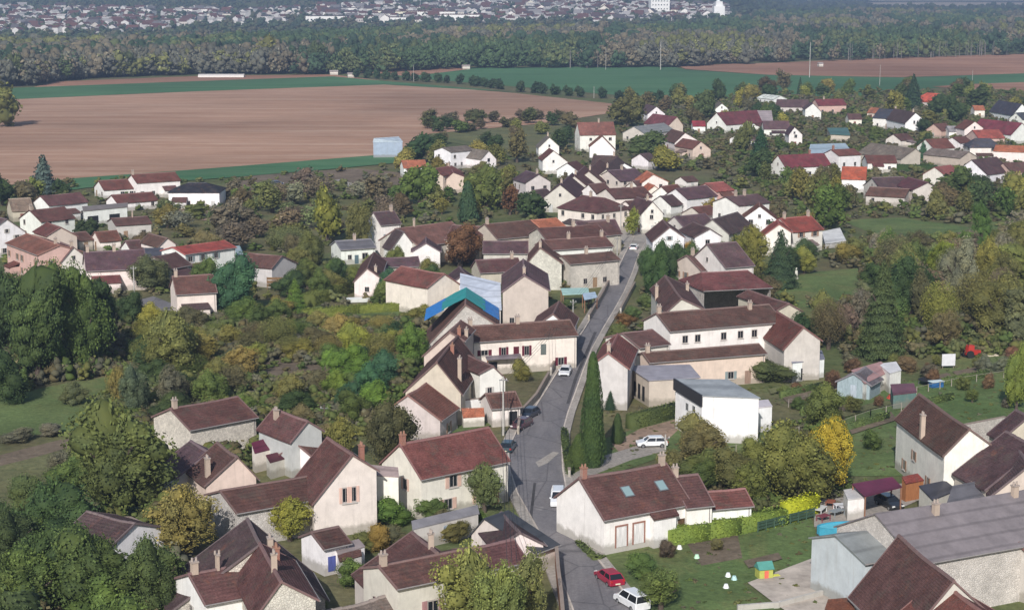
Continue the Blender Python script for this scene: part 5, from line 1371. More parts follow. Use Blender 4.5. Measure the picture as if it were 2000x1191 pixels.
# ================================================================== POLES
for a in ((983, 850, 735, 'tall concrete utility pole left of the street by the parked cars', 'concrete'),
          (1119, 668, 585, 'grey utility pole at the corner of the long white house', 'concrete'),
          (1205, 530, 462, 'utility pole beside the upper street', 'concrete'),
          (1212, 480, 400, 'dark lamp pole where the street bends', 'concrete'),
          (263, 590, 520, 'pale concrete pole in the lane of the left hamlet', 'concrete'),
          (732, 800, 765, 'short grey pole in the gardens above the dark round tree', 'concrete'),
          (634, 832, 790, 'thin wooden pole in the gardens behind the grey gable', 'bark'),
          (1299, 905, 848, 'slim pole behind the skylight house', 'concrete'),
          (1340, 860, 828, 'low grey pole beside the white block house', 'concrete'),
          (1290, 137, 84, 'white pylon pole standing in the green crop field', 'concrete'),
          (1581, 152, 86, 'tall white pylon pole between the green and the reddish field', 'concrete'),
          (1183, 137, 95, 'faint grey pole in front of the far wood', 'concrete'),
          (808, 160, 128, 'thin pole by the row of bushes', 'concrete'),
          (1718, 168, 128, 'thin pole in the reddish field on the right', 'concrete'),
          (1530, 160, 138, 'short thin pole at the edge of the crop field', 'concrete'),
          (1899, 158, 138, 'thin pole near the far right field edge', 'concrete'),
          (1160, 192, 170, 'short pole among the row of bushes', 'concrete'),
          (1388, 470, 425, 'grey pole between the dark roofs', 'concrete'),
          (1062, 700, 640, 'slim pole in the garden of the long white house', 'concrete')):
    r = .16 if a[1] > 200 else .32 if a[0] in (1290, 1581) else .15
    pole(a[0], a[1], a[2], a[3], r=r, arm=a[1] > 200, m=a[4])

# ================================================================== WALLS, FENCES, YARD THINGS
garden_wall([(1012,850),(1018,818),(1048,785),(1072,742)], 1.3, 'stone wall climbing along the left pavement', 'tan')
garden_wall([(1076,735),(1098,694),(1122,660)], 1.5, 'pale garden wall in front of the long white house', 'pale')
garden_wall([(1150,628),(1178,580),(1202,532)], 1.2, 'low ochre wall along the upper street', 'tan')
garden_wall([(1104,860),(1108,905),(1112,935)], 1.1, 'low pale wall at the foot of the tall cypress', 'pale')
garden_wall([(1212,612),(1226,585),(1240,560)], 1.0, 'short white wall right of the upper street', 'white')
garden_wall([(1086,1100),(1090,1150),(1096,1200),(1104,1300)], 2.2, 'rust-coloured wall top beside the street at the bottom edge', (.35,.15,.08), cap=True)
garden_wall([(1270,692),(1288,690)], 3.6, 'white wall stub left of the two-storey building', 'white')
shed('rust-brown timber roof in front of the concrete terrace', [(1606,1206),(1672,1204),(1662,1166),(1618,1170)], 2.2,1.9,(.16,.06,.035),(.3,.14,.08),'tile')
garden_wall([(1440,1192),(1520,1186),(1606,1163)], .6, 'low white retaining wall under the concrete terrace', 'white', cap=False)
fence([(1480,1040),(1590,1012)], 1.3, 'dark green garden fence in front of the bright yellow hedge', (.05,.09,.06), 1.2)
fence([(1640,842),(1700,820),(1760,806)], 1.5, 'post and wire fence on the slope beside the barn house', (.3,.27,.22), 3.0, False)
fence([(1370,905),(1470,880),(1560,852)], 1.4, 'post and wire fence below the white block house', (.3,.27,.22), 3.0, False)

def prop(name, label, cat, px, py, build, rz=0.0, group=None):
    o = thing(name, label, cat, P(px, py), R(rz), group)
    build(o); return o
def pb(o, nm, m, col, *boxes):
    b = MB()
    for q in boxes: b.box(*q)
    return b.build(nm, M[m], o, col)
# above-ground pool (blue)
def _pool(w, d, h, col, wcol):
    def f(o):
        b = MB(); n = 20; pts = [(w * math.cos(k * 6.283 / n), d * math.sin(k * 6.283 / n)) for k in range(n)]
        inn = [(x * .93, y * .93) for x, y in pts]
        vs = [(*p, 0) for p in pts] + [(*p, h) for p in pts] + [(*p, h) for p in inn] + [(*p, h - .15) for p in inn]
        fs = []
        for k in range(n):
            j = (k + 1) % n
            fs += [(k, j, n + j, n + k), (n + k, n + j, 2 * n + j, 2 * n + k), (2 * n + k, 2 * n + j, 3 * n + j, 3 * n + k)]
        b.add(vs, fs); b.build('rim', M['paint'], o, wcol)
        b = MB(); b.add([(*p, h - .12) for p in inn], [tuple(range(n))]); b.build('water', M['paint'], o, col)
    return f
prop('pool', 'bright turquoise covered pool behind the blue-grey gable', 'pool', 1645, 1040, _pool(3.0, 1.4, .9, (.12, .5, .62), (.05, .3, .42)), 12)
prop('pool', 'blue-green pool at the foot of the peach wall', 'pool', 1455, 732, _pool(3.6, 1.6, .9, (.12, .36, .34), (.12, .38, .36)), 10)
prop('pool', 'pale turquoise pool right of the peach wall', 'pool', 1502, 718, _pool(2.2, 1.2, .9, (.2, .45, .42), (.12, .38, .36)), 10)
def _tramp(o):
    b = MB(); b.tube((0, 0, .85), (0, 0, .9), 1.7, 1.7, 18); b.build('mat', M['black'], o)
    for k in range(4):
        a = k * 1.571; b = MB(); b.tube((1.6 * math.cos(a), 1.6 * math.sin(a), 0), (1.6 * math.cos(a), 1.6 * math.sin(a), .87), .05, .05, 6); b.build('leg', M['rim'], o)
prop('trampoline', 'dark round trampoline on the grass in the allotments', 'trampoline', 1815, 752, _tramp)
def _table(col, wdt=1.0):
    def f(o):
        pb(o, 'tabletop', 'paint', col, (-wdt, wdt, -.5, .5, .7, .75))
        for x in (-wdt + .1, wdt - .1):
            for y in (-.42, .42): pb(o, 'leg', 'paint', col, (x - .04, x + .04, y - .04, y + .04, 0, .7))
    return f
def _play(o):
    pb(o, 'wall', 'paint', (.42, .44, .10), (-.75, .75, -.6, .6, 0, 1.1))
    b = MB(); b.extr_x([(-.75, 1.05), (.75, 1.05), (0, 1.75)], -.85, .85); b.build('roof', M['paint'], o, (.08, .26, .22))
    pb(o, 'door', 'paint', (.7, .15, .1), (-.2, .25, -.63, -.6, 0, .9)); pb(o, 'slide', 'paint', (.7, .7, .1), (.8, 1.7, -.3, .3, .02, .15))
prop('playhouse', 'yellow plastic playhouse with green roof beside the concrete terrace', 'playhouse', 1492, 1127, _play, 15)
def _board(o):
    pb(o, 'panel', 'paint', (.62, .62, .64), (-1.1, 1.1, -.06, .06, .5, 2.4)); 
    for x in (-.9, .9): pb(o, 'post', 'wood', (.2, .17, .13), (x - .06, x + .06, .08, .16, 0, 2.2))
prop('board', 'upright white panel standing in the allotments', 'board', 1852, 720, _board, 8)
def _tractor(o):
    pb(o, 'body', 'paint', (.4, .03, .02), (-1.2, 1.3, -.45, .45, .5, 1.2)); pb(o, 'cab', 'paint', (.45, .04, .03), (-1.1, 0, -.5, .5, 1.2, 2.1))
    for x, r_ in ((-.8, .65), (1.0, .4)):
        for y in (-.6, .6):
            b = MB(); b.tube((x, y - .14, r_), (x, y + .14, r_), r_, r_, 14); b.build('wheel', M['rubber'], o)
prop('tractor', 'small red garden tractor at the edge of the wood', 'tractor', 1899, 698, _tractor, 20)
def _logs(o):
    for k in range(5):
        b = MB(); b.tube((-1.8, -.5 + .25 * k, .14), (1.8, -.4 + .25 * k, .14), .13, .12, 8); b.build('plank', M['wood'], o, (.55, .48, .36))
prop('planks', 'pile of pale planks right of the red tractor', 'planks', 1928, 696, _logs, 15)
def _boat(o):
    b = MB(); vs = [(-2.2, -.8, .1), (1.6, -.8, .1), (2.6, 0, .3), (1.6, .8, .1), (-2.2, .8, .1), (-2.4, -1, .8), (1.7, -1, .8), (3.0, 0, 1.0), (1.7, 1, .8), (-2.4, 1, .8)]
    b.add(vs, [(4, 3, 2, 1, 0), (0, 1, 6, 5), (1, 2, 7, 6), (2, 3, 8, 7), (3, 4, 9, 8), (4, 0, 5, 9), (5, 6, 7, 8, 9)]); b.build('hull', M['paint'], o, (.75, .77, .74))
prop('boat', 'upturned white boat or cover lying on the lawn of the left gardens', 'boat', 700, 590, _boat, 12)
def _red_heap(o):
    b = MB(); b.tube((0, 0, 0), (0, 0, .7), 1.0, .5, 9); b.build('cover', M['tarp'], o, (.5, .07, .04))
prop('cover', 'small orange-red cover on the ground below the striped shed', 'cover', 1744, 778, _red_heap)
def _stand(o):
    pb(o, 'body', 'paint', (.03, .12, .3), (-1, 1, -.5, .5, 0, .9)); pb(o, 'top', 'paint', (.6, .7, .72), (-1.1, 1.1, -.6, .6, .9, 1.0))
prop('crate', 'blue and white crate by the trampoline', 'crate', 1828, 756, _stand, 20)
def _barrel(o):
    b = MB(); b.tube((0, 0, 0), (0, 0, 1.2), .42, .42, 14); b.build('drum', M['paint'], o, (.03, .1, .35))
    b = MB(); b.tube((0, 0, 1.2), (0, 0, 1.26), .45, .45, 14); b.build('lid', M['paint'], o, (.02, .06, .2))
prop('water_barrel', 'blue water barrel at the corner of the small white outbuilding', 'barrel', 619, 1100, _barrel)
# patio clutter near the magenta carport
cl = [(1602, 1003, (.6, .6, .6)), (1622, 990, (.3, .1, .06)), (1640, 996, (.65, .66, .68)), (1608, 1018, (.2, .05, .07)), (1634, 1008, (.25, .28, .3)), (1655, 1000, (.6, .6, .62))]
for (x, y, c_), w_ in zip(cl, ('white', 'rust brown', 'second white', 'maroon', 'slate grey', 'third white, rightmost')):
    prop('garden_table', '%s garden table on the cluttered patio' % w_, 'table', x, y, _table(c_, rnd.uniform(.6, 1.1)), rnd.uniform(0, 90), 'tables on the cluttered patio')
# lawn toys
for x, y, c_, w_ in ((1327, 1072, (.8, .8, .75), 'white'), (1361, 1090, (.45, .7, .5), 'pale green'), (1422, 1126, (.75, .8, .78), 'white, nearest the playhouse'), (1418, 1148, (.75, .78, .78), 'white, lowest'), (1434, 1132, (.4, .6, .6), 'pale blue')):
    def f(o, c_=c_):
        b = MB(); b.tube((0, 0, 0), (0, 0, .45), .35, .18, 10); b.build('cover', M['tarp'], o, c_)
    prop('plant_cover', '%s plastic plant cover on the lawn' % w_, 'plant cover', x, y, f, 0, 'plant covers on the lawn')
# yard things by the long white house
def _yard(o):
    pb(o, 'tabletop', 'paint', (.7, .72, .74), (-1.3, 1.3, -.7, .7, .75, .82)); pb(o, 'leg', 'paint', (.4, .4, .4), (-1.0, -.9, -.1, .1, 0, .75), (.9, 1.0, -.1, .1, 0, .75))
prop('garden_table', 'white garden table in the courtyard of the long white house', 'table', 986, 716, _yard, 10)
prop('parasol', 'turquoise parasol folded open in the courtyard', 'parasol', 972, 712, lambda o: (MB().tube((0, 0, 0), (0, 0, 2.2), .04, .04, 6).build('pole', M['rim'], o), MB().tube((0, 0, 1.9), (0, 0, 2.4), 1.3, .05, 8).build('canopy', M['tarp'], o, (.08, .42, .4))))
# yard canopy, greenhouse by the stone front, bins
shed('pale turquoise sheet canopy in the yard below the stone front', [(1100,575),(1150,573),(1148,562),(1096,563)], 2.6,2.4,(.35,.5,.48),'pale', posts=True, name='canopy', cat='canopy')
shed('light blue sheet roof of the street-side shelter', [(1142,585),(1166,580),(1162,570),(1138,573)], 2.8,2.5,(.4,.48,.58),'pale', posts=True, name='canopy', cat='canopy')
shed('turquoise green garden canopy in the left gardens', [(450,493),(474,492),(468,480),(444,482)], 2.8,2.6,(.2,.34,.32),'pale', posts=True, name='canopy', cat='canopy')
shed('green-roofed shed between the trees at the top right', [(1622,262),(1660,264),(1655,250),(1616,250)], 3.4,2.8,(.07,.14,.12),'tan')
shed('pale sheet pile in the garden at the far right of the white slope house', [(1612,475),(1652,470),(1640,445),(1606,452)], 2.2,1.4,'white','white')
def _statue(o):
    b = MB(); b.tube((0, 0, 0), (0, 0, .6), .5, .42, 8); b.build('pedestal', M['plaster'], o, (.6, .58, .52))
    b = MB(); b.tube((0, 0, .6), (0, 0, 2.0), .4, .25, 8); b.tube((0, 0, 2.0), (0, 0, 2.4), .2, .12, 8); b.build('post', M['plaster'], o, (.7, .68, .6))
prop('garden_marker', 'white upright garden marker at the corner of the bright lawn', 'marker', 1555, 545, _statue)

# tarpaulin over the brown barn ridge
def tarp(h, x0f, x1f, col, name, dz, lo, hi):
    L, wf, wb, he, hr = h['L'], h['wf'], h['wb'], h['he'], h['hr']
    x0 = -L / 2 + x0f * L; x1 = -L / 2 + x1f * L; b = MB(); nx = 6
    rs = random.Random(int(x0f * 100))
    def row(k):
        out = []
        x = x0 + (x1 - x0) * k / nx
        for t in lo: 
            z = hr - (hr - he) * t + dz + rs.uniform(0, .16); out.append((x, -wf * t, z))
        for t in hi:
            z = hr - (hr - he) * t + dz + rs.uniform(0, .16); out.append((x, wb * t, z))
        return out
    rows = [row(k) for k in range(nx + 1)]; n = len(rows[0])
    b.add([v for r_ in rows for v in r_], [(i * n + j, (i + 1) * n + j, (i + 1) * n + j + 1, i * n + j + 1) for i in range(nx) for j in range(n - 1)])
    q = b.build(name, M['tarp'], None, col); q.matrix_world = h['o'].matrix_basis.copy()
    m_ = q.modifiers.new('thick', 'SOLIDIFY'); m_.thickness = .03
    return q
t1 = tarp(hT, .30, 1.0, (.012, .17, .50), 'tarpaulin', .06, [1.06, .8, .55], [])
tag(t1, 'blue tarpaulin strip on the right slope of the rubble-gabled barn', 'tarpaulin', 'tarpaulins on the barn roof')
t2 = tarp(hT, .30, 1.0, (.012, .17, .50), 'tarpaulin', .06, [], [.55, .8, 1.06])
tag(t2, 'blue tarpaulin strip on the left slope of the rubble-gabled barn', 'tarpaulin', 'tarpaulins on the barn roof')
t3 = tarp(hT, .32, 1.0, (.01, .25, .24), 'tarpaulin', .14, [.62, .3, 0], [.3, .62])
tag(t3, 'sea-green tarpaulin lying over the ridge above the blue ones', 'tarpaulin', 'tarpaulins on the barn roof')

# skylights on the white house
for t in (.40, .80):
    L, wf, he, hr = hF['L'], hF['wf'], hF['he'], hF['hr']
    sl = math.atan2(hr - he, wf); k = .52
    b = MB(); b.box(-.62, .62, -.75, .75, .02, .10); q = b.build('skylight', M['paint'], hF['ro'], (.12, .12, .13))
    q.location = (-L / 2 + t * L, -wf * k, hr - (hr - he) * k + .02); q.rotation_euler = (sl, 0, 0)
    b = MB(); b.box(-.5, .5, -.63, .63, .10, .125); g_ = b.build('pane', M['skylight'], None, None); g_.location = q.location; g_.rotation_euler = q.rotation_euler
    g_.parent = hF['ro']; g_.name = 'skylight_pane'
# catslide: the middle of the front slope runs lower over a shallow porch
L, wf, he, hr = hF['L'], hF['wf'], hF['he'], hF['hr']
sl_ = (hr - he) / wf; xa, xb = -L / 2 + .5 * L, -L / 2 + .8 * L; y0_ = -wf - .28; y1_ = -wf - 1.15
zf_ = he - sl_ * .28; zg_ = he - sl_ * 1.15
b = MB(); b.extr_x([(y1_, zg_ - .16), (y0_ + .1, zf_ - .16 + sl_ * .1), (y0_ + .1, zf_ + .012 + sl_ * .1), (y1_, zg_ + .012)], xa, xb); b.build('lower_roof', M['tile'], hF['ro'], tuple(hF['ro'].color)[:3])
b = MB(); b.box(xa + .2, xb - .2, -wf - .9, -wf + .01, -.3, zg_ - .2 + sl_ * .2); b.build('porch_wall', M['plaster'], hF['o'], WC['white'])
# brick arches round the two white doors
for t in (.2, .4):
    L, wf = hF['L'], hF['wf']
    b = MB(); x = -L / 2 + t * L
    b.box(x - .85, x - .67, -wf - .05, -wf, .6, 2.9); b.box(x + .67, x + .85, -wf - .05, -wf, .6, 2.9); b.box(x - .85, x + .85, -wf - .055, -wf, 2.9, 3.08)
    b.build('door_surround', M['brick'], hF['o'])
# dark fascia of the white block house
lpx = hX['lp']; a = Vector(lpx[3]); c_ = Vector(lpx[0]); d_ = (c_ - a).xy.normalized(); e_ = Vector((-d_.y, d_.x)) * .12
b = MB(); A2 = a.xy * 1.045; C2 = c_.xy * 1.045
for sgn in (1, -1):
    pass
b.add([(*(A2 - e_), a.z - 1.5), (*(C2 - e_), c_.z - 1.5), (*(C2 + e_), c_.z - 1.5), (*(A2 + e_), a.z - 1.5), (*(A2 - e_), a.z + .06), (*(C2 - e_), c_.z + .06), (*(C2 + e_), c_.z + .06), (*(A2 + e_), a.z + .06)],
      [(0, 3, 2, 1), (4, 5, 6, 7), (0, 1, 5, 4), (1, 2, 6, 5), (2, 3, 7, 6), (3, 0, 4, 7)])
b.build('fascia', M['paint'], hX['o'], (.028, .027, .032))

# ================================================================== TREES
GRN = (.062, .085, .024); DGR = (.034, .052, .02); OLV = (.098, .098, .032); YEL = (.175, .155, .032); OCH = (.155, .125, .042); BRN = (.088, .072, .038)
BRT = (.075, .115, .024); GRY = (.095, .088, .062); CON = (.026, .046, .026); BLU = (.055, .075, .07); RUS = (.11, .055, .03); TEA = (.035, .075, .04)
TT = [ # px, foot row, width, height, kind, colour, label
 (8,248,95,105,'bush',OLV,'big olive tree cut by the left edge beside the ploughed field'),
 (86,378,72,78,'conifer',BLU,'blue-grey conifer at the edge of the left hamlet'),
 (4,402,60,62,'round',DGR,'dark tree at the left edge beside the hamlet'),
 (20,700,130,190,'round',DGR,'dark green tree at the left edge, tallest of the left wood'),
 (75,745,120,220,'tall',(.045,.065,.022),'deep green tall tree in the middle of the left wood'),
 (120,640,110,130,'round',GRN,'rounded green tree at the back of the left wood'),
 (165,725,130,200,'round',(.055,.078,.022),'broad green tree at the right of the left wood'),
 (205,690,90,150,'tall',DGR,'narrow dark tree at the right flank of the left wood'),
 (100,735,90,90,'bush',BRT,'light green bush at the foot of the left wood'),
 (5,790,110,130,'bush',DGR,'dark bush at the left edge below the wood'),
 (250,640,80,70,'round',DGR,'dark shaded tree right of the left wood'),
 (300,655,80,60,'round',YEL,'yellowish tree beside the lane'),
 (330,738,150,118,'round',OLV,'wide olive tree below the lane'),
 (232,800,60,80,'loose',OCH,'ochre tree at the corner of the left meadow'),
 (268,815,75,95,'round',(.06,.075,.045),'grey-green tree right of the ochre tree'),
 (340,805,90,90,'loose',GRY,'grey twiggy tree in the left thicket'),
 (462,612,110,106,'round',TEA,'dark blue-green round tree behind the garden house'),
 (392,575,70,70,'round',GRN,'green tree right of the brown-roofed lane house'),
 (577,617,66,76,'conifer',BRT,'yellow-green conifer in the left gardens'),
 (300,570,100,66,'round',(.07,.075,.035),'leafy green tree in front of the red-roofed house'),
 (230,1015,230,215,'round',(.062,.072,.024),'huge olive-green tree in the lower left'),
 (150,960,110,90,'bush',GRN,'green bush at the left foot of the huge olive tree'),
 (368,1085,180,135,'loose',OCH,'ochre autumn tree above the dark-roofed stone house'),
 (90,1070,140,110,'bush',GRN,'leafy shrub mass above the hidden white barn'),
 (200,1215,230,180,'round',(.05,.068,.022),'broad dark green tree at the bottom left'),
 (60,1230,180,150,'round',GRN,'green tree at the bottom left corner'),
 (310,1230,140,170,'round',(.045,.06,.022),'dark tree left of the plum brown roof'),
 (120,1150,130,120,'round',DGR,'dark tree at the lower left edge of the wood'),
 (566,1056,110,84,'loose',(.16,.15,.03),'yellow-green tree between the long barn and the stone house'),
 (628,1045,50,36,'bush',YEL,'small yellow shrub right of the yellow-green tree'),
 (490,985,90,46,'bush',(.07,.07,.03),'olive shrub in front of the long low barn'),
 (766,905,118,128,'round',(.058,.055,.026),'dark brownish round tree behind the cream two-storey house'),
 (660,905,100,88,'loose',(.13,.12,.035),'yellowish loose tree left of the dark round tree'),
 (463,950,30,36,'conifer',BRT,'small bright conifer against the peach gable'),
 (946,1000,92,92,'loose',(.085,.1,.04),'light green tree in front of the cream two-storey house'),
 (760,1028,110,66,'bush',(.062,.1,.022),'green shrub in front of the cream wing'),
 (838,1012,90,50,'bush',GRN,'green shrub under the windows of the cream house'),
 (742,1078,76,60,'bush',(.15,.10,.03),'autumn-coloured shrub left of the street-side garden'),
 (890,1056,90,46,'bush',(.10,.085,.03),'olive and red shrub among the garden sheds'),
 (915,1262,180,186,'loose',(.135,.135,.042),'large yellow-green tree at the bottom centre'),
 (1030,1240,120,165,'loose',(.12,.12,.045),'yellow-green tree right of the large bottom tree'),
 (975,1290,150,190,'loose',(.11,.125,.04),'green tree between the two yellow-green bottom trees'),
 (55,1000,120,80,'bush',(.06,.075,.028),'dark shrub mass at the left edge of the meadow'),
 (120,930,70,50,'loose',GRY,'grey-brown bush at the left foot of the huge tree'),
 (40,862,90,30,'bush',GRY,'greyish bramble clump beside the dirt path'),
 (100,852,70,28,'bush',(.1,.09,.07),'mauve-grey bramble clump right of the first one'),
 (150,790,70,50,'bush',(.08,.085,.04),'shrub at the edge of the left meadow'),
 (20,1110,120,120,'round',DGR,'dark tree at the left edge under the meadow'),
 (690,1150,110,70,'bush',(.085,.115,.03),'light green shrub right of the dark stone house'),
 (620,1200,80,50,'bush',GRN,'green shrub at the foot of the rubble gable'),
 (1157,912,55,226,'cypress',(.034,.055,.018),'tall slim cypress beside the street'),
 (1131,912,52,66,'cypress',(.05,.07,.02),'round clipped shrub left of the tall cypress'),
 (1206,866,34,60,'cypress',(.04,.058,.02),'clipped dark bush right of the tall cypress'),
 (1192,800,30,40,'conifer',CON,'small dark conifer behind the tall cypress'),
 (1562,985,165,160,'round',(.095,.095,.028),'large olive tree in front of the yellow tree'),
 (1622,962,112,142,'loose',(.27,.20,.025),'bright yellow autumn tree on the right'),
 (1440,965,130,90,'round',(.085,.08,.03),'olive tree below the white block house'),
 (1370,955,110,74,'round',(.075,.085,.028),'green-brown tree behind the red-brown low roof'),
 (1330,1010,50,36,'bush',GRN,'shrub at the right end of the skylight house'),
 (1368,1015,60,40,'bush',BRT,'bright shrub below the low red-brown roof'),
 (1018,628,92,52,'bush',(.13,.125,.03),'yellow-green bush at the foot of the tall stone gable'),
 (1276,578,62,92,'round',(.035,.06,.02),'dark green tree right of the street'),
 (1322,572,66,94,'round',(.032,.052,.02),'darker green tree beside the steep brown house'),
 (1262,540,40,56,'round',(.04,.065,.024),'slim dark tree at the kerb of the upper street'),
 (1300,560,56,84,'round',(.038,.06,.022),'dark green tree between two others right of the street'),
 (1350,548,50,70,'round',(.05,.07,.025),'green tree in front of the steep plum roof'),
 (1256,600,44,30,'bush',(.07,.09,.03),'green shrub at the kerb below the dark trees'),
 (1212,668,60,40,'bush',(.075,.085,.03),'olive shrub above the red-brown house by the street'),
 (1232,625,50,30,'bush',(.06,.085,.03),'green shrub beside the short white wall'),
 (1165,556,40,28,'bush',(.06,.08,.03),'dark shrub at the right of the stone-front yard'),
 (1135,548,36,20,'bush',(.09,.10,.03),'yellowish shrub against the stone front'),
 (1178,552,24,30,'bush',(.08,.06,.03),'brown shrub by the yard gate'),
 (1110,604,40,22,'bush',(.06,.08,.03),'low shrub in the yard behind the little white gable'),
 (1350,505,70,44,'bush',(.24,.14,.02),'golden shrub below the white gable'),
 (1466,545,96,100,'loose',(.13,.12,.03),'yellow-green tree right of the steep plum roof'),
 (1524,562,84,116,'conifer',(.035,.055,.028),'dark bushy conifer above the bright lawn'),
 (1385,430,60,48,'bush',(.17,.125,.03),'ochre shrub between the roofs in the upper centre'),
 (1236,462,36,56,'loose',(.13,.14,.03),'yellow-green tree at the street bend'),
 (898,522,104,84,'round',RUS,'large reddish-brown tree in the middle of the village'),
 (950,505,50,46,'bush',GRN,'green shrub right of the reddish tree'),
 (985,505,36,40,'bush',YEL,'small yellow-green tree by the low brown roof'),
 (700,505,66,108,'loose',(.10,.095,.035),'tall dusty green tree behind the white bungalow'),
 (640,475,76,100,'round',(.12,.12,.026),'yellow-green round tree in the upper left gardens'),
 (610,520,60,70,'round',(.08,.085,.03),'green tree left of the white bungalow'),
 (765,585,70,62,'round',TEA,'dark green tree left of the red-brown barn'),
 (914,435,46,80,'cypress',(.03,.052,.026),'dark egg-shaped conifer above the long roofs'),
 (820,400,84,80,'round',(.075,.105,.026),'bright green tree below the orange-roofed house'),
 (950,412,86,88,'round',(.085,.10,.028),'fresh green tree beside the egg-shaped conifer'),
 (996,420,60,58,'loose',RUS,'russet tree right of the fresh green tree'),
 (1040,428,80,56,'round',DGR,'dark tree above the orange roof end'),
 (818,318,74,58,'round',(.03,.055,.024),'dark round tree beside the blue field barn'),
 (1010,318,56,64,'loose',(.095,.08,.035),'brownish tree in the slope garden above the town roofs'),
 (1118,250,46,34,'bush',BRN,'brown round bush behind the large white house'),
 (1225,248,80,62,'round',(.085,.08,.03),'olive tree behind the large white house'),
 (1270,310,80,52,'round',(.06,.08,.03),'green tree in front of the grey workshop'),
 (1302,335,66,48,'round',(.14,.125,.03),'yellow tree at the foot of the pink gable'),
 (1404,200,32,44,'round',DGR,'dark tree left of the purple roof at the field edge'),
 (1375,235,56,56,'round',(.05,.065,.025),'green tree behind the long farmhouse'),
 (1444,214,22,38,'loose',YEL,'slim yellow tree in front of the green field'),
 (1562,192,18,42,'spruce',CON,'small pointed spruce at the field edge'),
 (1783,212,46,66,'spruce',(.022,.04,.022),'great dark spruce beside the orange-red roof'),
 (1485,318,52,70,'spruce',(.02,.045,.02),'dense dark green conifer in front of the long farmhouse'),
 (1450,300,46,60,'round',(.08,.085,.03),'light tree left of the dense dark conifer'),
 (1528,258,30,36,'loose',YEL,'yellow-green tree hiding the plum wing'),
 (1802,318,32,42,'conifer',TEA,'blue-green conifer before the broad stone gable'),
 (1655,190,30,34,'round',GRN,'round tree at the right end of the maroon roof'),
 (1836,228,50,44,'round',DGR,'dark tree under the orange-red roof'),
 (1866,242,50,50,'round',DGR,'dark tree between the orange-red roof and the cream gable'),
 (1880,185,44,34,'round',DGR,'dark tree on the far right field edge'),
 (1720,700,112,196,'spruce',(.045,.06,.024),'giant drooping spruce at the right of the bright lawn'),
 (1663,500,40,34,'bush',GRN,'bush above the bright lawn'),
 (1800,640,70,110,'loose',(.075,.07,.035),'brown-green tree in the right wood'),
 (1960,640,50,100,'loose',(.10,.10,.028),'light yellowish tree with pale trunk in the right wood'),
 (1832,560,60,90,'tall',(.11,.13,.02),'lime green slender tree in the right wood'),
 (1915,510,46,110,'tall',(.05,.085,.022),'slender green poplar in the right wood'),
 (1872,530,56,80,'tall',(.065,.1,.024),'fresh green tree left of the slender poplar'),
 (1985,800,64,120,'round',(.10,.12,.028),'yellow-green tree at the right edge'),
 (1860,405,90,80,'round',(.055,.075,.026),'green tree at the right under the farm roofs'),
 (1530,732,26,44,'conifer',CON,'small dark conifer against the whitewashed gable'),
 (1500,745,110,50,'bush',(.06,.07,.028),'green shrub right of the pools'),
 (1320,712,90,26,'bush',(.13,.12,.03),'yellowish shrub above the grey flat roof'),
 (1700,880,60,50,'bush',GRN,'green bush on the slope left of the barn house'),
 (1890,960,60,42,'bush',(.09,.09,.035),'shrub at the foot of the sunlit cream gable'),
 (1018,745,50,50,'bush',(.11,.1,.03),'yellowish bush in the courtyard by the street'),
 (1045,720,50,56,'loose',(.075,.085,.028),'garden tree in front of the long white house'),
 (1082,708,40,52,'loose',(.09,.09,.03),'small tree at the right end of the long white house'),
 (1220,640,60,34,'bush',(.13,.07,.03),'red-brown bush right of the upper street'),
 (1110,560,56,30,'bush',(.07,.09,.03),'green bush in the yard below the stone front'),
 (1300,1090,50,40,'bush',(.07,.05,.035),'dark reddish bush in the front garden'),
 (1185,1068,40,26,'bush',(.06,.085,.025),'clipped shrub at the brick-arched doors'),
 (1400,1075,40,26,'bush',(.10,.085,.035),'brownish shrub below the bright hedge'),
 (1290,1190,120,80,'loose',(.08,.1,.03),'light green bush at the bottom right of the red car'),
 (1250,1130,80,60,'bush',(.06,.09,.026),'green bush beside the red car'),
]
for q in TT:
    nm = {'conifer': 'conifer', 'spruce': 'spruce', 'cypress': 'cypress' if q[2] > 40 and q[3] > 100 else 'clipped_shrub', 'bush': 'shrub'}.get(q[4], 'tree')
    tree(q[0], q[1], q[2], q[3], q[4], q[5], q[6], nm, cat=nm.replace('_', ' '))

# row of round bushes along the track between the fields
i = 0
segs = [((690,152),(905,165)), ((915,167),(985,176)), ((1012,180),(1020,181)), ((1030,181),(1150,191)), ((1168,192),(1190,194)), ((1200,195),(1300,203))]
for a, b_ in segs:
    A, B = P(*a), P(*b_); ln = (B - A).length; n = max(1, int(ln / 9.5))
    for k in range(n):
        c_ = A.lerp(B, (k + rnd.uniform(.3, .7)) / n)
        tree(0, 0, 0, 0, 'bush', jit((.024, .042, .02)), 'dark round bush in the row along the field track', 'bush', 'row of bushes along the field track', 'bush', at=(c_.x, c_.y), wh=(rnd.uniform(6, 9), rnd.uniform(5.5, 7.5)))

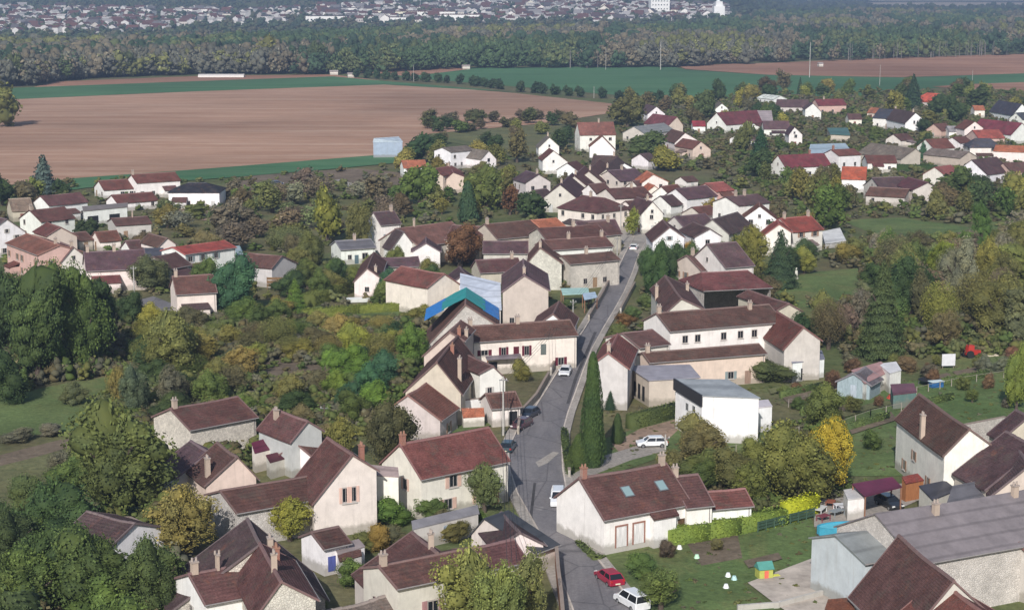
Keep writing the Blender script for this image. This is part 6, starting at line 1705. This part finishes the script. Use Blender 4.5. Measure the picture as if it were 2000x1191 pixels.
# ---- random planting
def inside(poly, x, y):
    r_ = False; n = len(poly); j = n - 1
    for i in range(n):
        xi, yi = poly[i]; xj, yj = poly[j]
        if (yi > y) != (yj > y) and x < (xj - xi) * (y - yi) / (yj - yi + 1e-9) + xi: r_ = not r_
        j = i
    return r_
def on_foot(X, Y, m):
    for fx, fy, c_, s_, hl, wf, wb in FOOT:
        dx, dy = X - fx, Y - fy
        if abs(dx) > 40 or abs(dy) > 40: continue
        u = dx * c_ + dy * s_; v = -dx * s_ + dy * c_
        if -hl - m < u < hl + m and -wf - m < v < wb + m: return True
    return False
def hides(X, Y, w, h):
    x0, y1 = proj(X - w / 2, Y, 0); x1, y0 = proj(X + w / 2, Y, h)
    y1 -= (y1 - y0) * .05
    for a, b_, c_, d_, D in PROT:
        if D < Y - 2: continue
        d_ = c_ + (d_ - c_) * .8
        ox = min(x1, b_) - max(x0, a); oy = min(y1, d_) - max(y0, c_)
        if ox > 0 and oy > 0 and ox * oy > .12 * (b_ - a) * (d_ - c_): return True
    return False
LAWNS = [[(0,775),(120,750),(215,735),(215,800),(190,835),(0,850)], [(0,870),(190,845),(190,1000),(0,1040)], [(1530,545),(1600,530),(1690,525),(1680,600),(1530,590)],
         [(1640,430),(1760,425),(1990,470),(2000,440),(2000,465),(1900,478),(1700,455)], [(1640,770),(1700,758),(1860,700),(2000,692),(2000,780),(1780,860),(1770,930),(1640,930)],
         [(1160,1085),(1580,1000),(1610,1090),(1700,1200),(1220,1200)], [(1100,880),(1330,812),(1330,900),(1110,950)], [(1380,870),(1520,835),(1600,850),(1600,880),(1400,930)],
         [(540,600),(830,600),(830,625),(640,630)], [(1270,335),(1400,335),(1400,365),(1300,355)], [(1050,210),(1190,200),(1190,225),(1050,240)]]
SEEN_LAB = {}
for bx_ in ((1530,1680,528,598,1600,525), (1650,1990,424,468,1800,420), (505,640,702,742,570,700), (20,205,750,835,100,748), (560,820,598,622,700,596), (1270,1400,338,362,1330,336)):
    PROT.append((bx_[0], bx_[1], bx_[2], bx_[3], P(bx_[4], bx_[5]).y))
def short(lab):
    for k in (' with ', ' at ', ', ', ' in ', ' behind ', ' left ', ' right ', ' of ', ' beside ', ' under ', ' between ', ' above ', ' below ', ' on ', ' running ', ' catching ', ' where ', ' up ', ' from ', ' hidden ', ' cut '):
        i = lab.find(k)
        if i > 12: lab = lab[:i]
    return ' '.join(lab.split()[:6])
def uniq(pre, X, Y):
    for k in range(6):
        t = pre + where(X, Y, k)
        if t not in SEEN_LAB: break
    SEEN_LAB[t] = 1
    return t
def where(X, Y, k=0):
    bx = sorted(LAND, key=lambda l: (l[0] - X) ** 2 + ((l[1] - Y) * .8) ** 2)[k]
    dx, dy = X - bx[0], Y - bx[1]
    if abs(dx) > abs(dy): rel = 'right of' if dx > 0 else 'left of'
    else: rel = 'behind' if dy > 0 else 'in front of'
    d = math.hypot(dx, dy)
    if d > 22: rel = {'right of': 'well to the right of', 'left of': 'well to the left of', 'behind': 'some way behind', 'in front of': 'well in front of'}[rel]
    return rel + ' the ' + short(bx[2])
def plant(poly, n, wr, hr_, kinds, cols, lab, grp, name='tree', cat='tree', m=1.0, tries=30, sep=.55, seed=0, lawn=True):
    r_ = random.Random(seed); placed = []; xs = [p[0] for p in poly]; ys = [p[1] for p in poly]
    WP = [P(*p) for p in poly]; wx = [p.x for p in WP]; wy = [p.y for p in WP]; wpoly = [(p.x, p.y) for p in WP]
    for _ in range(n * tries):
        if len(placed) >= n: break
        X, Y = r_.uniform(min(wx), max(wx)), r_.uniform(min(wy), max(wy))
        if not inside(wpoly, X, Y): continue
        w = r_.uniform(*wr); h = w * r_.uniform(*hr_)
        if any((X - a) ** 2 + (Y - b_) ** 2 < ((w + c_) * sep * .8) ** 2 for a, b_, c_ in placed): continue
        if on_foot(X, Y, m) or hides(X, Y, w, h): continue
        q = proj(X, Y, 0)
        if lawn and any(inside(l, *q) for l in LAWNS): continue
        placed.append((X, Y, w)); cn, c_ = r_.choice(cols)
        sz = 'low' if h < wr[0] * hr_[0] * 1.15 else 'broad' if w > (wr[0] + wr[1]) * .56 else 'tall' if h / w > sum(hr_) * .52 else 'small' if w < (wr[0] + wr[1]) * .45 else 'rounded'
        nm_, ct_ = (('shrub', 'shrub') if name == 'tree' and h < 5.4 else (name, cat))
        tree(0, 0, 0, 0, r_.choice(kinds), jit(c_, r_), uniq(sz + ' ' + cn + ' ' + nm_ + ' ', X, Y), nm_, grp, ct_, at=(X, Y), wh=(w, h))
    return len(placed)
MIX = [('olive green', OLV), ('green', GRN), ('yellowish', (.14, .125, .035)), ('brownish', BRN), ('dark green', DGR)]
GRYM = [('grey-brown', (.125,.11,.085)), ('brownish', (.12, .09, .065)), ('olive', OLV), ('dusty green', (.09, .105, .05))]
plant([(1470,340),(1640,350),(1700,400),(1860,385),(2000,350),(2000,430),(1640,432),(1600,470),(1560,400)], 30, (7,12), (.8,1.1), ['round','loose'], MIX, '%s tree in the belt between the far right houses and the lawns', 'trees below the far right quarter', seed=1)
plant([(1650,470),(1760,470),(2000,480),(2000,690),(1900,690),(1620,690),(1600,640),(1690,600),(1700,540)], 42, (6,11), (.9,1.35), ['round','loose','tall','bare'], MIX + GRYM, '%s tree in the wood on the right', 'trees of the right wood', seed=2)
plant([(380,630),(820,612),(830,690),(640,770),(340,790),(260,730),(260,660)], 46, (5,8), (.55,.8), ['round','loose','bare'], MIX + [('ochre', OCH)], '%s tree in the thicket behind the left gardens', 'trees of the left thicket', seed=3)
plant([(640,700),(830,700),(800,770),(720,820),(620,800)], 16, (5,8), (.7,.95), ['round','bush'], [('bright green', BRT), ('blue-green', TEA), ('yellow-green', (.13,.14,.03))], '%s bushy tree left of the tan gables', 'bushy trees left of the tan gables', seed=4)
plant([(1210,200),(1500,180),(1700,180),(2000,185),(2000,330),(1700,340),(1400,345),(1250,300)], 50, (7,13), (.7,1.0), ['round','loose','tall'], MIX, '%s tree in the gardens of the far right quarter', 'garden trees of the far right quarter', seed=5)
plant([(840,262),(1110,250),(1110,300),(1000,345),(900,345),(860,300)], 14, (6,10), (.6,.9), ['round','loose'], MIX, '%s tree on the slope above the row houses', 'trees above the row houses', seed=6)
plant([(820,240),(1120,232),(1120,246),(840,262)], 20, (7,11), (.5,.7), ['bush','loose'], [('dark green', DGR), ('dark olive', (.06,.06,.026)), ('grey-brown', (.075,.06,.04))], '%s bush in the hedge at the lower end of the ploughed field', 'hedge at the end of the ploughed field', 'bush', 'bush', seed=7)
plant([(300,400),(560,370),(760,390),(760,440),(650,400),(600,520),(480,500),(320,450)], 34, (7,12), (.45,.7), ['bush','bare','loose'], GRYM, '%s bush on the scrubland behind the left hamlet', 'bushes of the scrubland', 'bush', 'bush', seed=8)
plant([(0,380),(480,380),(600,520),(480,590),(300,600),(0,520)], 22, (5,9), (.7,.95), ['round','bush'], MIX, '%s garden tree between the roofs of the left hamlet', 'garden trees of the left hamlet', seed=9)
plant([(0,1060),(330,1090),(360,1400),(0,1400)], 12, (7,11), (.8,1.0), ['round','bush'], [('dark green', DGR), ('green', GRN), ('leafy', (.06,.085,.024))], '%s tree in the bottom left wood', 'trees of the bottom left wood', seed=10)
plant([(1290,470),(1500,440),(1700,480),(1640,530),(1500,560),(1480,640),(1640,700),(1560,760),(1540,600)], 24, (5,8), (.7,1.0), ['round','bush','loose'], MIX, '%s small tree right of the long white two-storey building', 'trees right of the long buildings', seed=11)
plant([(560,520),(880,500),(820,620),(560,600)], 16, (5,8), (.7,1.0), ['round','bush'], [('green', (.075,.1,.028)), ('olive green', OLV), ('dark green', DGR)], '%s tree in the gardens around the grey bungalow', 'trees around the bungalow', seed=12)
plant([(1300,870),(1620,840),(1660,960),(1400,1000),(1300,960)], 12, (5,8), (.7,.9), ['round','loose'], [('olive', OLV), ('brown-olive', (.10,.09,.035)), ('green', GRN)], '%s tree in the orchard below the white block house', 'orchard trees below the white block house', seed=13)
plant([(780,300),(1000,350),(1140,380),(1100,430),(760,440),(760,340)], 22, (5,9), (.7,1.0), ['round','loose'], MIX, '%s tree around the pinkish house', 'trees around the pinkish house', seed=14)
plant([(330,790),(700,780),(720,900),(600,960),(330,960)], 10, (4,7), (.6,.9), ['bush','round'], MIX, '%s shrub between the houses of the lower left', 'shrubs of the lower left yards', 'shrub', 'shrub', seed=15)
plant([(1000,1000),(560,1040),(640,1160),(900,1160)], 8, (3,5), (.6,.8), ['bush'], [('green', BRT), ('olive', OLV), ('reddish', BRN)], '%s shrub among the foreground yards', 'shrubs of the foreground yards', 'shrub', 'shrub', m=.5, seed=16)
print('TREES', NTREE)

plant([(1510,735),(1640,715),(1860,700),(2000,700),(2000,800),(1760,800),(1640,850),(1560,850)], 26, (2.2,4.2), (.6,.9), ['bush','loose'], [('olive', OLV), ('green', GRN), ('reddish', (.10,.06,.035)), ('grey-green', GRY)], '', 'shrubs of the garden plots on the right', 'shrub', 'shrub', m=.5, seed=17, lawn=False)
for k, (a, b_) in enumerate((((1525,778),(1600,760)), ((1565,812),(1660,788)), ((1655,842),(1735,818)), ((1840,752),(1930,735)), ((1780,800),(1860,780)))):
    hedge([a, b_], .7, 1.1, (.075,.10,.035), ['low vegetable row nearest the white annex', 'vegetable row in the middle garden plot', 'bushy vegetable row on the slope by the wire fence', 'low vine row right of the trampoline', 'vine row behind the tall barn house'][k], 'vegetable_row', 'vegetable rows of the right gardens')
fence([(1540,795),(1640,772),(1700,760)], 1.2, 'grey garden fence between the plots on the right', (.25,.22,.19), 2.2, False)
fence([(1790,770),(1880,750),(1960,738)], 1.2, 'post and wire fence behind the tall barn house', (.3,.27,.22), 2.6, False)
# clipped hedges
hedge([(1230,838),(1325,812)], 1.8, 2.0, (.06,.075,.026), 'clipped hedge behind the forecourt left of the white block house')
hedge([(1300,1064),(1380,1052),(1440,1040),(1530,1022)], 1.8, 1.9, (.125,.165,.035), 'long green hedge behind the front lawn')
hedge([(1532,1020),(1592,1000)], 1.6, 2.3, (.28,.29,.02), 'bright yellow-green end of the hedge by the patio')
hedge([(1700,334),(1830,338)], 3, 2.4, (.035,.06,.02), 'trimmed dark green hedge below the great grey barn')
hedge([(590,622),(700,612),(810,606)], 2, 1.6, (.12,.135,.03), 'sunlit hedge across the left gardens')
hedge([(600,600),(690,566),(770,560)], 3, 2.4, (.085,.095,.026), 'broad garden hedge behind the upturned boat')
hedge([(1112,930),(1106,890),(1102,852)], .9, 1.3, (.05,.065,.022), 'low hedge between the street and the tall cypress')
hedge([(1130,1062),(1165,1096),(1178,1090)], 1.0, .5, (.07,.085,.03), 'low grassy edging along the pavement of the skylight house')

# ---- scrub: low cover nobody could count
def scatter(poly, n, seed, m=.4, lawns=True):
    r_ = np.random.RandomState(seed); WP = [P(*p) for p in poly]; wp = [(p.x, p.y) for p in WP]
    wx = [p[0] for p in wp]; wy = [p[1] for p in wp]; out = []
    for _ in range(n):
        X, Y = r_.uniform(min(wx), max(wx)), r_.uniform(min(wy), max(wy))
        if not inside(wp, X, Y) or on_foot(X, Y, m): continue
        q = proj(X, Y, 0)
        if lawns and any(inside(l, *q) for l in LAWNS): continue
        out.append((X, Y, -.1))
    return np.array(out)
def colarr(n, cols, rs, amt=.25):
    a = np.array([cols[i] for i in rs.randint(0, len(cols), n)]); return a * rs.uniform(1 - amt, 1 + amt, (n, 1))
rs = np.random.RandomState(3)
zones = [([(0,365),(140,350),(460,350),(800,322),(860,300),(1110,300),(1250,210),(2000,180),(2000,700),(1640,700),(1500,760),(1240,830),(1240,600),(1000,600),(800,640),(0,620)], 9000, 'undergrowth between the houses and gardens', (1.8,4.6), (.35,.75)),
         ([(230,620),(830,600),(840,720),(700,860),(330,960),(200,880),(190,780)], 3200, 'undergrowth of the left thicket', (1.8,4.0), (.5,.9)),
         ([(1290,860),(1640,820),(1660,960),(1500,1030),(1300,1010)], 1100, 'undergrowth around the yellow tree', (1.2,2.8), (.4,.8)),
         ([(0,600),(240,600),(210,740),(0,780)], 500, 'undergrowth of the left wood', (2,5), (.6,1.0)),
         ([(0,1040),(330,1010),(380,1400),(0,1400)], 700, 'undergrowth at the bottom left', (2,5), (.5,.9)),
         ([(1640,470),(2000,470),(2000,700),(1640,700)], 1500, 'undergrowth of the right wood', (2,5), (.5,1.0)),
         ([(1250,215),(1500,180),(2000,180),(2000,440),(1450,440),(1300,360)], 4200, 'bushes and brambles between the far right houses', (2.5,6), (.4,.8)),
         ([(1100,800),(2000,690),(2000,900),(1700,1200),(1100,1200)], 3000, 'weeds on the right-hand slopes', (.35,1.1), (.25,.55))]
for i, (pl, n, lab, wr, hr_) in enumerate(zones):
    pts = scatter(pl, n, 50 + i, lawns=(i != 7))
    w = rs.uniform(*wr, len(pts)); h = w * rs.uniform(*hr_, len(pts))
    keep = np.array([not hides(p[0], p[1], a, b_) for p, a, b_ in zip(pts, w, h)])
    pts, w, h = pts[keep], w[keep], h[keep]
    mass('undergrowth', lab, 'undergrowth', pts, np.stack([w, h], 1), colarr(len(pts), [OLV, GRN, (.09,.095,.04), BRN, (.075,.09,.03), (.10,.085,.05), GRY], rs), ['bush'], 44, seed=60 + i)

# ================================================================== FAR WOODS
def edge(px):   # front edge of the far wood, photo rows
    return np.interp(px, [-200,60,110,200,400,640,760,905,1100,1300,1500,1700,2000,2300], [168,166,156,149,142,143,138,131,130,129,121,114,104,98])
def back(px):
    return np.interp(px, [-200,0,300,600,800,1050,1350,1480,1600,2000,2300], [106,104,102,84,76,71,66,42,32,30,30])
def woods(n0, n1, lab, seed, nleaf, kinds, size, ncand, pw):
    r_ = np.random.RandomState(seed); pts = []
    e0 = None
    for _ in range(ncand):
        px = r_.uniform(-120, 2120); t = r_.uniform(0, 1) ** pw
        d0 = FPX * CAMH / (edge(px) - HOR); d1 = FPX * CAMH / (back(px) - HOR)
        a = d0 + (d1 - d0) * n0; b_ = d0 + (d1 - d0) * n1
        Y = a + (b_ - a) * t
        X = (px - 1000) / FPX * Y
        pts.append((X, Y, ground(X, Y)))
    pts = np.array(pts); n = len(pts)
    w = r_.uniform(*size, n); h = w * r_.uniform(.8, 1.3, n)
    px = pts[:, 0] / pts[:, 1] * FPX + 1000
    zn = np.array([math.sin(p[0] * .011 + p[1] * .004) + math.sin(p[0] * .023 - p[1] * .007 + 2) for p in pts])
    base = np.array([(.045,.07,.034), (.075,.088,.04), (.032,.054,.032), (.12,.10,.075), (.085,.082,.07), (.11,.11,.045)])
    k = np.clip(((zn + 2) / 4 * 6 - .3 + r_.normal(0, .45, n)).astype(int), 0, 5)
    c_ = base[k] * r_.uniform(.95, 1.4, (n, 1))
    mass('forest', lab, 'forest', pts, np.stack([w, h], 1), c_, kinds, nleaf, seed=seed)
woods(0, .10, 'front edge of the broad wood beyond the fields', 81, 110, ['round','tall','loose'], (9,15), 1300, 1.0)
woods(.06, .40, 'middle depth of the broad wood beyond the fields', 82, 42, ['round'], (10,16), 3800, 1.0)
woods(.4, 1.0, 'rear of the broad wood, dark against the town', 83, 12, ['round'], (11,17), 5500, 1.0)
# poplar plantation: pale straight trunks at the edge of the wood
b = MB(); r_ = random.Random(4)
for rg, n in (((345,560),110), ((1640,1760),34), ((1780,1960),40), ((1110,1200),10)):
    for k in range(n):
        px = r_.uniform(*rg); off = r_.uniform(-6, 30) if rg[0] != 345 else r_.uniform(450, 700)
        d0 = FPX * CAMH / (float(edge(px)) - HOR) + off; X = (px - 1000) / FPX * d0
        b.tube((X, d0, 0), (X, d0, r_.uniform(9, 14)), .22, .12, 4)
q = b.build('poplar_trunks', M['plaster'], None, (.22, .2, .19)); tag(q, 'pale straight trunks of the poplar plantation at the wood edge', 'trunks', None, 'stuff')
for px, fy, w, h, col, lab in ((30,168,60,60,(.06,.07,.03),'dark green tree at the left corner of the far wood'), (120,158,60,45,(.055,.075,.03),'round dark tree at the left end of the far wood'), (525,140,70,62,(.11,.105,.035),'big yellow-green tree at the edge of the far wood'),
        (625,142,50,60,(.05,.065,.03),'dark tree beside the white field huts'), (250,150,46,50,(.05,.06,.03),'dark clump at the field edge'), (575,140,50,22,(.03,.05,.035),'low dark hedge clump at the field edge'), (755,140,40,50,(.05,.062,.03),'dark tree in front of the far wood')):
    tree(px, fy, w, h, 'round' if h > 30 else 'bush', col, lab, group='large trees at the edge of the far wood')
for px, py, w, lab in ((652,147,2.6,'tiny white field hut beyond the crop strip'), (687,152,2.6,'tiny white hut at the start of the row of bushes'), (910,136,2.6,'tiny white hut at the corner of the green crop'), (1602,131,1.6,'dark hunting hide in the reddish field')):
    p = P(px, py); o = thing('field_hut', lab, 'hut', p, .2, 'huts in the fields')
    MB().box(-w, w, -2, 2, 0, 2.4).build('wall', M['plaster'], o, (.7,.66,.6) if px != 1600 else (.03,.03,.03))
    MB().extr_x([(-2.4, 2.38), (2.4, 2.38), (0, 3.3)], -w - .3, w + .3).build('roof', M['paint'], o, (.35,.3,.28) if px != 1600 else (.03,.03,.03))
p = P(433, 151); o = thing('greenhouse', 'long low white polytunnel at the edge of the far wood', 'polytunnel', p, .02)
b = MB(); b.extr_x([(-4, 0), (4, 0), (3.6, 1.2), (2.2, 1.8), (0, 2.1), (-2.2, 1.8), (-3.6, 1.2)], -15, 15); b.build('cover', M['paint'], o, (.6, .56, .52))

r_ = np.random.RandomState(77); pts = []
for _ in range(1500):
    px = r_.uniform(1430, 2120); py = r_.choice([7, 12, 20, 25]) + r_.uniform(-2, 3) if px > 1700 else r_.uniform(5, 30)
    if px > 1700 and py < 19.5: continue
    p = PT(px, py); pts.append((p.x, p.y, p.z))
pts = np.array(pts); w = r_.uniform(14, 34, len(pts)); h = w * r_.uniform(.35, .6, len(pts))
mass('forest', 'low dark woods on the far plain at the upper right', 'forest', pts, np.stack([w, h], 1), colarr(len(pts), [(.035,.05,.035), (.05,.06,.04)], r_), ['round'], 12, seed=95)

# ================================================================== DISTANT TOWN
def town_mesh(kind, i):
    r_ = random.Random(i + 7); b = MB()
    if kind == 'house':
        w, d, e, r0 = r_.uniform(4.5, 6.5), r_.uniform(4, 5), r_.uniform(3.6, 5.6), r_.uniform(2.6, 3.8)
        b.box(-w, w, -d, d, -3, e); b.mi = 0; b.add([(-w, -d, e), (-w, d, e), (-w, 0, e + r0), (w, -d, e), (w, d, e), (w, 0, e + r0)], [(0, 2, 1), (3, 4, 5)])
        b.mi = 1; b.add([(-w - .4, -d - .5, e - .3), (w + .4, -d - .5, e - .3), (w + .4, 0, e + r0 + .1), (-w - .4, 0, e + r0 + .1), (w + .4, d + .5, e - .3), (-w - .4, d + .5, e - .3)], [(0, 1, 2, 3), (3, 2, 4, 5)])
        b.mi = 2
        for x in (-w * .6, 0, w * .6): b.box(x - .5, x + .5, -d - .04, -d + .1, 1.2, 2.6)
    else:
        w, d, e = r_.uniform(18, 34), r_.uniform(10, 18), r_.uniform(6, 9)
        b.box(-w, w, -d, d, -3, e); b.mi = 1; b.box(-w - .4, w + .4, -d - .4, d + .4, e + .01, e + .8); b.mi = 2
        k = -w + 2
        while k < w - 3: b.box(k, k + 2, -d - .05, -d + .1, 1.5, 3.6); k += 4.5
    return b.mesh('town_' + kind, [M['townwall'], M['townroof'], M['pane']])
m = mat('town_wall', rough=.9, spec=.1); g = NG(m); g.base(g.mix(g.objcol(), g.ramp(g.noise(g.wcoord(), .02, 3), [(.3, .9), (.7, 1.1)]), 1.0, 'MULTIPLY')); M['townwall'] = m
m = mat('town_roof', rough=.9, spec=.1); g = NG(m); oi = g.n('ShaderNodeObjectInfo')
g.base(g.ramp(oi.outputs['Random'], [(0, (.11, .055, .05)), (.35, (.14, .065, .055)), (.6, (.07, .055, .06)), (.8, (.12, .11, .115)), (1, (.4, .38, .37))])); M['townroof'] = m
TH = [town_mesh('house', i) for i in range(5)]; TW = [town_mesh('warehouse', i) for i in range(4)]
def town_z(px, py): return PT(px, py)
r_ = random.Random(21); nt = 0
def town_dens(px, py):
    lo = np.interp(px, [-50, 300, 380, 560, 650, 900, 1180, 1420], [72, 68, 50, 46, 46, 46, 46, 36])
    hi = np.interp(px, [-50, 250, 560, 650, 900, 1180, 1300, 1420], [16, 20, 22, 12, 4, 5, 12, 14])
    return hi < py < lo
zonetxt = lambda px: 'behind the left end of the wood' if px < 330 else 'left of the white warehouses' if px < 600 else 'among the white warehouses' if px < 900 else 'left of the tower block'
k = 0
while nt < 290 and k < 9000:
    k += 1
    px = r_.uniform(-10, 1420); py = 8 + 62 * r_.random()
    if not town_dens(px, py): continue
    if px < 620 and r_.random() < .35: continue
    p = PT(px, py)
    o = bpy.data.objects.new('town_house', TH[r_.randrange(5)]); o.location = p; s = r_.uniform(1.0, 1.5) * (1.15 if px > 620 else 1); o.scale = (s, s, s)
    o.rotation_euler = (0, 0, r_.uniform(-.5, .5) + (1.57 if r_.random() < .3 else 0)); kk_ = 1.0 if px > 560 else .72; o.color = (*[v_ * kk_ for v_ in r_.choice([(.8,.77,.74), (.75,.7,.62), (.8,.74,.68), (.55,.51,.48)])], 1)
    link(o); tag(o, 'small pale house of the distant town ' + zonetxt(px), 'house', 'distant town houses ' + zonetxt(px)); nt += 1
for px, py, lab, sc_, cc in ((375,27,'long white building with red roof on the left of the distant town',1.3,(.85,.8,.76)), (415,36,'low cream building below the long white one',1.0,(.75,.7,.62)),
        (615,27,'bright white warehouse at the left of the industrial row',1.0,(.85,.83,.8)), (690,24,'white warehouse behind the industrial row',1.2,(.85,.83,.8)), (665,34,'broad white warehouse, second of the industrial row',1.1,(.85,.84,.82)),
        (740,30,'cream warehouse in the middle of the industrial row',1.2,(.85,.8,.66)), (790,32,'yellowish warehouse with dark roof edge',1.3,(.85,.8,.62)), (850,36,'long white warehouse with sunlit front',1.4,(.88,.86,.82)), (905,40,'white warehouse at the right of the industrial row',1.2,(.88,.86,.84)), (820,26,'cream block behind the sunlit warehouse',1.0,(.82,.78,.68)),
        (640,42,'long white hall in front of the industrial row',1.1,(.86,.85,.83)), (720,40,'pale hall with sunlit front below the cream warehouse',1.1,(.86,.84,.78)), (780,44,'white depot at the foot of the yellowish warehouse',1.0,(.86,.85,.83)), (880,30,'white hall above the long sunlit warehouse',1.1,(.85,.84,.82)), (1010,38,'white hall right of the pinkish building',.7,(.85,.84,.82)),
        (955,42,'pinkish building right of the warehouses',.8,(.7,.5,.48)), (1085,42,'low white building at the edge of the wood',.7,(.85,.82,.8)), (1330,28,'long cream apartment block right of the tower',1.0,(.82,.76,.66)), (1360,24,'second cream apartment block right of the tower',.9,(.82,.77,.7)), (200,72,'white shed row at the left edge of the wood',.6,(.8,.78,.76)), (455,48,'white low hall above the wood',.7,(.85,.83,.8))):
    p = PT(px, py); o = bpy.data.objects.new('warehouse', TW[r_.randrange(4)]); o.location = p; o.scale = (sc_, sc_, sc_ * .9); o.rotation_euler = (0, 0, r_.uniform(-.15, .15)); o.color = (*cc, 1)
    link(o); tag(o, lab, 'warehouse' if 'ware' in lab else 'building', 'large buildings of the distant town')
p = PT(1287, 29); o = thing('tower_block', 'white high-rise block standing above the distant town', 'tower block', p, .15)
MB().box(-15, 15, -9, 9, -2, 31).build('wall', M['townwall'], o, (.85,.84,.82)); MB().box(-15.4, 15.4, -9.4, 9.4, 31.02, 32.2).build('roof', M['townwall'], o, (.7,.7,.7))
for z in range(9):
    for x in range(6): MB().box(-13 + x * 4.6, -11 + x * 4.6, -9.1, -8.9, 2 + z * 3.1, 3.6 + z * 3.1).build('window', M['pane'], o) if z % 2 == 0 else None
p = PT(1403, 39); o = thing('silo', 'white stepped grain silo tower on the right of the distant town', 'silo', p, .1)
MB().box(-8, 8, -7, 7, -2, 20).build('tower', M['townwall'], o, (.85,.84,.83)); MB().box(-5, 5, -5, 5, 20.01, 27).build('upper_tower', M['townwall'], o, (.82,.81,.8)); MB().box(-3, 1, -3, 3, 27.01, 31).build('headhouse', M['townwall'], o, (.8,.8,.8))
b = MB()
me_b = MB()
for k in range(620):
    for _ in range(20):
        px = 1420 - 1450 * r_.random() ** 1.5; py = 6 + 64 * r_.random() ** 1.1
        if town_dens(px, py): break
    p = PT(px, py); w, d, e = r_.uniform(4, 8), r_.uniform(4, 6), r_.uniform(5, 9); a = r_.uniform(-1.3, 1.3)
    ca, sa = math.cos(a), math.sin(a)
    def tr(x, y, z): return (p.x + x * ca - y * sa, p.y + x * sa + y * ca, p.z + z)
    b.mi = 0; b.add([tr(-w,-d,-3),tr(w,-d,-3),tr(w,d,-3),tr(-w,d,-3),tr(-w,-d,e),tr(w,-d,e),tr(w,d,e),tr(-w,d,e),tr(-w,0,e+2.2),tr(w,0,e+2.2)], [(0,1,5,4),(1,2,6,9,5),(2,3,7,6),(3,0,4,8,7)])
    b.mi = r_.choice([1, 1, 2, 3]); b.add([tr(-w-.4,-d-.4,e-.2),tr(w+.4,-d-.4,e-.2),tr(w+.4,0,e+2.4),tr(-w-.4,0,e+2.4),tr(w+.4,d+.4,e-.2),tr(-w-.4,d+.4,e-.2)], [(0,1,2,3),(3,2,4,5)])
q = b.build('town_houses', [M['townwall'], mat('far_roof_red', (.12,.055,.05), .9), mat('far_roof_dark', (.07,.06,.065), .9), mat('far_roof_pale', (.42,.4,.38), .9)], None, (.62,.60,.59))
tag(q, 'the mass of smaller houses filling the distant town', 'houses', None, 'stuff')
# trees in and behind the town
pts = []; r2 = np.random.RandomState(9)
for _ in range(5600):
    px = r2.uniform(-100, 1480); py = r2.uniform(-9, 104)
    if town_dens(px, py) and r2.rand() < .1: continue
    if py > float(back(px)) + 2: continue
    p = PT(px, py); pts.append((p.x, p.y, p.z - 1))
pts = np.array(pts); n = len(pts); w = r2.uniform(8, 17, n); h = w * r2.uniform(.5, .85, n)
mass('forest', 'trees between and behind the houses of the distant town', 'forest', pts, np.stack([w, h], 1), colarr(n, [(.05,.07,.04), (.07,.085,.05), (.085,.08,.055), (.04,.06,.045)], r2), ['round'], 12, seed=91)

# ================================================================== AIR
b = MB(); b.box(-7800, 7800, -30, 13900, -3, 175)
hz = bpy.data.materials.new('air'); hz.use_nodes = True; t_ = hz.node_tree; t_.nodes.clear()
pv = t_.nodes.new('ShaderNodeVolumePrincipled'); pv.inputs['Density'].default_value = .00023; pv.inputs['Color'].default_value = (.40, .52, .74, 1); pv.inputs['Anisotropy'].default_value = .15
ou = t_.nodes.new('ShaderNodeOutputMaterial'); t_.links.new(pv.outputs[0], ou.inputs['Volume'])
hb_ = b.build('haze', hz); tag(hb_, 'thin blue haze over the valley', None, None, 'stuff')

def wires(a, b_, za, zb, lab):
    A, B = P(*a), P(*b_); o = thing('power_line', lab, 'power line', (A.x, A.y, 0), 0, 'power lines along the street')
    d = (B - A); e = Vector((-d.y, d.x, 0)).normalized()
    for off in (-.45, 0, .45):
        m_ = MB(); pts = []
        for k in range(9):
            t = k / 8; z = za + (zb - za) * t - 4 * .9 * t * (1 - t); pts.append(Vector((d.x * t + e.x * off, d.y * t + e.y * off, z)))
        for p_, q_ in zip(pts, pts[1:]): m_.tube(p_, q_, .025, .025, 4)
        m_.build('wire', M['black'], o)
wires((983,850), (1119,668), 7.6, 7.0, 'thin overhead wires from the parked cars to the corner of the long white house')
wires((1119,668), (1205,530), 7.0, 7.2, 'thin overhead wires along the upper street')
wires((983,850), (1000,1250), 7.6, 7.5, 'thin overhead wires running down the street towards the bottom edge')
